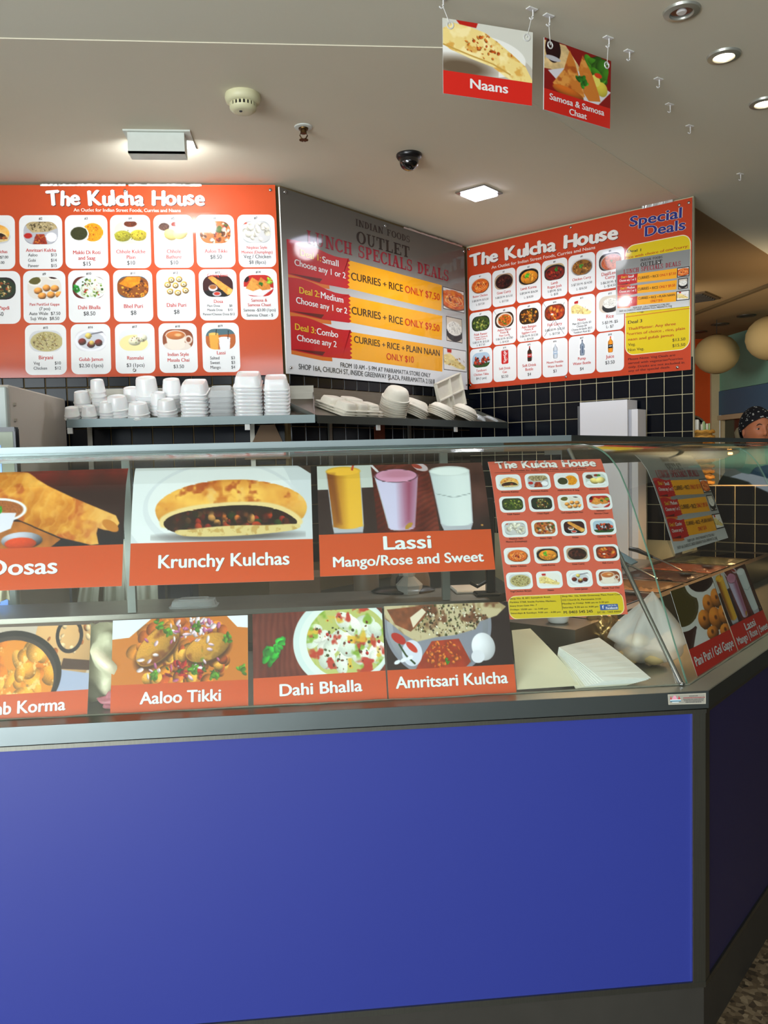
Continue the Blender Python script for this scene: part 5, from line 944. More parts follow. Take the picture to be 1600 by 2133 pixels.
GLASS = glass_mat('case_glass', (.955, .985, .97)); GEDGE = mat('green_glass_edge', (96, 128, 110), .15, coat=.4)
def glass_panel(surf, a0, a1, par, lab):
    """a0, a1: functions of setback giving the panel ends; one mesh, thin slab, green edges"""
    T = np.concatenate([np.linspace(0, PT[-1] - .001, 44)]); V = []; F = []; MI = []
    zq = np.interp(T, PT, PF[:, 0])
    for d in (0, -.0045):
        for t, q in zip(T, zq):
            for k in (0, 1): V.append(surf.at(np.array([(a0, a1)[k](q)]), np.array([t]), d)[0])
    n = len(T); o = 2 * n
    for i in range(n - 1):
        F += [(2 * i, 2 * i + 1, 2 * i + 3, 2 * i + 2), (o + 2 * i, o + 2 * i + 2, o + 2 * i + 3, o + 2 * i + 1)]; MI += [0, 0]
        F += [(2 * i, 2 * i + 2, o + 2 * i + 2, o + 2 * i), (2 * i + 1, o + 2 * i + 1, o + 2 * i + 3, 2 * i + 3)]; MI += [1, 1]
    F += [(0, o, o + 1, 1), (2 * n - 2, 2 * n - 1, o + 2 * n - 1, o + 2 * n - 2)]; MI += [1, 1]
    m = mesh('curved_glass', V, F, [GLASS, GEDGE], par, 'all'); m.data.polygons.foreach_set('material_index', MI); m.data.set_sharp_from_angle(angle=.6); tag(m, lab); return m
glass_panel(GF, lambda q: XL - GC[0], lambda q: -.4142 * q - .001, CF, 'curved clear front glass')
glass_panel(GS, lambda q: .4142 * q + .001, lambda q: SL * .62, CS, 'curved clear side glass with a green edge')
glass_panel(GS, lambda q: SL * .62 + .004, lambda q: SL, CS, 'second curved pane of the side case')
# top shelf of the case, glass with a steel edge
RC = np.array([GC[0], GC[1]])
for side, t in (('front', CF), ('side', CS)):
    Q = lambda s0, s1: strip_poly(GC, s0, s1, side)
    G().prism(Q(.414, .74), 1.577, 1.583).build('top_glass', glass_mat('top_glass_pane', (.93, .97, .95)), t)
    G().prism(Q(.405, .430), 1.574, 1.592).build('top_edge_rail', RAILM, t)
    G().prism(Q(.72, .745), 1.55, 1.59).build('rear_rail', RAILM, t)
    G().prism(Q(.430, .50), 1.560, 1.568).build('glass_holder', glass_mat('top_glass_pane', (.93, .97, .95)), t)
# slanting support rods and rear posts
A = hit(1415, 1416, (.924, .383, 0), GC - np.array([.02, 0, 0])); B = hit(1297, 1170, (.924, .383, 0), GC - np.array([.02, 0, 0]))
d = (B - A) / (B[2] - A[2]); rod_a, rod_b = A + d * (.938 - A[2]), A + d * (1.55 - A[2])
rod_o = G().tube([rod_a, rod_b], .0065, 14).build('support_rod', CHROME, CF, True)
G(rod_a).lathe([(.009, 0), (.009, .003), (.0065, .005)], n=16).build('rod_foot', CHROME, rod_o, True)
for x in (hy(262, 1215, 2.7)[0], .44): G().box((x, 2.712, 1.052), (x + .026, 2.738, 1.56)).build('rear_post', mat('pale_rear_post', (150, 156, 150), .4, .5), CF)
for k in (.9, 1.9): p = GC + E1 * k + N1 * .71; G(p, E1, N1).box((-.013, -.013, .935), (.013, .013, 1.56)).build('rear_post', STEEL_D, CS)
# silicone bead where the glass meets the worktop
for srf, a, b, t in ((GF, XL - GC[0], 0, CF), (GS, 0, SL, CS)):
    A, B = srf.at(a, 0, .003), srf.at(b, 0, .003); r = random.Random(3); n = 50
    G().tube([A + (B - A) * k / n + np.array([0, 0, r.uniform(-.001, .0015)]) for k in range(n + 1)], [r.uniform(.001, .0026) for k in range(n + 1)], 6).build('silicone_bead', mat('grey_silicone', (120, 124, 108), .4, var=.3, scale=60), t)
# maker's plate on the worktop edge
ps = PlaneS((0, LC[1] - .0046, 0), (0, 1, 0), (1, 0, 0), (0, 0, -1))
pl = Sheet([(1391, 1446.5), (1470.5, 1443.5), (1470.5, 1466), (1392.5, 1468)], ps); pl.board('maker_plate', .0004, mat('plate_metal', (150, 148, 138), .4, .5), CF)
W_, H_ = pl.W, pl.H; pl.poly([(0, 0), (W_, 0), (W_, H_), (0, H_)], (168, 164, 148), .6); pl.rrect(.03 * W_, .1 * H_, .97 * W_, .9 * H_, .001, (148, 146, 134), .9)
pl.poly([(.05 * W_, .5 * H_), (.08 * W_, .15 * H_), (.1 * W_, .5 * H_)], (190, 60, 70)); pl.poly([(.1 * W_, .5 * H_), (.15 * W_, .15 * H_), (.2 * W_, .15 * H_), (.25 * W_, .5 * H_)], (222, 150, 170)); pl.poly([(.26 * W_, .5 * H_), (.29 * W_, .18 * H_), (.33 * W_, .5 * H_)], (190, 60, 70)); pl.rrect(.05 * W_, .52 * H_, .34 * W_, .6 * H_, .001, (220, 236, 240), 2); pl.rrect(.05 * W_, .62 * H_, .34 * W_, .7 * H_, .001, (40, 110, 140), 2); pl.rrect(.1 * W_, .72 * H_, .28 * W_, .8 * H_, .001, (210, 220, 220), 2)
for y, a, b, c, h in ((.2, .56, .78, DK, .06), (.34, .4, .95, (150, 50, 60), .09), (.5, .4, .93, DK, .07), (.63, .42, .93, DK, .07), (.76, .46, .86, DK, .08)):
    r = random.Random(int(y * 100)); x = a
    while x < b: w = r.uniform(.012, .03); pl.rrect(x * W_, y * H_, (x + w) * W_, (y + h) * H_, .0004, c, 2); x += w + .008
pl.finish(CF, P_DULL)

# posters behind the glass
CAP = (198, 76, 28)
def poster(label, px4, kind, frac, lines, surf=GF, group='dish posters behind the case glass', name='food_poster', cap=CAP, res=(250, 110), d0=-.0062, seed=None, extra=None):
    sh = board_thing(name, label, px4, surf, None, .0008, 'poster', group=group, nu=3, nv=14, d0=d0, pmat=mat('poster_paper', (226, 226, 222), .7))
    W_, H_ = sh.W, sh.H; sh.grad(0, H_ * frac - .001, W_, H_, [cap, [v * 1.04 for v in cap]], 1.0, 12)
    sh.pic(big(kind, *res), 0, 0, W_, H_ * frac, 0, 1.2)
    for t, x, y, h, w in lines:
        for dd, cc, ll in ((.02, (120, 50, 40), 3), (0, (228, 232, 234), 3.8)): sh.raw(glyphs(t, .03, 4), W_ * x + dd * H_ * h, H_ * y + dd * H_ * h, H_ * h, cc, 'c', W_ * w, 0, ll)
    sh.finish(sh.t, P_MATT); return sh
poster('long rolled crepe poster reading Dosas, cut off by the left edge', [(-118, 984), (267, 972), (252.5, 1219.7), (-128, 1234)], 'Dosas', .645, [('Dosas', .449, .87, .13, .375)])
poster('poster of a stuffed split bread reading Krunchy Kulchas', [(281.8, 972), (647, 966), (654, 1207), (268, 1219.7)], 'Krunchy Kulchas', .655, [('Krunchy Kulchas', .51, .865, .105, .71)], res=(300, 130))
poster('poster of three tall drinks reading Lassi, in the front case', [(660, 968), (1003.5, 960), (1033, 1185), (667, 1200)], 'Lassi', .64, [('Lassi', .505, .79, .115, .27), ('Mango/Rose and Sweet', .507, .925, .085, .86)], res=(300, 120))
poster('curry pan poster reading Lamb Korma, cut off by the left edge', [(-92, 1309), (188, 1300), (180, 1497.5), (-100, 1520)], 'Korma', .685, [('Lamb Korma', .49, .885, .125, .68)])
poster('potato patties poster reading Aaloo Tikki', [(234, 1292), (515.6, 1280.5), (517, 1480), (228, 1493)], 'Aaloo', .68, [('Aaloo Tikki', .505, .885, .12, .585)])
poster('yoghurt dumplings poster reading Dahi Bhalla', [(525.5, 1278.7), (795.5, 1264.5), (807.5, 1458.7), (528, 1476.7)], 'Dahi', .685, [('Dahi Bhalla', .505, .885, .12, .615)])
poster('flatbread and chickpea tray poster reading Amritsari Kulcha', [(800, 1262), (1058.7, 1252.5), (1077.5, 1443.7), (810.5, 1458)], 'Amrit', .69, [('Amritsari Kulcha', .5, .885, .12, .875)])
poster('crisp puffed balls poster reading Pani Puri / Gol Gappe, in the side case', [(1401, 1230.5), (1486, 1200.5), (1542, 1359.5), (1457.5, 1407.5)], 'Pani', .70, [('Pani Puri / Gol Gappe', .5, .90, .10, .92)], GS, 'posters low in the side case', cap=(200, 34, 20), res=(150, 150))
poster('narrow poster of three tall drinks standing in the side case', [(1488, 1200), (1555, 1173.5), (1613, 1318), (1544, 1358.5)], 'Lassi', .68, [('Lassi', .5, .81, .09, .3), ('Mango | Rose | Sweet', .5, .92, .085, .9)], GS, 'posters low in the side case', cap=(200, 34, 20), res=(200, 120))

MP = board_thing('menu_poster', 'tall salmon menu poster with twenty dish pictures leaning in the front case', [(1017, 956), (1253, 950), (1311, 1278), (1061.6, 1289)], GF, (206, 92, 70), .0008, 'poster', P_MATT, nu=3, nv=16, d0=-.0105, pmat=mat('poster_paper', (226, 226, 222), .7))
def zm(x, y): return (1010 + x / 5., 930 + y / 5.)
MR = (70, 26, 20)
mp = [('krunch', 'Krunchy Kulchas'), ('amrit', 'Amritsari Kulcha'), ('makki', 'Makki Di Roti & Saag'), ('bathure', 'Chhole Bathure'), ('palak', 'Palak Paneer'), ('papdi', 'Chaat Papdi'), ('pani', 'Gol Gappe/Paani Puri'), ('samosa', 'Samosa /|Samosa Chaat'),
      ('momo', 'Nepleas Style|Momos (Dumplings)'), ('tikkis', 'Aaloo Tikki'), ('dosa', 'Dosas'), ('tikka', 'Chicken Tikka'), ('butter', 'Butter Chicken'), ('korma', 'Lamb Korma'), ('goat', 'Goat Curry'), ('fish', 'Fish Curry'), ('biryani', 'Veg/Chicken Biryani'), ('naan', 'Naans'), ('gulab', 'Gulab Jamun'), ('chai', 'Masala Tea/ Chai')]
cx = [[(237, 357), (540, 348), (840, 340), (1138, 330)], [(275, 590), (577, 582), (878, 573), (1178, 563)], [(305, 848), (612, 840), (918, 832), (1222, 824)], [(332, 1130), (642, 1120), (952, 1108), (1260, 1097)], [(362, 1390), (674, 1380), (988, 1368), (1296, 1357)]]
for i, (k, tx) in enumerate(mp):
    u, v = MP.uv(*zm(*cx[i // 4][i % 4])); w = MP.W * .218; h = MP.H * .104
    MP.rrect(u - w / 2, v - h / 2, u + w / 2, v + h / 2, h * .26, (226, 230, 232), 1.5); MP.pic(dish(k, 48, 34, i + 60), u - w * .40, v - h * .38, u + w * .42, v + h * .36, h * .26, 2)
    ls = tx.split('|'); yy = v + h * .66 if len(ls) == 1 or i == 7 else v + h * .64
    for j, l in enumerate(ls):
        g = glyphs(l, .02); hh = MP.H * .0105; MP.text(l, u, yy + j * MP.H * .018 - (.006 * MP.H if i == 7 else 0), hh, MR, w=min(g[2] * hh * 1.0, w * 1.08), b=.02)
MP.jaunty('The Kulcha House', zm(118, 208), zm(1155, 182), 14, (232, 232, 230), (110, 50, 40))
MP.tline('An Outlet for Indian Street Foods, Curries and Naans', zm(260, 238), zm(1052, 214), 2.9, MR, .02)
a, b = MP.uv(*zm(92, 252)), MP.uv(*zm(1226, 218)); MP.poly([(a[0], a[1]), (b[0], a[1]), (b[0], a[1] + .0012), (a[0], a[1] + .0012)], MR, 2)
u0, v0 = MP.uv(*zm(236, 1550)); u1, v1 = MP.uv(*zm(1480, 1745)); v0 = (v0 + MP.uv(*zm(1440, 1505))[1]) / 2
MP.rrect(u0, v0, u1, v1, .022, (232, 214, 160), 1.4); MP.rrect(u0 + .002, v0 + .002, u1 - .002, v1 - .002, .02, (206, 182, 20), 1.8)
for t, a, b, h in (('Shop No. 8, 601 Sunnyholt Road,', (265, 1588), (690, 1568), 3.2), ('Parklea 2768, Inside Parklea Markets,', (268, 1625), (750, 1610), 3.2), ('Entry from Gate No. 7', (272, 1665), (550, 1652), 3.2), ('Fridays: 10:00 am - to 5:00 pm', (275, 1702), (665, 1690), 3.2), ('Saturdays & Sundays: 9:00 am - 6:00 pm', (278, 1740), (800, 1724), 3.2),
                   ('Shop No. 16a, Inside Greenway Plaza Food Court,', (808, 1562), (1438, 1540), 3.2), ('222 Church St, Parramatta 2150', (812, 1602), (1218, 1588), 3.2), ('Monday to Friday: 9:00 am to 5:30 pm', (815, 1640), (1300, 1620), 3.2), ('Saturday: 9:30 am to 4:00 pm', (820, 1680), (1192, 1668), 3.2), ('M: 0403 545 245', (834, 1735), (1136, 1722), 5.2), ('EAT IN - TAKE AWAY', (1186, 1732), (1436, 1722), 3.8)):
    MP.tline(t, zm(*a), zm(*b), h, (60, 50, 16), .02 if h < 5 else .03)
a, b = MP.uv(*zm(793, 1540)), MP.uv(*zm(808, 1696)); MP.poly([(a[0], a[1]), (a[0] + .001, a[1]), (a[0] + .001, b[1]), (a[0], b[1])], (60, 50, 16), 2)
a, b = MP.uv(*zm(1205, 1640)), MP.uv(*zm(1405, 1692)); MP.rrect(a[0], a[1], b[0], b[1] + .0, .002, (58, 90, 156), 2.4)
MP.tline('f', zm(1236, 1684), zm(1252, 1683), 6.5, WH, .03, 5); MP.tline('Like Us On', zm(1290, 1658), zm(1380, 1654), 2.8, WH, .01, 5); MP.tline('Facebook', zm(1274, 1688), zm(1398, 1684), 4.4, WH, .03, 5)
MP.finish(MP.t, P_MATT)
# lunch deals poster on the side glass
LP = board_thing('deals_poster', 'grey lunch deals poster curling over the side case glass', [(1325, 944), (1442, 946), (1521, 1119), (1411, 1152)], GS, None, .0008, 'poster', P_MATT, nu=3, nv=18, d0=-.0062, pmat=mat('poster_paper', (226, 226, 222), .7))
LP.grad(0, 0, LP.W, LP.H, [(118, 120, 118), (122, 124, 122), (136, 138, 136), (170, 172, 172), (200, 202, 202)], .7)
def z5(x, y):
    u, v = B2.uv(*z2(x, y)); q = np.linalg.inv(LP.h) @ np.array([u / B2.W * LP.W, v / B2.H * LP.H, 1]); return (q[0] / q[2], q[1] / q[2])
z5.k = .42
deals(LP, z5); LP.finish(LP.t, P_MATT)
sl = Sheet([(1395, 1125), (1530, 1080), (1540, 1148), (1413, 1170)], GS, -.0075); sl.board('plastic_sleeve', .0004, glass_mat('sleeve_plastic', (.9, .92, .9)), LP.t, 2, 4)

# hanging signs
def hang(label, px4, kind, frac, lines, n, p, hooks, res):
    sh = board_thing('hanging_sign', label, px4, PlaneS(p, n, np.cross(n, ZU) * (-1 if np.cross(n, ZU)[0] < 0 else 1), -ZU), None, .003, 'sign', P_MATT, 'signs hanging from ceiling hooks')
    W_, H_ = sh.W, sh.H; sh.poly([(0, H_ * frac), (W_, H_ * frac), (W_, H_), (0, H_)], (204, 34, 22), 1.2); sh.pic(big(kind, *res), 0, 0, W_, H_ * frac, 0, 1)
    for t, x, y, h, w in lines: sh.raw(glyphs(t, .03, 4), W_ * x, H_ * y, H_ * h, (226, 224, 222), 'c', W_ * w, 0, 3)
    sh.finish(sh.t, P_MATT)
    for x, hkp in zip((.08, .93), hooks):
        c = sh.map(np.array([W_ * x]), np.array([H_ * .085]), np.array([.0]))[0]; f = sh.surf.front; ex = np.cross(f, ZU)
        g = G(c, ex, ZU, f); R = .0095; g.tube([(R * math.cos(a), R * math.sin(a), .001) for a in np.linspace(0, 6.283, 20)[:-1]], .0022, 6, True); g.build('eyelet', mat('clear_grommet', (200, 200, 196), .2, coat=.6), sh.t, True)
        G().tube([c + f * .002, np.array([hkp[0], hkp[1], CEIL - .018])], .0011, 6).build('cord', mat('nylon_cord', (210, 210, 205), .4), sh.t)
    return sh
def vn(a, b): n = np.cross(b - a, ZU); return n / np.linalg.norm(n)
hang('square sign of folded flatbread reading Naans', [(922, 37), (1110, 67.5), (1108, 220.5), (923.6, 194.4)], 'Naans', .69, [('Naans', .51, .88, .125, .42)], vn(hk[0], hk[1]), hk[1], hk[0:2], (190, 110))
hang('sign of golden pastries reading Samosa & Samosa Chaat', [(1134, 77.4), (1273, 127.4), (1270.6, 268.7), (1133, 228)], 'Samosa', .70, [('Samosa & Samosa', .49, .835, .085, .82), ('Chaat', .5, .965, .085, .26)], vn(hk[2], hk[3]), hk[2], hk[2:4], (150, 110))
# ---------------------------------------------------------------- wall shelves and the takeaway tubs
def shelf(lab, o, e, n, L, zf, zb, depth, brk):
    """sloping shelf: front lip low, rear raised; o = front left corner"""
    t = thing('wall_shelf', tuple(np.array(o) + np.array(e) * L / 2) [:2] + (zf,), lab, 'shelf'); sl = (zb - zf) / depth
    g = G(o, e, n, ZU); V = [(0, 0, zf - .012), (L, 0, zf - .012), (L, depth, zb - .012), (0, depth, zb - .012), (0, 0, zf - .016), (L, 0, zf - .016), (L, depth, zb - .016), (0, depth, zb - .016)]
    g.add(V, BXF).build('shelf_plate', STEEL_D, t)
    G(o, e, n, ZU).box((0, -.003, zf - .036), (L, .0, zf)).build('front_lip', RAILM, t)
    G(o, e, n, ZU).box((0, depth - .006, zb - .016), (L, depth, zb + .05)).build('back_upstand', STEEL_D, t)
    for x in (0, L - .004):
        G(o, e, n, ZU).add([(x, 0, zf - .03), (x + .004, 0, zf - .03), (x + .004, depth, zb - .03), (x, depth, zb - .03), (x, 0, zf), (x + .004, 0, zf), (x + .004, depth, zb + .02), (x, depth, zb + .02)], BXF).build('end_lip', STEEL, t)
    for x in brk:
        tab = G(o, e, n, ZU).box((x, .002, zf - .062), (x + .022, .012, zf - .0365)).build('bracket_tab', WHITE, t); G(o, e, n, ZU).add([(x + .004, .012, zf - .045), (x + .018, .012, zf - .045), (x + .018, depth, zb - .12), (x + .004, depth, zb - .12), (x + .004, .012, zf - .03), (x + .018, .012, zf - .03), (x + .018, depth, zb - .018), (x + .004, depth, zb - .018)], BXF).build('bracket_arm', mat('dark_bracket', (50, 50, 50), .5, .5), tab)
        G(o, e, n, ZU).box((x, depth - .012, zb - .6), (x + .022, depth, zb - .016)).build('wall_bracket', STEEL_D, t)
    return t
ZF, ZB, DP = 1.741, 1.85, .335
SA = np.array([-1.035, 3.65, 0]); SB = np.array([.040, 3.652, 0])
shelf('long steel shelf of frosted plastic tubs under the left menu board', SA, (1, 0, 0), (0, 1, 0), 1.07, ZF, ZB, DP, (.0, .76))
shelf('dark steel shelf of pulp bowls under the middle lunch deals board', SB + E1 * .004, E1, N1, 1.625, ZF - .002, ZB, DP, (.42, 1.08))
TL = math.atan((ZB - ZF) / DP)
def on_shelf(o, e, n, x, y, up=0):
    o, e, n = [np.array(a, float) for a in (o, e, n)]; u = n * math.cos(TL) + ZU * math.sin(TL); w = np.cross(e, u); return o + e * x + u * y + ZU * (ZF - .012) + w * up, e, u, w
_seen = {}
def stack(o, e, n, x, y, cnt, step, mk, key, lab, cat, group, m, jit=.0, tilt=0, lean=0):
    """nested stack of containers; every container is an object of its own"""
    for k in range(cnt):
        p, a, b, w = on_shelf(o, e, n, x, y, 0)
        ry = Matrix.Rotation(tilt, 3, Vector(a)) @ Matrix.Rotation(lean, 3, Vector(b)); w = np.array(ry @ Vector(w)); a = np.array(ry @ Vector(a)); b = np.array(ry @ Vector(b))
        q = p + w * (.002 + step * k) + a * rnd.uniform(-jit, jit) + b * rnd.uniform(-jit, jit)
        Mx = Matrix((tuple(a) + (0,), tuple(b) + (0,), tuple(w) + (0,), (0, 0, 0, 1))).transposed(); th = rnd.uniform(-.04, .04)
        Mx = Matrix.Translation(Vector(q)) @ Mx @ Matrix.Rotation(th, 4, 'Z')
        if key not in _seen:
            g = G(); mk(g); o2 = g.build(cat.replace(' ', '_'), m, None, True); _seen[key] = o2.data
        else: o2 = bpy.data.objects.new(cat.replace(' ', '_'), _seen[key]); COL.objects.link(o2)
        o2.matrix_world = Mx; tag(o2, lab.replace(' nested in', [', lowest in', ', second up in', ', third up in', ', fourth up in', ', fifth up in', ', sixth up in', ', seventh up in', ', eighth up in', ', ninth up in'][k] if k < cnt - 1 else ', topmost in'), cat.split()[-1], group)
def rtub(r, h, n=28):
    return lambda g: g.lathe([(r * 1.05, 0), (r * 1.07, .002), (r * 1.07, .006), (r, .008), (r * .88, h - .008), (r * .82, h), (r * .76, h + .001), (r * .74, h - .003), (0.001, h - .003)], n=n, cap=(False, False))
def qtub(a, b, h):
    return lambda g: g.lathe([(a * 1.1, 0), (a * 1.12, .002), (a * 1.12, .006), (a * 1.03, .008), (a * .94, h - .01), (a * .86, h), (a * .8, h), (a * .78, h - .004), (.001, h - .004)], n=36, sy=b / a, sq=7, cap=(False, False))
XA = (1, 0, 0); YA = (0, 1, 0); GRT = 'frosted takeaway tubs on the steel shelf'
def sx(px): return hy(px, 850, 3.72)[0] - SA[0]
def hh(n, step, h): return n
R1 = [ # px x, y setback, count, step, radius/height, desc
 (154, .045, 2, .012, (.032, .04), 'small round tub nested in the low short stack at the far left of the shelf'),
 (190, .04, 2, .012, (.032, .045), 'small round tub nested in the second low stack from the left of the shelf'),
 (168, .125, 4, .017, (.036, .05), 'small round tub nested in the leftmost rear stack on the shelf'),
 (206, .115, 6, .02, (.032, .055), 'small round tub nested in the tall narrow stack near the left end'),
 (246, .075, 3, .015, (.046, .06), 'medium round tub nested in the stack right of the tall narrow one'),
 (292, .045, 2, .015, (.045, .05), 'medium round tub nested in the low stack in front of the wide tubs'),
 (304, .15, 6, .015, (.05, .08), 'wide round tub nested in the big stack left of centre'),
 (350, .05, 3, .014, (.042, .05), 'round tub nested in the front stack beside the first rectangular tubs'),
 (356, .155, 6, .015, (.042, .07), 'round tub nested in the rear stack beside the first rectangular tubs')]
for px, y, n, st, (r, h), l in R1: stack(SA, XA, YA, sx(px), y, n, st, rtub(r, h), ('r', r, h), l, 'plastic tub', GRT, FROST, .002)
R1 += [(228, .05, 3, .013, (.034, .045), 'small round tub nested in the front stack beside the tall narrow one'), (270, .16, 4, .016, (.04, .06), 'medium round tub nested in the rear stack left of the wide tubs'), (330, .10, 4, .014, (.036, .055), 'round tub nested in the middle stack right of the wide tubs')]
for px, y, n, st, (r, h), l in R1[-3:]: stack(SA, XA, YA, sx(px), y, n, st, rtub(r, h), ('r', r, h), l, 'plastic tub', GRT, FROST, .002)
R2 = [(408, .09, 7, .016, (.054, .07, .05), 'rectangular frosted tub nested in the first rectangular stack'), (520, .09, 9, .016, (.056, .07, .05), 'rectangular frosted tub nested in the tallest stack on the shelf'), (578, .09, 8, .016, (.052, .066, .05), 'rectangular frosted tub nested in the last stack at the right end')]
for px, y, n, st, (a, b, h), l in R2: stack(SA, XA, YA, sx(px), y, n, st, qtub(a, b, h), ('q', a, b, h), l, 'plastic tub', GRT, FROST, .0015)
stack(SA, XA, YA, sx(464), .08, 5, .022, qtub(.05, .06, .03), ('q', 3), 'clear rectangular lid nested in the low clear stack between the rectangular tubs', 'clear cover', GRT, CLEARP, .002)
# pulp containers on the dark shelf
def tray5(g):
    """upturned five-compartment meal tray"""
    g.box((-.135, -.105, 0), (.135, .105, .006), .002)
    for x0, x1, y0, y1 in ((-.125, -.045, -.095, -.005), (-.04, .04, -.095, -.005), (.045, .125, -.095, -.005), (-.125, -.01, .005, .095), (0.0, .125, .005, .095)):
        b = .014; V = [(x0, y0, .006), (x1, y0, .006), (x1, y1, .006), (x0, y1, .006), (x0 + b, y0 + b, .034), (x1 - b, y0 + b, .034), (x1 - b, y1 - b, .034), (x0 + b, y1 - b, .034)]; c = .005
        g.prism_t = None; g.lathe([(1, 0), (.96, .016), (.84, .028), (.8, .029)], c=((x0 + x1) / 2, (y0 + y1) / 2, .006), n=20, sx=(x1 - x0) / 2, sy=(y1 - y0) / 2, sq=6, cap=(False, True))
def bowl_g(rx, ry, h):
    return lambda g: g.lathe([(1.0, .0), (1.03, .003), (1.03, .007), (.95, .009), (.86, h * .55), (.74, h * .85), (.62, h * .97), (.55, h), (.3, h * .99), (.001, h * .985)], n=40, sx=rx, sy=ry, cap=(False, False))
def s2(px): q = hit(px, 868, (1, -1, 0), SB + N1 * .06); return (q - SB) @ E1
GP = 'pulp containers on the dark shelf'
for k, x in ((0, 742),):
    stack(SB, E1, N1, s2(742), .115, 3, .013, tray5, 't5', 'five-compartment pulp tray nested in the upturned pile at the left of the dark shelf', 'meal tray', GP, BAGASSE, .002)
stack(SB, E1, N1, s2(827), .10, 8, .0125, bowl_g(.072, .072, .06), 'b1', 'round pulp bowl nested in the tall tilting tower beside the trays', 'pulp bowl', GP, BAGASSE, .001, lean=-.10, tilt=.12)
stack(SB, E1, N1, s2(868), .095, 5, .010, bowl_g(.085, .065, .035), 'b2', 'oval pulp bowl nested in the first low stack right of the bowl tower', 'pulp bowl', GP, BAGASSE, .001, lean=.28)
stack(SB, E1, N1, s2(918), .075, 5, .010, bowl_g(.09, .068, .035), 'b2b', 'oval pulp bowl nested in the middle low stack', 'pulp bowl', GP, BAGASSE, .001, lean=.28)
stack(SB, E1, N1, s2(905), .21, 4, .010, bowl_g(.09, .068, .035), 'b2b', 'oval pulp bowl nested in the low stack behind the middle one', 'pulp bowl', GP, BAGASSE, .001, lean=.2)
stack(SB, E1, N1, s2(966), .075, 5, .010, bowl_g(.09, .068, .035), 'b2b', 'oval pulp bowl nested in the low stack nearest the clear lids', 'pulp bowl', GP, BAGASSE, .001, lean=.28)
for k, px in enumerate((995, 1008, 1022)):
    stack(SB, E1, N1, s2(px), .06 + .05 * (k % 2), 1, .01, rtub(.05, .016), ('lid', 1), ['clear round lid leaning against the last pulp stack', 'clear round lid lying behind the other lids', 'clear round lid at the far right end of the dark shelf'][k], 'clear cover', 'clear lids on the dark shelf', CLEARP, 0, lean=.3)
# compartment tray standing upright against the wall
def standing_tray():
    q = [hit(*p, (1, -1, 0), WC1 - N1 * .10) for p in ((908, 788), (958, 788), (978, 850), (922, 856))]
    c = sum(q) / 4; ex = (q[1] - q[0]) / np.linalg.norm(q[1] - q[0]); up = (q[0] - q[3]); up /= np.linalg.norm(up); ex = ex - up * (ex @ up); ex /= np.linalg.norm(ex); n = np.cross(ex, up); n *= np.sign(n @ (CAM - c)) or 1
    L = np.linalg.norm(q[0] - q[3]) / 2; Wd = np.linalg.norm(q[1] - q[0]) / 2 + .01; g = G(c, ex, up, n)
    g.box((-Wd, -L, -.022), (Wd, L, -.018))
    for a, b, c_, d in ((-Wd, -Wd + .006, -L, L), (Wd - .006, Wd, -L, L), (-Wd, Wd, -L, -L + .006), (-Wd, Wd, L - .006, L), (.006, .014, -L, L), (-Wd, Wd, -.012, -.004), (-.04, -.034, -L, -.01)): g.box((a, c_, -.02), (b, d, .0), .001)
    o = g.build('meal_tray', BAGASSE); tag(o, 'compartment pulp tray standing on end against the wall, right end of the dark shelf', 'tray', GP)
standing_tray()

# ---------------------------------------------------------------- back of the shop
BEN = mat('bench_steel', (120, 122, 120), .35, .9, .15, 6)
t = thing('back_bench', (-.9, 3.7, 0), 'low steel bench along the back wall behind the case', 'bench')
G().prism([(-2.98, 3.35), (.45, 3.35), (1.0, 3.9), (1.0, 5.03), (-.12, 3.96), (-2.98, 3.96)], .84, .88).build('bench_top', BEN, t)
for i in range(4): G().box((-2.0 + .5 * i, 3.40, .1), (-1.53 + .5 * i, 3.42, .82)).build('cupboard_door', WHITE, t)
G().box((-2.9, 3.42, 0), (-.3, 3.97, .84)).build('carcass', mat('grey_carcass', (90, 90, 86), .6), t)
t = thing('side_bench', tuple(WC2 + E3 * .8), 'steel bench against the tiled right wall', 'bench')
G(WC2, E3, N3).box((.56, -.5, .84), (1.39, -.02, .88)).build('bench_top', BEN, t); G(WC2, E3, N3).box((.6, -.46, 0), (1.36, -.04, .84)).build('carcass', mat('grey_carcass', (90, 90, 86), .6), t)
# white upright cabinet at left with lit front
X = -1.124; z1_ = 1.853
t = thing('drinks_fridge', (X - .25, 3.58, 0), 'tall off-white drinks fridge with a blue-lit front at the left edge', 'fridge')
FR = mat('warm_white_enamel', (206, 198, 186), .5, var=.03, scale=2)
G().box((X - .56, 3.24, .88), (X, 3.955, z1_), .006).build('cabinet', FR, t)
dr = G().box((X - .56, 3.205, .9), (X - .002, 3.24, z1_ - .01), .004).build('door', mat('fridge_door_grey', (176, 186, 180), .4), t)
G().box((X - .53, 3.2, .95), (X - .035, 3.206, z1_ - .05)).build('lit_window', mat('fridge_lit_window', (120, 160, 236), .3, emit=(120, 164, 246), estr=.9), dr)
for zz in (1.775, 1.715): G().box((X - .001, 3.272, zz), (X + .006, 3.290, zz + .012), .001).build('hinge_cap', mat('hinge_beige', (176, 168, 152), .5), t)
t = thing('small_screen', hy(0, 930, 2.9), 'small pale screen with a black frame in front of the fridge', 'screen')
q = hy(28, 893, 2.9); G().box((q[0] - .25, 2.9, 1.45), (q[0], 2.93, q[2]), .004).build('frame', mat('screen_grey_green', (170, 178, 160), .5), t)
G().box((q[0] - .25, 2.896, q[2] - .010), (q[0] + .004, 2.934, q[2] + .006)).build('top_bezel', BLACK, t); G().box((q[0] - .002, 2.898, 1.45), (q[0] + .006, 2.934, q[2])).build('side_bezel', BLACK, t)
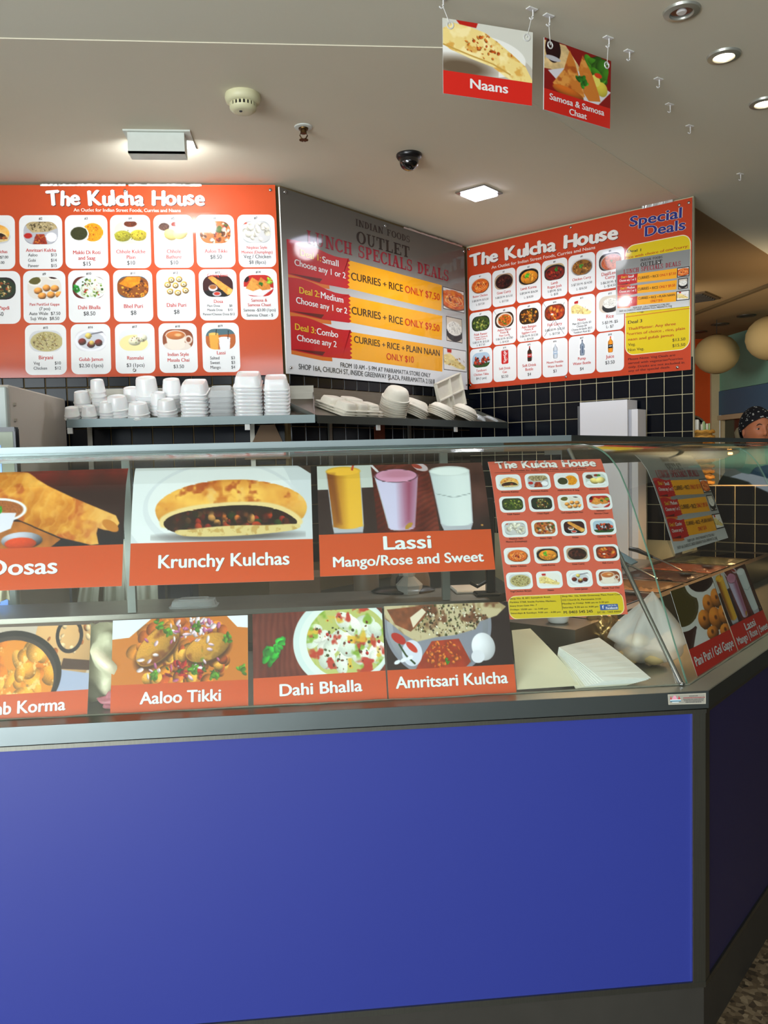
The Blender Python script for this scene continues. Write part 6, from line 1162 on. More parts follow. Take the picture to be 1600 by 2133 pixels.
G().box((q[0] - .22, 2.897, 1.50), (q[0] - .045, 2.902, q[2] - .055)).build('display', mat('lit_display', (130, 170, 240), .3, emit=(130, 170, 246), estr=.9), t)
G().box((q[0] - .16, 2.905, 1.07), (q[0] - .10, 2.925, 1.46)).build('stand', BLACK, t)
# rear serving shelf of the case
t = thing('case_rear_shelf', (-.4, 2.85, .935), 'steel rear shelf running along the back of the front case', 'shelf')
G().box((XL, 2.70, 1.034), (.60, 2.985, 1.05)).build('shelf_top', STEEL_D, t); G().box((XL, 2.70, .936), (.60, 2.712, 1.034)).build('front_face', mat('brown_riser_steel', (96, 80, 70), .5, .4), t)  # front face is dark brown steel
G().box((XL, 2.972, .3), (.6, 2.985, 1.034)).build('back_face', STEEL_D, t)
# monitor on a stand behind the drinks poster
c = hz(840, 1232, 1.05); t = thing('counter_monitor', c, 'black monitor foot and silver neck standing on the rear shelf below the drinks poster', 'monitor')
G(c).lathe([(.115, 0), (.118, .006), (.10, .014), (.03, .017)], n=40, sy=.62).build('base', BLACK, t, True)
G(c).lathe([(.026, .012), (.028, .03), (.025, .052), (.018, .058)], n=24).build('swivel', BLACK, t, True)
g = G(c); g.box((-.014, -.008, .05), (.014, .008, .30), .003); g.build('neck', mat('silver_neck', (186, 188, 186), .3, .7), t)
G(c).box((-.008, -.011, .07), (.008, -.0085, .10)).build('cable_slot', BLACK, t)
G(c).box((-.19, -.03, .18), (.19, -.008, .40), .006).build('screen_back', BLACK, t); G(c).box((-.18, -.032, .19), (.18, -.029, .39)).build('casing_panel', RUBBER, t)
c = hz(1022, 1240, 1.05); t = thing('scanner_stand', c, 'black upright stand beside the monitor, right end of the rear shelf', 'stand')
G(c).box((-.016, -.012, 0), (.016, .014, .34), .004).build('post', BLACK, t); G(c).box((-.055, -.03, 0), (.03, .04, .012), .004).build('foot', BLACK, t); g = G(c); g.tube([(-.012, 0, .05), (-.05, -.02, .035), (-.075, -.02, .05)], .006, 8); g.build('arm', BLACK, t)
t0 = hz(985, 1232, 1.05); g = G(t0); g.box((-.07, -.05, 0), (.07, .09, .012), .004); tag(g.build('white_tray', WHITE), 'flat white tray under the black stand on the rear shelf', 'tray')

def cloth(name, lab, cat, pts, m, thick=.002, wav=.01, fr=6, n=26, seed=2, group=None):
    """hanging or lying sheet between four corners (TL TR BR BL), with folds"""
    r = np.random.RandomState(seed); P = [np.array(p, float) for p in pts]; nn = np.cross(P[1] - P[0], P[3] - P[0]); nn /= np.linalg.norm(nn); V = []; ph = r.rand(3) * 6
    for j in range(n):
        for i in range(n):
            a, b = i / (n - 1), j / (n - 1); q = P[0] * (1 - a) * (1 - b) + P[1] * a * (1 - b) + P[2] * a * b + P[3] * (1 - a) * b
            V.append(q + nn * wav * (math.sin(a * fr * 2 + ph[0] + b) * (.3 + b) + .5 * math.sin(a * fr * 5 + ph[1] + 3 * b)) + ZU * wav * .5 * math.sin(a * fr + ph[2]) * b)
    F = [(j * n + i, j * n + i + 1, j * n + n + i + 1, j * n + n + i) for j in range(n - 1) for i in range(n - 1)]
    o = mesh(name, V, F, m, None, 'all'); solid(o, thick, 0); return tag(o, lab, cat, group)
BAG = mat('white_thin_plastic', (222, 222, 206), .45, var=.03, alpha=.93)
def pq(ps, Y): return [hy(x, y, Y) for x, y in ps]
cloth('plastic_bag', 'white plastic bag hanging furthest left behind the case', 'bag', pq([(178, 1130), (214, 1130), (206, 1262), (160, 1268)], 3.3), BAG, fr=4, group='bags hanging behind the case')
cloth('plastic_bag', 'white plastic bag hanging in the middle of the three', 'bag', pq([(214, 1128), (262, 1128), (266, 1262), (212, 1266)], 3.32), BAG, fr=5, seed=5, group='bags hanging behind the case')
cloth('plastic_bag', 'widest white plastic bag, hanging right of the other two', 'bag', pq([(250, 1126), (326, 1124), (330, 1285), (268, 1290)], 3.28), BAG, fr=5, seed=8, group='bags hanging behind the case')
t = thing('bag_rail', (-1.0, 3.3, 1.14), 'steel rail behind the case from which the white bags hang', 'rail')
z_ = hy(214, 1126, 3.3)[2]; xa, xb = hy(140, 1126, 3.3)[0], hy(345, 1126, 3.3)[0]
G().tube([(xa, 3.3, z_), (xb, 3.3, z_)], .005, 8).build('bar', CHROME, t, True)
for x in (xa, xb - .01): G().box((x, 3.295, .88), (x + .01, 3.36, z_ + .004)).build('leg', CHROME, t)
cloth('crumpled_cloth', 'cream crumpled cloth at the left edge below the crepe poster', 'cloth', pq([(-20, 1196), (16, 1200), (18, 1252), (-20, 1262)], 2.86), CREAMP, .003, .014, 6, group=None)
q = hy(357, 1215, 3.6); g = G((q[0], 3.6, .88)); g.box((-.1, -.08, 0), (.1, .12, q[2] - .84), .01); tag(g.build('storage_crate', mat('dull_blue_crate', (40, 62, 96), .5)), 'dull blue crate on the back bench right of the white bags', 'crate')
q = hy(620, 1215, 3.6); g = G((q[0], 3.6, .88)); g.box((-.12, -.1, 0), (.1, .1, .16), .004); tag(g.build('cardboard_box', mat('brown_cardboard', (120, 96, 74), .8)), 'brown cardboard box on the back bench left of the monitor', 'box')
q = hy(760, 1215, 3.6); g = G((q[0], 3.5, .88)); g.lathe([(.05, 0), (.055, .02), (.055, .16), (.04, .19), (.04, .2)], n=24); tag(g.build('storage_jar', mat('taupe_jar', (128, 112, 98), .4), None, True), 'taupe jar on the back bench directly behind the monitor neck', 'jar')
q = hy(900, 1215, 3.6); g = G((q[0] - .12, 3.42, .88)); g.lathe([(.075, 0), (.085, .02), (.085, .14), (.075, .18)], n=24); tag(g.build('storage_jar', mat('taupe_jar', (128, 112, 98), .4), None, True), 'wider taupe jar behind the right half of the monitor foot', 'jar')
g = G(); q = [hy(*p, 3.93) for p in ((508, 925), (542, 886), (572, 884), (604, 925))]; q[3][2] = q[0][2] = 1.55; g.add([*q, *[p + np.array([0, .012, 0]) for p in q]], [(0, 1, 2, 3), (7, 6, 5, 4), (0, 4, 5, 1), (1, 5, 6, 2), (2, 6, 7, 3), (3, 7, 4, 0)]); tag(g.build('cardboard_flap', mat('brown_cardboard', (120, 96, 74), .8)), 'brown cardboard piece leaning on the tiles under the tub shelf', 'cardboard')
# a red label seen below the dark shelf
q = hit(790, 897, (1, -1, 0), WC1 - N1 * .012); g = G(q, E1, -N1, ZU); g.box((-.045, 0, -.1), (.045, .004, .07), .001); tag(g.build('wall_sticker', mat('dark_red_sticker', (96, 40, 22), .5, var=.5, scale=40)), 'dark red picture sticker on the tiles under the dark shelf', 'sticker')
# white cartons by the right wall
P = WC2 - N3 * .16; q0, q1 = hit(1208, 838, N3, P), hit(1307, 832, N3, P); q2, q3 = hit(1309, 853, N3, P), hit(1327, 853, N3, P)
u0, u1, u2, u3 = [(q - P) @ E3 for q in (q0, q1, q2, q3)]
CAR = mat('white_carton', (222, 222, 226), .6, var=.02, scale=3)
t = thing('white_carton', tuple(P + E3 * (u0 + u1) / 2)[:2] + (.88,), 'large plain white carton standing against the tiled right wall', 'box')
G(P, E3, N3).box((u0, 0, .88), (u1, .13, q1[2])).build('carton_body', CAR, t); G(P, E3, N3).box((u1 - .012, -.002, .88), (u1, 0, q1[2])).build('folded_edge', CAR, t); G(P, E3, N3).box((u0 - .024, .02, .88), (u0 - .001, .13, q0[2] - .02)).build('side_flap', mat('grey_carton_side', (96, 98, 100), .6), t)
t = thing('white_carton', tuple(P + E3 * (u2 + u3) / 2)[:2] + (.88,), 'narrow lower white carton at the right side of the large one', 'box')
G(P, E3, N3).box((u1 + .002, .01, .88), (u3, .12, q2[2])).build('carton_body', CAR, t); G(P, E3, N3).box((u1 + .002, .008, .88), (u1 + .018, .01, q2[2])).build('folded_edge', mat('grey_carton_edge', (176, 178, 188), .6), t)

# ---------------------------------------------------------------- inside the case, front right
def quad_sheet(P, t=.0008, bend=0):
    P = [np.array(p, float) for p in P]; n = np.cross(P[1] - P[0], P[3] - P[0]); n /= np.linalg.norm(n); n = n if n[2] > 0 else -n; V = []; N = 8
    for d in (0, -t):
        for j in range(N + 1):
            for k in (0, 1): a = P[0] * (1 - j / N) + P[3] * j / N; b = P[1] * (1 - j / N) + P[2] * j / N; V.append((a, b)[k] + n * (d + bend * math.sin(j / N * PI)))
    F = []; o = 2 * (N + 1)
    for j in range(N): i = 2 * j; F += [(i, i + 1, i + 3, i + 2), (o + i, o + i + 2, o + i + 3, o + i + 1), (i, i + 2, o + i + 2, o + i), (i + 1, o + i + 1, o + i + 3, i + 3)]
    F += [(0, o, o + 1, 1), (2 * N, 2 * N + 1, o + 2 * N + 1, o + 2 * N)]; return V, F
def fixY(q, y=1.997):
    q = np.array(q); q[1] = max(q[1], y); return q
BLq, BRq, TRq, TLq = fixY(hz(1267, 1426, .952)), fixY(hz(1356, 1412, .952)), hz(1248, 1328, 1.016), hz(1164, 1348, 1.016)
t = thing('napkin_stack', (BLq + TRq) / 2, 'fanned pile of white paper napkins leaning beside the cream card', 'napkins')
for k in range(12):
    f = (11 - k) / 11
    sp = (fixY(hz(1200, 1428, .945)) - BLq) * f; dz = np.array([0, 0, -.0022 * (11 - k)]); Q = [TLq + dz + sp * .06, TRq + dz + sp * .3, BRq + dz + sp * .85, BLq + dz + sp]
    for p in Q: p[1] = max(p[1], 1.992); p[2] = max(p[2], .9365 + .0012 * k)
    V, F = quad_sheet(Q, .0012, .003); mesh('napkin', V, F, PAPER if k > 3 else mat('napkin_ivory', (232, 228, 208), .85), t)
Q = [hz(1066, 1313, 1.045), hz(1104.7, 1309, 1.045), fixY(hz(1213, 1427, .942)), fixY(hz(1078, 1437, .942))]
V, F = quad_sheet(Q, .0015, .004); tag(mesh('cream_card', V, F, CREAMP), 'large cream card lying in the case beside the napkin pile', 'card')
def lump(name, lab, cat, c, rx, ry, rz, m, seed=1, top=0, leanx=0, rough=.25, n=34, knot=0, fq=3):
    """crumpled lump sitting on z = c[2]"""
    r = np.random.RandomState(seed); D = r.randn(14, 3); D /= np.linalg.norm(D, axis=1)[:, None]; A = r.rand(14); V = []; F = []; M_ = n // 2
    for j in range(M_ + 1):
        th = PI * j / M_
        for i in range(n):
            ph = 2 * PI * i / n; d = np.array([math.sin(th) * math.cos(ph), math.sin(th) * math.sin(ph), math.cos(th)])
            k = 1 + rough * sum(a * math.sin(fq * 2.2 * (d @ q) + a * 9) for a, q in zip(A, D)) / 4
            z = d[2]; w = 1.0
            if knot and z > 0: w = (1 - z) ** .75 * (1 + .16 * math.sin(ph * 5) + .1 * math.sin(ph * 11 + 1)) + .12; k = 1 + (k - 1) * (1 - z)
            x, y, zz = rx * d[0] * k * (w if knot and z > 0 else 1), ry * d[1] * k * (w if knot and z > 0 else 1), rz * (z * k * .5 + .5) if not knot else rz * (.30 + .70 * z if z > 0 else .30 * (1 + z * min(k, 1.05)))
            if zz < 0: zz = 0
            V.append(np.array(c) + np.array([x + leanx * zz, y, zz]))
    for j in range(M_):
        for i in range(n): F.append((j * n + i, j * n + n + i, j * n + n + (i + 1) % n, j * n + (i + 1) % n))
    return tag(mesh(name, V, F, m, None, 'all'), lab, cat)
c = hz(1352, 1398, .936); c[2] = .937
THIN = mat('milky_thin_plastic', (240, 238, 232), .35, var=.04, alpha=.42, scale=30, bump=.3)
lump('bread_bag', 'tied milky plastic bag of bread rolls behind the corner rod', 'bag', c + np.array([.035, .085, 0]), .098, .075, .205, THIN, 4, knot=1, leanx=.06, rough=.3)
ROLL = mat('pale_bread', (206, 176, 122), .8, var=.12, scale=14, bump=.1)
for k, (dx, dy, dz) in enumerate(((-.045, .07, 0), (.03, .06, 0), (.0, .115, .0), (-.008, .085, .042))): lump('bread_roll', ['pale bread roll at the left inside the tied bag', 'pale bread roll at the right inside the tied bag', 'pale bread roll at the back of the tied bag', 'pale bread roll on top of the others in the tied bag'][k], 'bread', c + np.array([dx + .01, dy, dz + .001]), .036, .03, .042, ROLL, k, rough=.08, n=20)
bpy.data.objects['bread_roll']['group'] = 'bread rolls in the bag'
for o in COL.objects:
    if o.name.startswith('bread_roll'): o['group'] = 'bread rolls in the bag'
c = hz(1275, 1345, .96); c[2] = .9365
lump('foil_packet', 'gold-brown crumpled foil packet left of the tied bag', 'packet', c + np.array([0, .03, 0]), .055, .045, .11, mat('gold_foil', (176, 140, 84), .22, .75, .3, 30, .5), 7, rough=.5, fq=6)
c = hz(1140, 1370, .95); c[2] = .9365
lump('black_bag', 'black plastic bag crumpled between the cream card and the napkins', 'bag', c + np.array([-.0, .05, 0]), .05, .04, .05, mat('black_thin_plastic', (14, 14, 16), .25, bump=.3, scale=30), 9, rough=.5, fq=6)
c = hz(212, 1470, .945); c[2] = .9365; c[1] = 2.12
lump('wrapped_parcel', 'foil and pink wrapped parcel between the curry poster and the patties poster', 'parcel', c, .10, .08, .19, mat('white_green_wrap', (214, 210, 180), .4, .1, .2, 16, .4), 12, rough=.35, fq=5)
c = c + np.array([.03, -.09, 0]); lump('meat_packet', 'small pink wrapped packet in front of the foil parcel', 'packet', c, .036, .02, .04, mat('pink_wrap', (186, 110, 124), .35, var=.5, scale=60), 13, rough=.3)
q = hz(382, 1292, 1.05); t = thing('container_cover', (q[0], 2.80, 1.05), 'clear rectangular cover lying on the rear shelf above the patties poster', 'cover'); G((q[0], 2.80, 1.0505)).lathe([(.08, 0), (.082, .004), (.074, .006), (.07, .022), (.066, .024)], n=32, sy=.62, sq=6).build('lid_shell', CLEARP, t, True); G((q[0], 2.80, 1.0505)).lathe([(.05, .024), (.048, .028)], n=32, sy=.62, sq=6).build('raised_panel', CLEARP, t)
g = G((q[0] + .75, 2.9, 1.0505)); g.lathe([(.045, 0), (.05, .03), (.02, .06), (.03, .08), (.001, .09)], n=7); tag(g.build('clear_wrapper', THIN), 'crumpled clear wrapper beside the black stand', 'wrapper')

# ---------------------------------------------------------------- hot food unit inside the side case
U0 = GC + N1 * .325 + E1 * .02; HOT = mat('bain_marie_steel', (150, 138, 120), .28, 1, .12, 8, .02)
t = thing('bain_marie', tuple(U0 + E1 * .9 + N1 * .18) [:2] + (.935,), 'steel hot food unit with rows of food wells in the side case', 'bain-marie')
w_ = .37; Lh = 2.1
G(U0, E1, N1).box((.0, 0, .936), (Lh, .012, 1.03)).build('front_panel', HOT, t); G(U0, E1, N1).box((.0, .012, .936), (.012, w_, 1.03)).build('end_panel', HOT, t); G(U0, E1, N1).box((.012, w_ - .012, .936), (Lh, w_, 1.03)).build('back_panel', HOT, t)
g = G(U0, E1, N1); g.box((0, 0, 1.03), (Lh, .035, 1.036)); g.box((0, w_ - .03, 1.03), (Lh, w_, 1.036)); g.box((0, .035, 1.03), (.16, w_ - .03, 1.036))
for k in range(7): g.box((.42 + k * .28 - .0, .035, 1.03), (.44 + k * .28, w_ - .03, 1.036))
g.build('top_frame', HOT, t)
G(U0, E1, N1).box((.012, .012, .936), (Lh, w_ - .012, .95)).build('well_floor', STEEL_D, t)
FOOD = [((150, 92, 44), 'orange curry in the first well from the corner'), ((84, 44, 24), 'dark red curry in the second well'), ((140, 100, 50), 'yellow curry in the third well'), ((80, 46, 24), 'brown curry in the fourth well'), ((150, 80, 40), 'orange curry in the fifth well'), ((100, 96, 40), 'green curry in the sixth well')]
for k in range(6):
    x0 = .165 + k * .28 + (.0 if k == 0 else -.005); x1 = .415 + k * .28; 
    if k > 0: x0 = .445 + (k - 1) * .28
    tp = thing('food_pan', tuple(U0 + E1 * (x0 + x1) / 2 + N1 * .19)[:2] + (.96,), ['steel food pan nearest the case corner', 'steel food pan second from the case corner', 'steel food pan third from the case corner', 'steel food pan fourth from the case corner', 'steel food pan fifth from the case corner', 'steel food pan furthest from the case corner'][k], 'food pan', 'food pans in the hot unit')
    g = G(U0, E1, N1); a, b, c_, d = x0 + .002, x1 - .002, .04, w_ - .035; z0, z1p = .965, 1.037
    g.box((a, c_, z0), (b, d, z0 + .002)); g.box((a, c_, z0), (a + .003, d, z1p)); g.box((b - .003, c_, z0), (b, d, z1p)); g.box((a, c_, z0), (b, c_ + .003, z1p)); g.box((a, d - .003, z0), (b, d, z1p)); g.build('pan', CHROME, tp)
    g = G(U0, E1, N1); n = 18; V = [(a + .003 + (b - a - .006) * i / n, c_ + .003 + (d - c_ - .006) * j / n, 1.005 + .006 * math.sin(i * 1.9 + k) * math.sin(j * 1.7) + rnd.uniform(-.003, .003)) for j in range(n + 1) for i in range(n + 1)]
    g.add(V, [(j * (n + 1) + i, j * (n + 1) + i + 1, (j + 1) * (n + 1) + i + 1, (j + 1) * (n + 1) + i) for j in range(n) for i in range(n)])
    o = g.build('curry', mat('curry_%d' % k, FOOD[k][0], .3, var=.35, scale=50, bump=.3, coat=.3), None, True); o['kind'] = 'stuff'; tag(o, FOOD[k][1], 'curry')
    if k in (1, 3, 4):
        ts = thing('serving_spoon', tuple(U0 + E1 * (x0 + x1) / 2 + N1 * .19)[:2] + (1.0,), ['', 'black-handled spoon resting in the second pan', '', 'black-handled spoon resting in the fourth pan', 'black-handled spoon resting in the fifth pan'][k], 'spoon', 'serving spoons in the pans')
        g = G(U0, E1, N1); m_ = (x0 + x1) / 2; g.tube([(m_, .2, 1.02), (m_ + .02, .28, 1.05), (m_ + .03, .34, 1.07)], .005, 8); g.build('stem', CHROME, ts, True)
        g = G(U0, E1, N1); g.tube([(m_ + .03, .34, 1.07), (m_ + .05, .42, 1.095), (m_ + .055, .46, 1.10)], [.006, .011, .009], 10); g.build('handle', BLACK, ts, True)
        G(U0 + E1 * m_ + N1 * .17 + ZU * 1.006, E1, N1).lathe([(.001, 0), (.022, .003), (.03, .012), (.028, .012), (.001, .004)], n=18, cap=(False, False)).build('bowl', CHROME, ts, True)
# heat lamps under the top of the side case
t = thing('heat_lamp_bar', tuple(GC + E1 * 1.2 + N1 * .56)[:2] + (1.53,), 'orange-glowing heat lamp bar under the top of the side case', 'heat lamp')
G(GC + N1 * .56, E1, N1).box((.34, -.03, 1.535), (2.2, .03, 1.55)).build('reflector', CHROME, t)
G(GC + N1 * .56, E1, N1).box((.34, -.034, 1.50), (2.06, -.03, 1.55)).build('hood_front', CHROME, t)
for k in range(5):
    G(GC + N1 * .56 + E1 * ((.5, .9, 1.3, 1.7, 2.18)[k]), E1, N1).tube([(-.05, 0, 1.522), (.05, 0, 1.522)], .006, 10).build('element', mat('glowing_element', (255, 150, 60), .4, emit=(255, 170, 84), estr=16), t, True)
    p = GC + N1 * .56 + E1 * ((.5, .9, 1.3, 1.7, 2.18)[k]); spot('heat_lamp_glow', p + ZU * 1.51, p + ZU * 0.5, 6, (1, .55, .24), 150, .6, .03)
# small dish on the corner of the hot unit, blue cloth, tongs
q = hz(1184, 1296, 1.037); G0 = U0 + E1 * .07 + N1 * .09; g = G((G0[0], G0[1], 1.0365)); g.lathe([(.024, 0), (.03, .004), (.034, .022), (.031, .022), (.028, .006), (.001, .005)], n=28, cap=(True, False)); tag(g.build('sauce_cup', WHITE, None, True), 'small white cup on the corner of the hot food unit', 'cup')
p = U0 + E1 * 1.05 + N1 * (w_ + .0)
cloth('blue_cloth', 'folded blue cloth on the back edge of the hot food unit', 'cloth', [p + E1 * .0 + ZU * 1.12 + N1 * .16, p + E1 * .35 + ZU * 1.12 + N1 * .16, p + E1 * .36 + ZU * 1.045 + N1 * .03, p - E1 * .01 + ZU * 1.045 + N1 * .03], mat('blue_stripe_cloth', (50, 92, 128), .8, var=.4, scale=30), .006, .004, 3)
g = G(p + N1 * .01, E1, N1); g.box((-.05, 0, .3), (.6, .2, 1.03)); tag(g.build('service_trolley', STEEL_D), 'steel service trolley behind the hot food unit', 'trolley')
# ---------------------------------------------------------------- napkin basket on the half wall, and the person
c = WC3 + E3 * .025 + N3 * .055; q = hit(1457, 905, N3, c)
t = thing('condiment_basket', (c[0], c[1], 1.357), 'wicker basket of paper sachets on the half wall beside the menu wall', 'basket')
ft = np.array([c[0], c[1], 0]) + E3 * .0; WK = mat('yellow_wicker', (176, 128, 48), .7, var=.3, scale=50)
for k in range(10): G((ft[0], ft[1], 1.358 + .03 * k), E3, N3).tube([(.058 * math.cos(a) * 1.0, .042 * math.sin(a), .012 + .003 * math.sin(a * 8 + k * PI)) for a in np.linspace(0, 6.283, 33)[:-1]], .0085, 6, True).build('weave_ring', WK, t, True)
G((ft[0], ft[1], 1.357), E3, N3).lathe([(.05, .0), (.052, .29)], n=20, sy=.7).build('liner', mat('liner_straw', (150, 110, 44), .8), t)
for k in range(9):
    a, b = rnd.uniform(-.035, .035), rnd.uniform(-.015, .02); h = rnd.uniform(.03, .05)
    G((ft[0], ft[1], 1.645), E3, N3).box((a, b, -.02), (a + .009, b + .004, h + .0)).build('sachet', mat('sachet_paper_%d' % (k % 2), [(222, 216, 196), (150, 176, 120)][k % 2], .6), t)
G((ft[0], ft[1], 1.63), E3, N3).box((-.055, -.01, -.0), (-.018, .012, .075), .004).build('napkin_pack', PAPER, t)
# black round-backed chair beyond
q = hy(1440, 896, 5.6); t = thing('round_back_chair', (q[0], 5.6, 0), 'black round-backed chair beyond the end of the menu wall', 'chair')
g = G((q[0], 5.6, 0)); g.tube([(.11 * math.cos(a) * 1.0, 0, q[2] - .02 + .11 * math.sin(a)) for a in np.linspace(-.5, PI + .5, 22)], .018, 8); g.build('back_frame', BLACK, t, True)
G((q[0], 5.6 - .012, q[2] - .02), (1, 0, 0), (0, 0, 1), (0, 1, 0)).lathe([(.1, 0), (.1, .02)], n=28).build('back_pad', RUBBER, t)
G((q[0], 5.6, 0)).box((-.21, -.4, .95), (.21, .02, 1.0), .015).build('seat', RUBBER, t)
for sx_ in (-1, 1):
    for y in (-.37, 0): G((q[0], 5.6, 0)).tube([(sx_ * .19, y, 0), (sx_ * .17, y, .97)], .014, 8).build('leg', BLACK, t, True)
for sx_ in (-1, 1): G((q[0], 5.6, 0)).tube([(sx_ * .09, 0, .96), (sx_ * .09, 0, q[2] - .08)], .013, 8).build('back_post', BLACK, t, True)

def person():
    hc = hy(1577, 895, 4.35); H = np.array([hc[0], hc[1], hc[2]])
    SKIN = mat('warm_skin', (196, 122, 86), .5, var=.05, scale=12, sss=.12); SH_ = mat('dark_green_top', (38, 52, 48), .8, var=.1); TR = mat('black_trousers', (24, 24, 28), .8)
    t = thing('person', (H[0], H[1], 0), 'person in a black and white patterned headscarf looking over the side case', 'person')
    yaw = math.atan2(-H[0], -( - H[1]));  f = np.array([-H[0], -H[1], 0]); f /= np.linalg.norm(f); a = .42; f = np.array([f[0] * math.cos(a) - f[1] * math.sin(a), f[0] * math.sin(a) + f[1] * math.cos(a), 0])   # facing, turned a little
    r = np.cross(ZU, f) * -1; r = np.array([f[1], -f[0], 0]) * -1                                        # person's left = picture right
    hr, hf, hu = .074, .094, .112
    # head: deformed sphere with features
    def head(d):
        x, y, z = d                   # x to picture right, y forward, z up
        k = 1.0
        w = hr * (1 - .16 * max(0, -z) ** 1.5); p = np.array([x * w, y * hf * (1 - .05 * max(0, -z)), z * hu])
        if y > 0:
            g_ = lambda cx, cz, sx_, sz: math.exp(-((x - cx) / sx_) ** 2 - ((z - cz) / sz) ** 2)
            p[1] += .020 * g_(0, -.22, .13, .13) + .011 * g_(0, -.05, .10, .22) - .012 * g_(.36, .03, .2, .11) - .012 * g_(-.36, .03, .2, .11) + .006 * g_(.38, .2, .3, .07) + .006 * g_(-.38, .2, .3, .07)
            p[1] += .005 * g_(.5, -.25, .25, .2) + .005 * g_(-.5, -.25, .25, .2) + .007 * g_(0, -.5, .26, .06) + .006 * g_(0, -.62, .24, .06) - .004 * g_(0, -.56, .24, .025) + .009 * g_(0, -.86, .3, .15)
        return p
    def loc(p): return H + r * p[0] + f * p[1] + ZU * p[2]
    V = []; F = []; n, m_ = 56, 44
    for j in range(m_ + 1):
        th = PI * j / m_
        for i in range(n): ph = 2 * PI * i / n; V.append(loc(head((math.sin(th) * math.cos(ph), math.sin(th) * math.sin(ph), math.cos(th)))))
    for j in range(m_):
        for i in range(n): F.append((j * n + i, j * n + n + i, j * n + n + (i + 1) % n, j * n + (i + 1) % n))
    nh = len(V)
    # body, grown as one skin from a skeleton
    bm = bmesh.new(); sk = {}
    def v(name, x, y, z, rad): sk[name] = (bm.verts.new(H + r * x + f * y + ZU * z - np.array([0, 0, 0])), rad); return sk[name][0]
    def e(*ns):
        for a_, b_ in zip(ns[:-1], ns[1:]): bm.edges.new((sk[a_][0], sk[b_][0]))
    hz_ = H[2]
    v('pelvis', 0, -.02, .92 - hz_, .14); v('waist', 0, -.02, 1.06 - hz_, .125); v('chest', 0, -.02, 1.26 - hz_, .145); v('nb', 0, -.02, -.21, .06); v('neck', 0, -.015, -.10, .05); v('skull', 0, -.01, -.02, .06)
    e('pelvis', 'waist', 'chest', 'nb', 'neck', 'skull')
    for s, k in ((-1, 'l'), (1, 'r')):
        v('sh' + k, s * .16, -.02, -.25, .055); v('el' + k, s * .21, -.03, -.52, .04); v('wr' + k, s * .17, .10, -.74, .026); v('pm' + k, s * .16, .12, -.82, .034); e('chest', 'sh' + k, 'el' + k, 'wr' + k, 'pm' + k)
        for q_, (dx, L) in enumerate(((-.03, .06), (-.011, .075), (.009, .078), (.028, .062))): v('f%s%d' % (k, q_), s * .16 + dx, .125, -.86, .011); v('g%s%d' % (k, q_), s * .16 + dx * 1.1, .13, -.86 - L * .5, .009); v('h%s%d' % (k, q_), s * .16 + dx * 1.1, .12, -.86 - L * .85, .008); e('pm' + k, 'f%s%d' % (k, q_), 'g%s%d' % (k, q_), 'h%s%d' % (k, q_))
        v('t1' + k, s * .16 - s * .045, .14, -.83, .012); v('t2' + k, s * .16 - s * .055, .15, -.87, .010); e('pm' + k, 't1' + k, 't2' + k)
        v('hip' + k, s * .09, -.02, .86 - hz_, .1); v('kn' + k, s * .1, .0, .48 - hz_, .062); v('an' + k, s * .1, -.03, .09 - hz_, .042); v('to' + k, s * .11, .12, .04 - hz_, .036); e('pelvis', 'hip' + k, 'kn' + k, 'an' + k, 'to' + k)
    me = bpy.data.meshes.new('body'); bm.verts.index_update(); bm.to_mesh(me); bm.free(); o = bpy.data.objects.new('body', me); COL.objects.link(o)
    md = o.modifiers.new('skin', 'SKIN'); md.use_smooth_shade = True; ss = o.modifiers.new('sub', 'SUBSURF'); ss.levels = ss.render_levels = 1
    lay = me.skin_vertices[0].data
    for i, (k, (vv, rad)) in enumerate(sk.items()): lay[i].radius = (rad, rad * (.75 if k in ('chest', 'waist', 'pelvis') else 1)); lay[i].use_root = (i == 0)
    dg = bpy.context.evaluated_depsgraph_get(); dg.update(); ev = o.evaluated_get(dg).to_mesh()
    BV = [np.array(x.co) for x in ev.vertices]; BF = [tuple(p.vertices) for p in ev.polygons]; o.evaluated_get(dg).to_mesh_clear(); bpy.data.objects.remove(o)
    F += [tuple(i + nh for i in q_) for q_ in BF]; V += BV
    b = mesh('body', V, F, [SKIN, SH_, TR], t, 'all')
    mi = []
    for p in b.data.polygons:
        q_ = p.center; rel = np.array(q_) - H; s_ = abs(rel @ r); fr = rel @ f
        mi.append(0 if p.vertices[0] < nh or rel[2] > -.19 or (s_ > .1 and rel[2] < -.72 and q_[2] > .55 and fr > .078) else (2 if q_[2] < .93 else 1))
    b.data.polygons.foreach_set('material_index', mi)
    EW = mat('eye_white', (190, 176, 166), .2, coat=.5); EI = mat('dark_iris', (26, 16, 12), .15, coat=.6); BRW = mat('dark_brow', (46, 26, 18), .8)
    for s in (-1, 1):
        c = loc(head(np.array([s * .37, .92, .02]) / np.linalg.norm([.37, .92, .02]))); c = c - f * .006
        ey = G(c, r, f).lathe([(.0125 * math.cos(a_), .0085 * math.sin(a_)) for a_ in np.linspace(-1.5, 1.5, 9)], n=18).build('eye', EW, t, True)
        G(c + f * .0095, r, ZU, f).lathe([(.0058, 0), (.005, .002), (.001, .003)], n=16).build('iris', EI, ey, True)
        for nm, dz, w_, th, mt_ in (('eyelid', .0062, .015, .0026, SKIN), ('eyelash', .0045, .014, .0013, BRW)):
            G().tube([c + r * (w_ * k) + f * (.0115 * math.sqrt(max(0, 1 - k * k * .6))) + ZU * (dz * (1 - .75 * k * k)) for k in np.linspace(-1, 1, 9)], th, 6).build(nm, mt_, t, True)
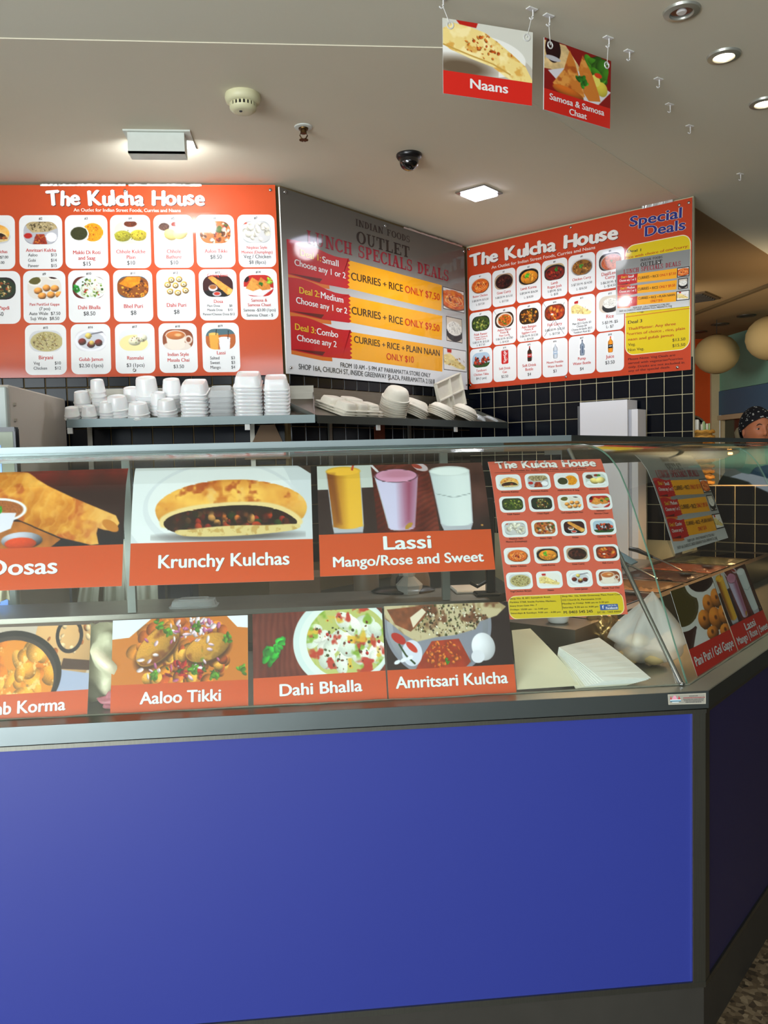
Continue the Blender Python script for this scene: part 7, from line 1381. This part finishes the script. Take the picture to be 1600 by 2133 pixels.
        G().tube([loc(head(np.array([s * .37 + .2 * k, .88, .24 - .06 * k * k]) / np.linalg.norm([s * .37 + .2 * k, .88, .24 - .06 * k * k]))) + f * .002 for k in np.linspace(-1, 1, 9)], [.0012, .0022, .003, .0034, .0034, .0032, .0028, .002, .001], 6).build('eyebrow', BRW, t, True)
        G(loc((s * .073, -.005, -.01)), r, f).lathe([(.004, -.026), (.010, -.014), (.012, .006), (.008, .024)], n=12, sx=.6).build('ear', SKIN, t, True)
    G().tube([loc(head(np.array([.2 * k, .8, -.56 * 1.0]) / np.linalg.norm([.2 * k, .8, -.56]))) + f * .001 for k in np.linspace(-1, 1, 9)], [.001, .003, .004, .0045, .0038, .0045, .004, .003, .001], 8).build('lips', mat('muted_lips', (150, 70, 60), .45), t, True)
    for s in (-1, 1): G(loc(head(np.array([s * .09, .95, -.29]) / np.linalg.norm([.09, .95, -.29]))) - ZU * .003, r, f).lathe([(.003, 0), (.0035, .002)], n=8).build('nostril', BRW, t)
    # headscarf: a printed cap tied at the back
    V = []; F = []; n, m_ = 44, 20
    for j in range(m_ + 1):
        for i in range(n):
            ph = 2 * PI * i / n; fr = math.sin(ph); lim = PI * (.34 + .30 * (.5 - .5 * fr) ** .8); th = lim * j / m_; d = np.array([math.sin(th) * math.cos(ph), math.sin(th) * math.sin(ph), math.cos(th)])
            p = head(d) if d[1] < .0 else head(d) * 1.0; k = 1.11 + .02 * math.sin(ph * 6 + th * 4) + .20 * max(0, -d[1]) ; V.append(loc(p * k + np.array([0, -.004, .004])))
    for j in range(m_):
        for i in range(n): F.append((j * n + i, j * n + n + i, j * n + n + (i + 1) % n, j * n + (i + 1) % n))
    SC = mat('patterned_scarf', (14, 14, 22), .85); nt = SC.node_tree; vo = nt.nodes.new('ShaderNodeTexVoronoi'); vo.inputs['Scale'].default_value = 46; mp = nt.nodes.new('ShaderNodeMapping'); mp.inputs['Scale'].default_value = (1, 1, 1.7); tc = nt.nodes['Texture Coordinate']; nt.links.new(tc.outputs['Object'], mp.inputs[0]); nt.links.new(mp.outputs[0], vo.inputs['Vector'])
    cr = nt.nodes.new('ShaderNodeValToRGB'); cr.color_ramp.elements[0].color = (*lin((190, 190, 186)), 1); cr.color_ramp.elements[0].position = .2; cr.color_ramp.elements[1].color = (*lin((12, 12, 20)), 1); cr.color_ramp.elements[1].position = .27; nt.links.new(vo.outputs['Distance'], cr.inputs[0]); nt.links.new(cr.outputs[0], nt.nodes['Principled BSDF'].inputs['Base Color'])
    solid(mesh('headscarf', V, F, SC, t, 'all'), .004, 1)
    G().tube([loc(head(np.array([math.sin(a_), -math.cos(a_) * .2 + .28, .62 + .0 * a_]) / np.linalg.norm([math.sin(a_), -math.cos(a_) * .2 + .28, .62]))) for a_ in (0,)] + [loc((0, 0, .1))], .001, 4)
    lm = G(loc((-.012, -.155, -.02)), r, f); lm.lathe([(.012, -.05), (.04, -.025), (.046, .01), (.034, .035), (.01, .05)], n=20); lm.build('hair_bun', mat('pale_bun_cover', (170, 158, 128), .8), t, True)
person()
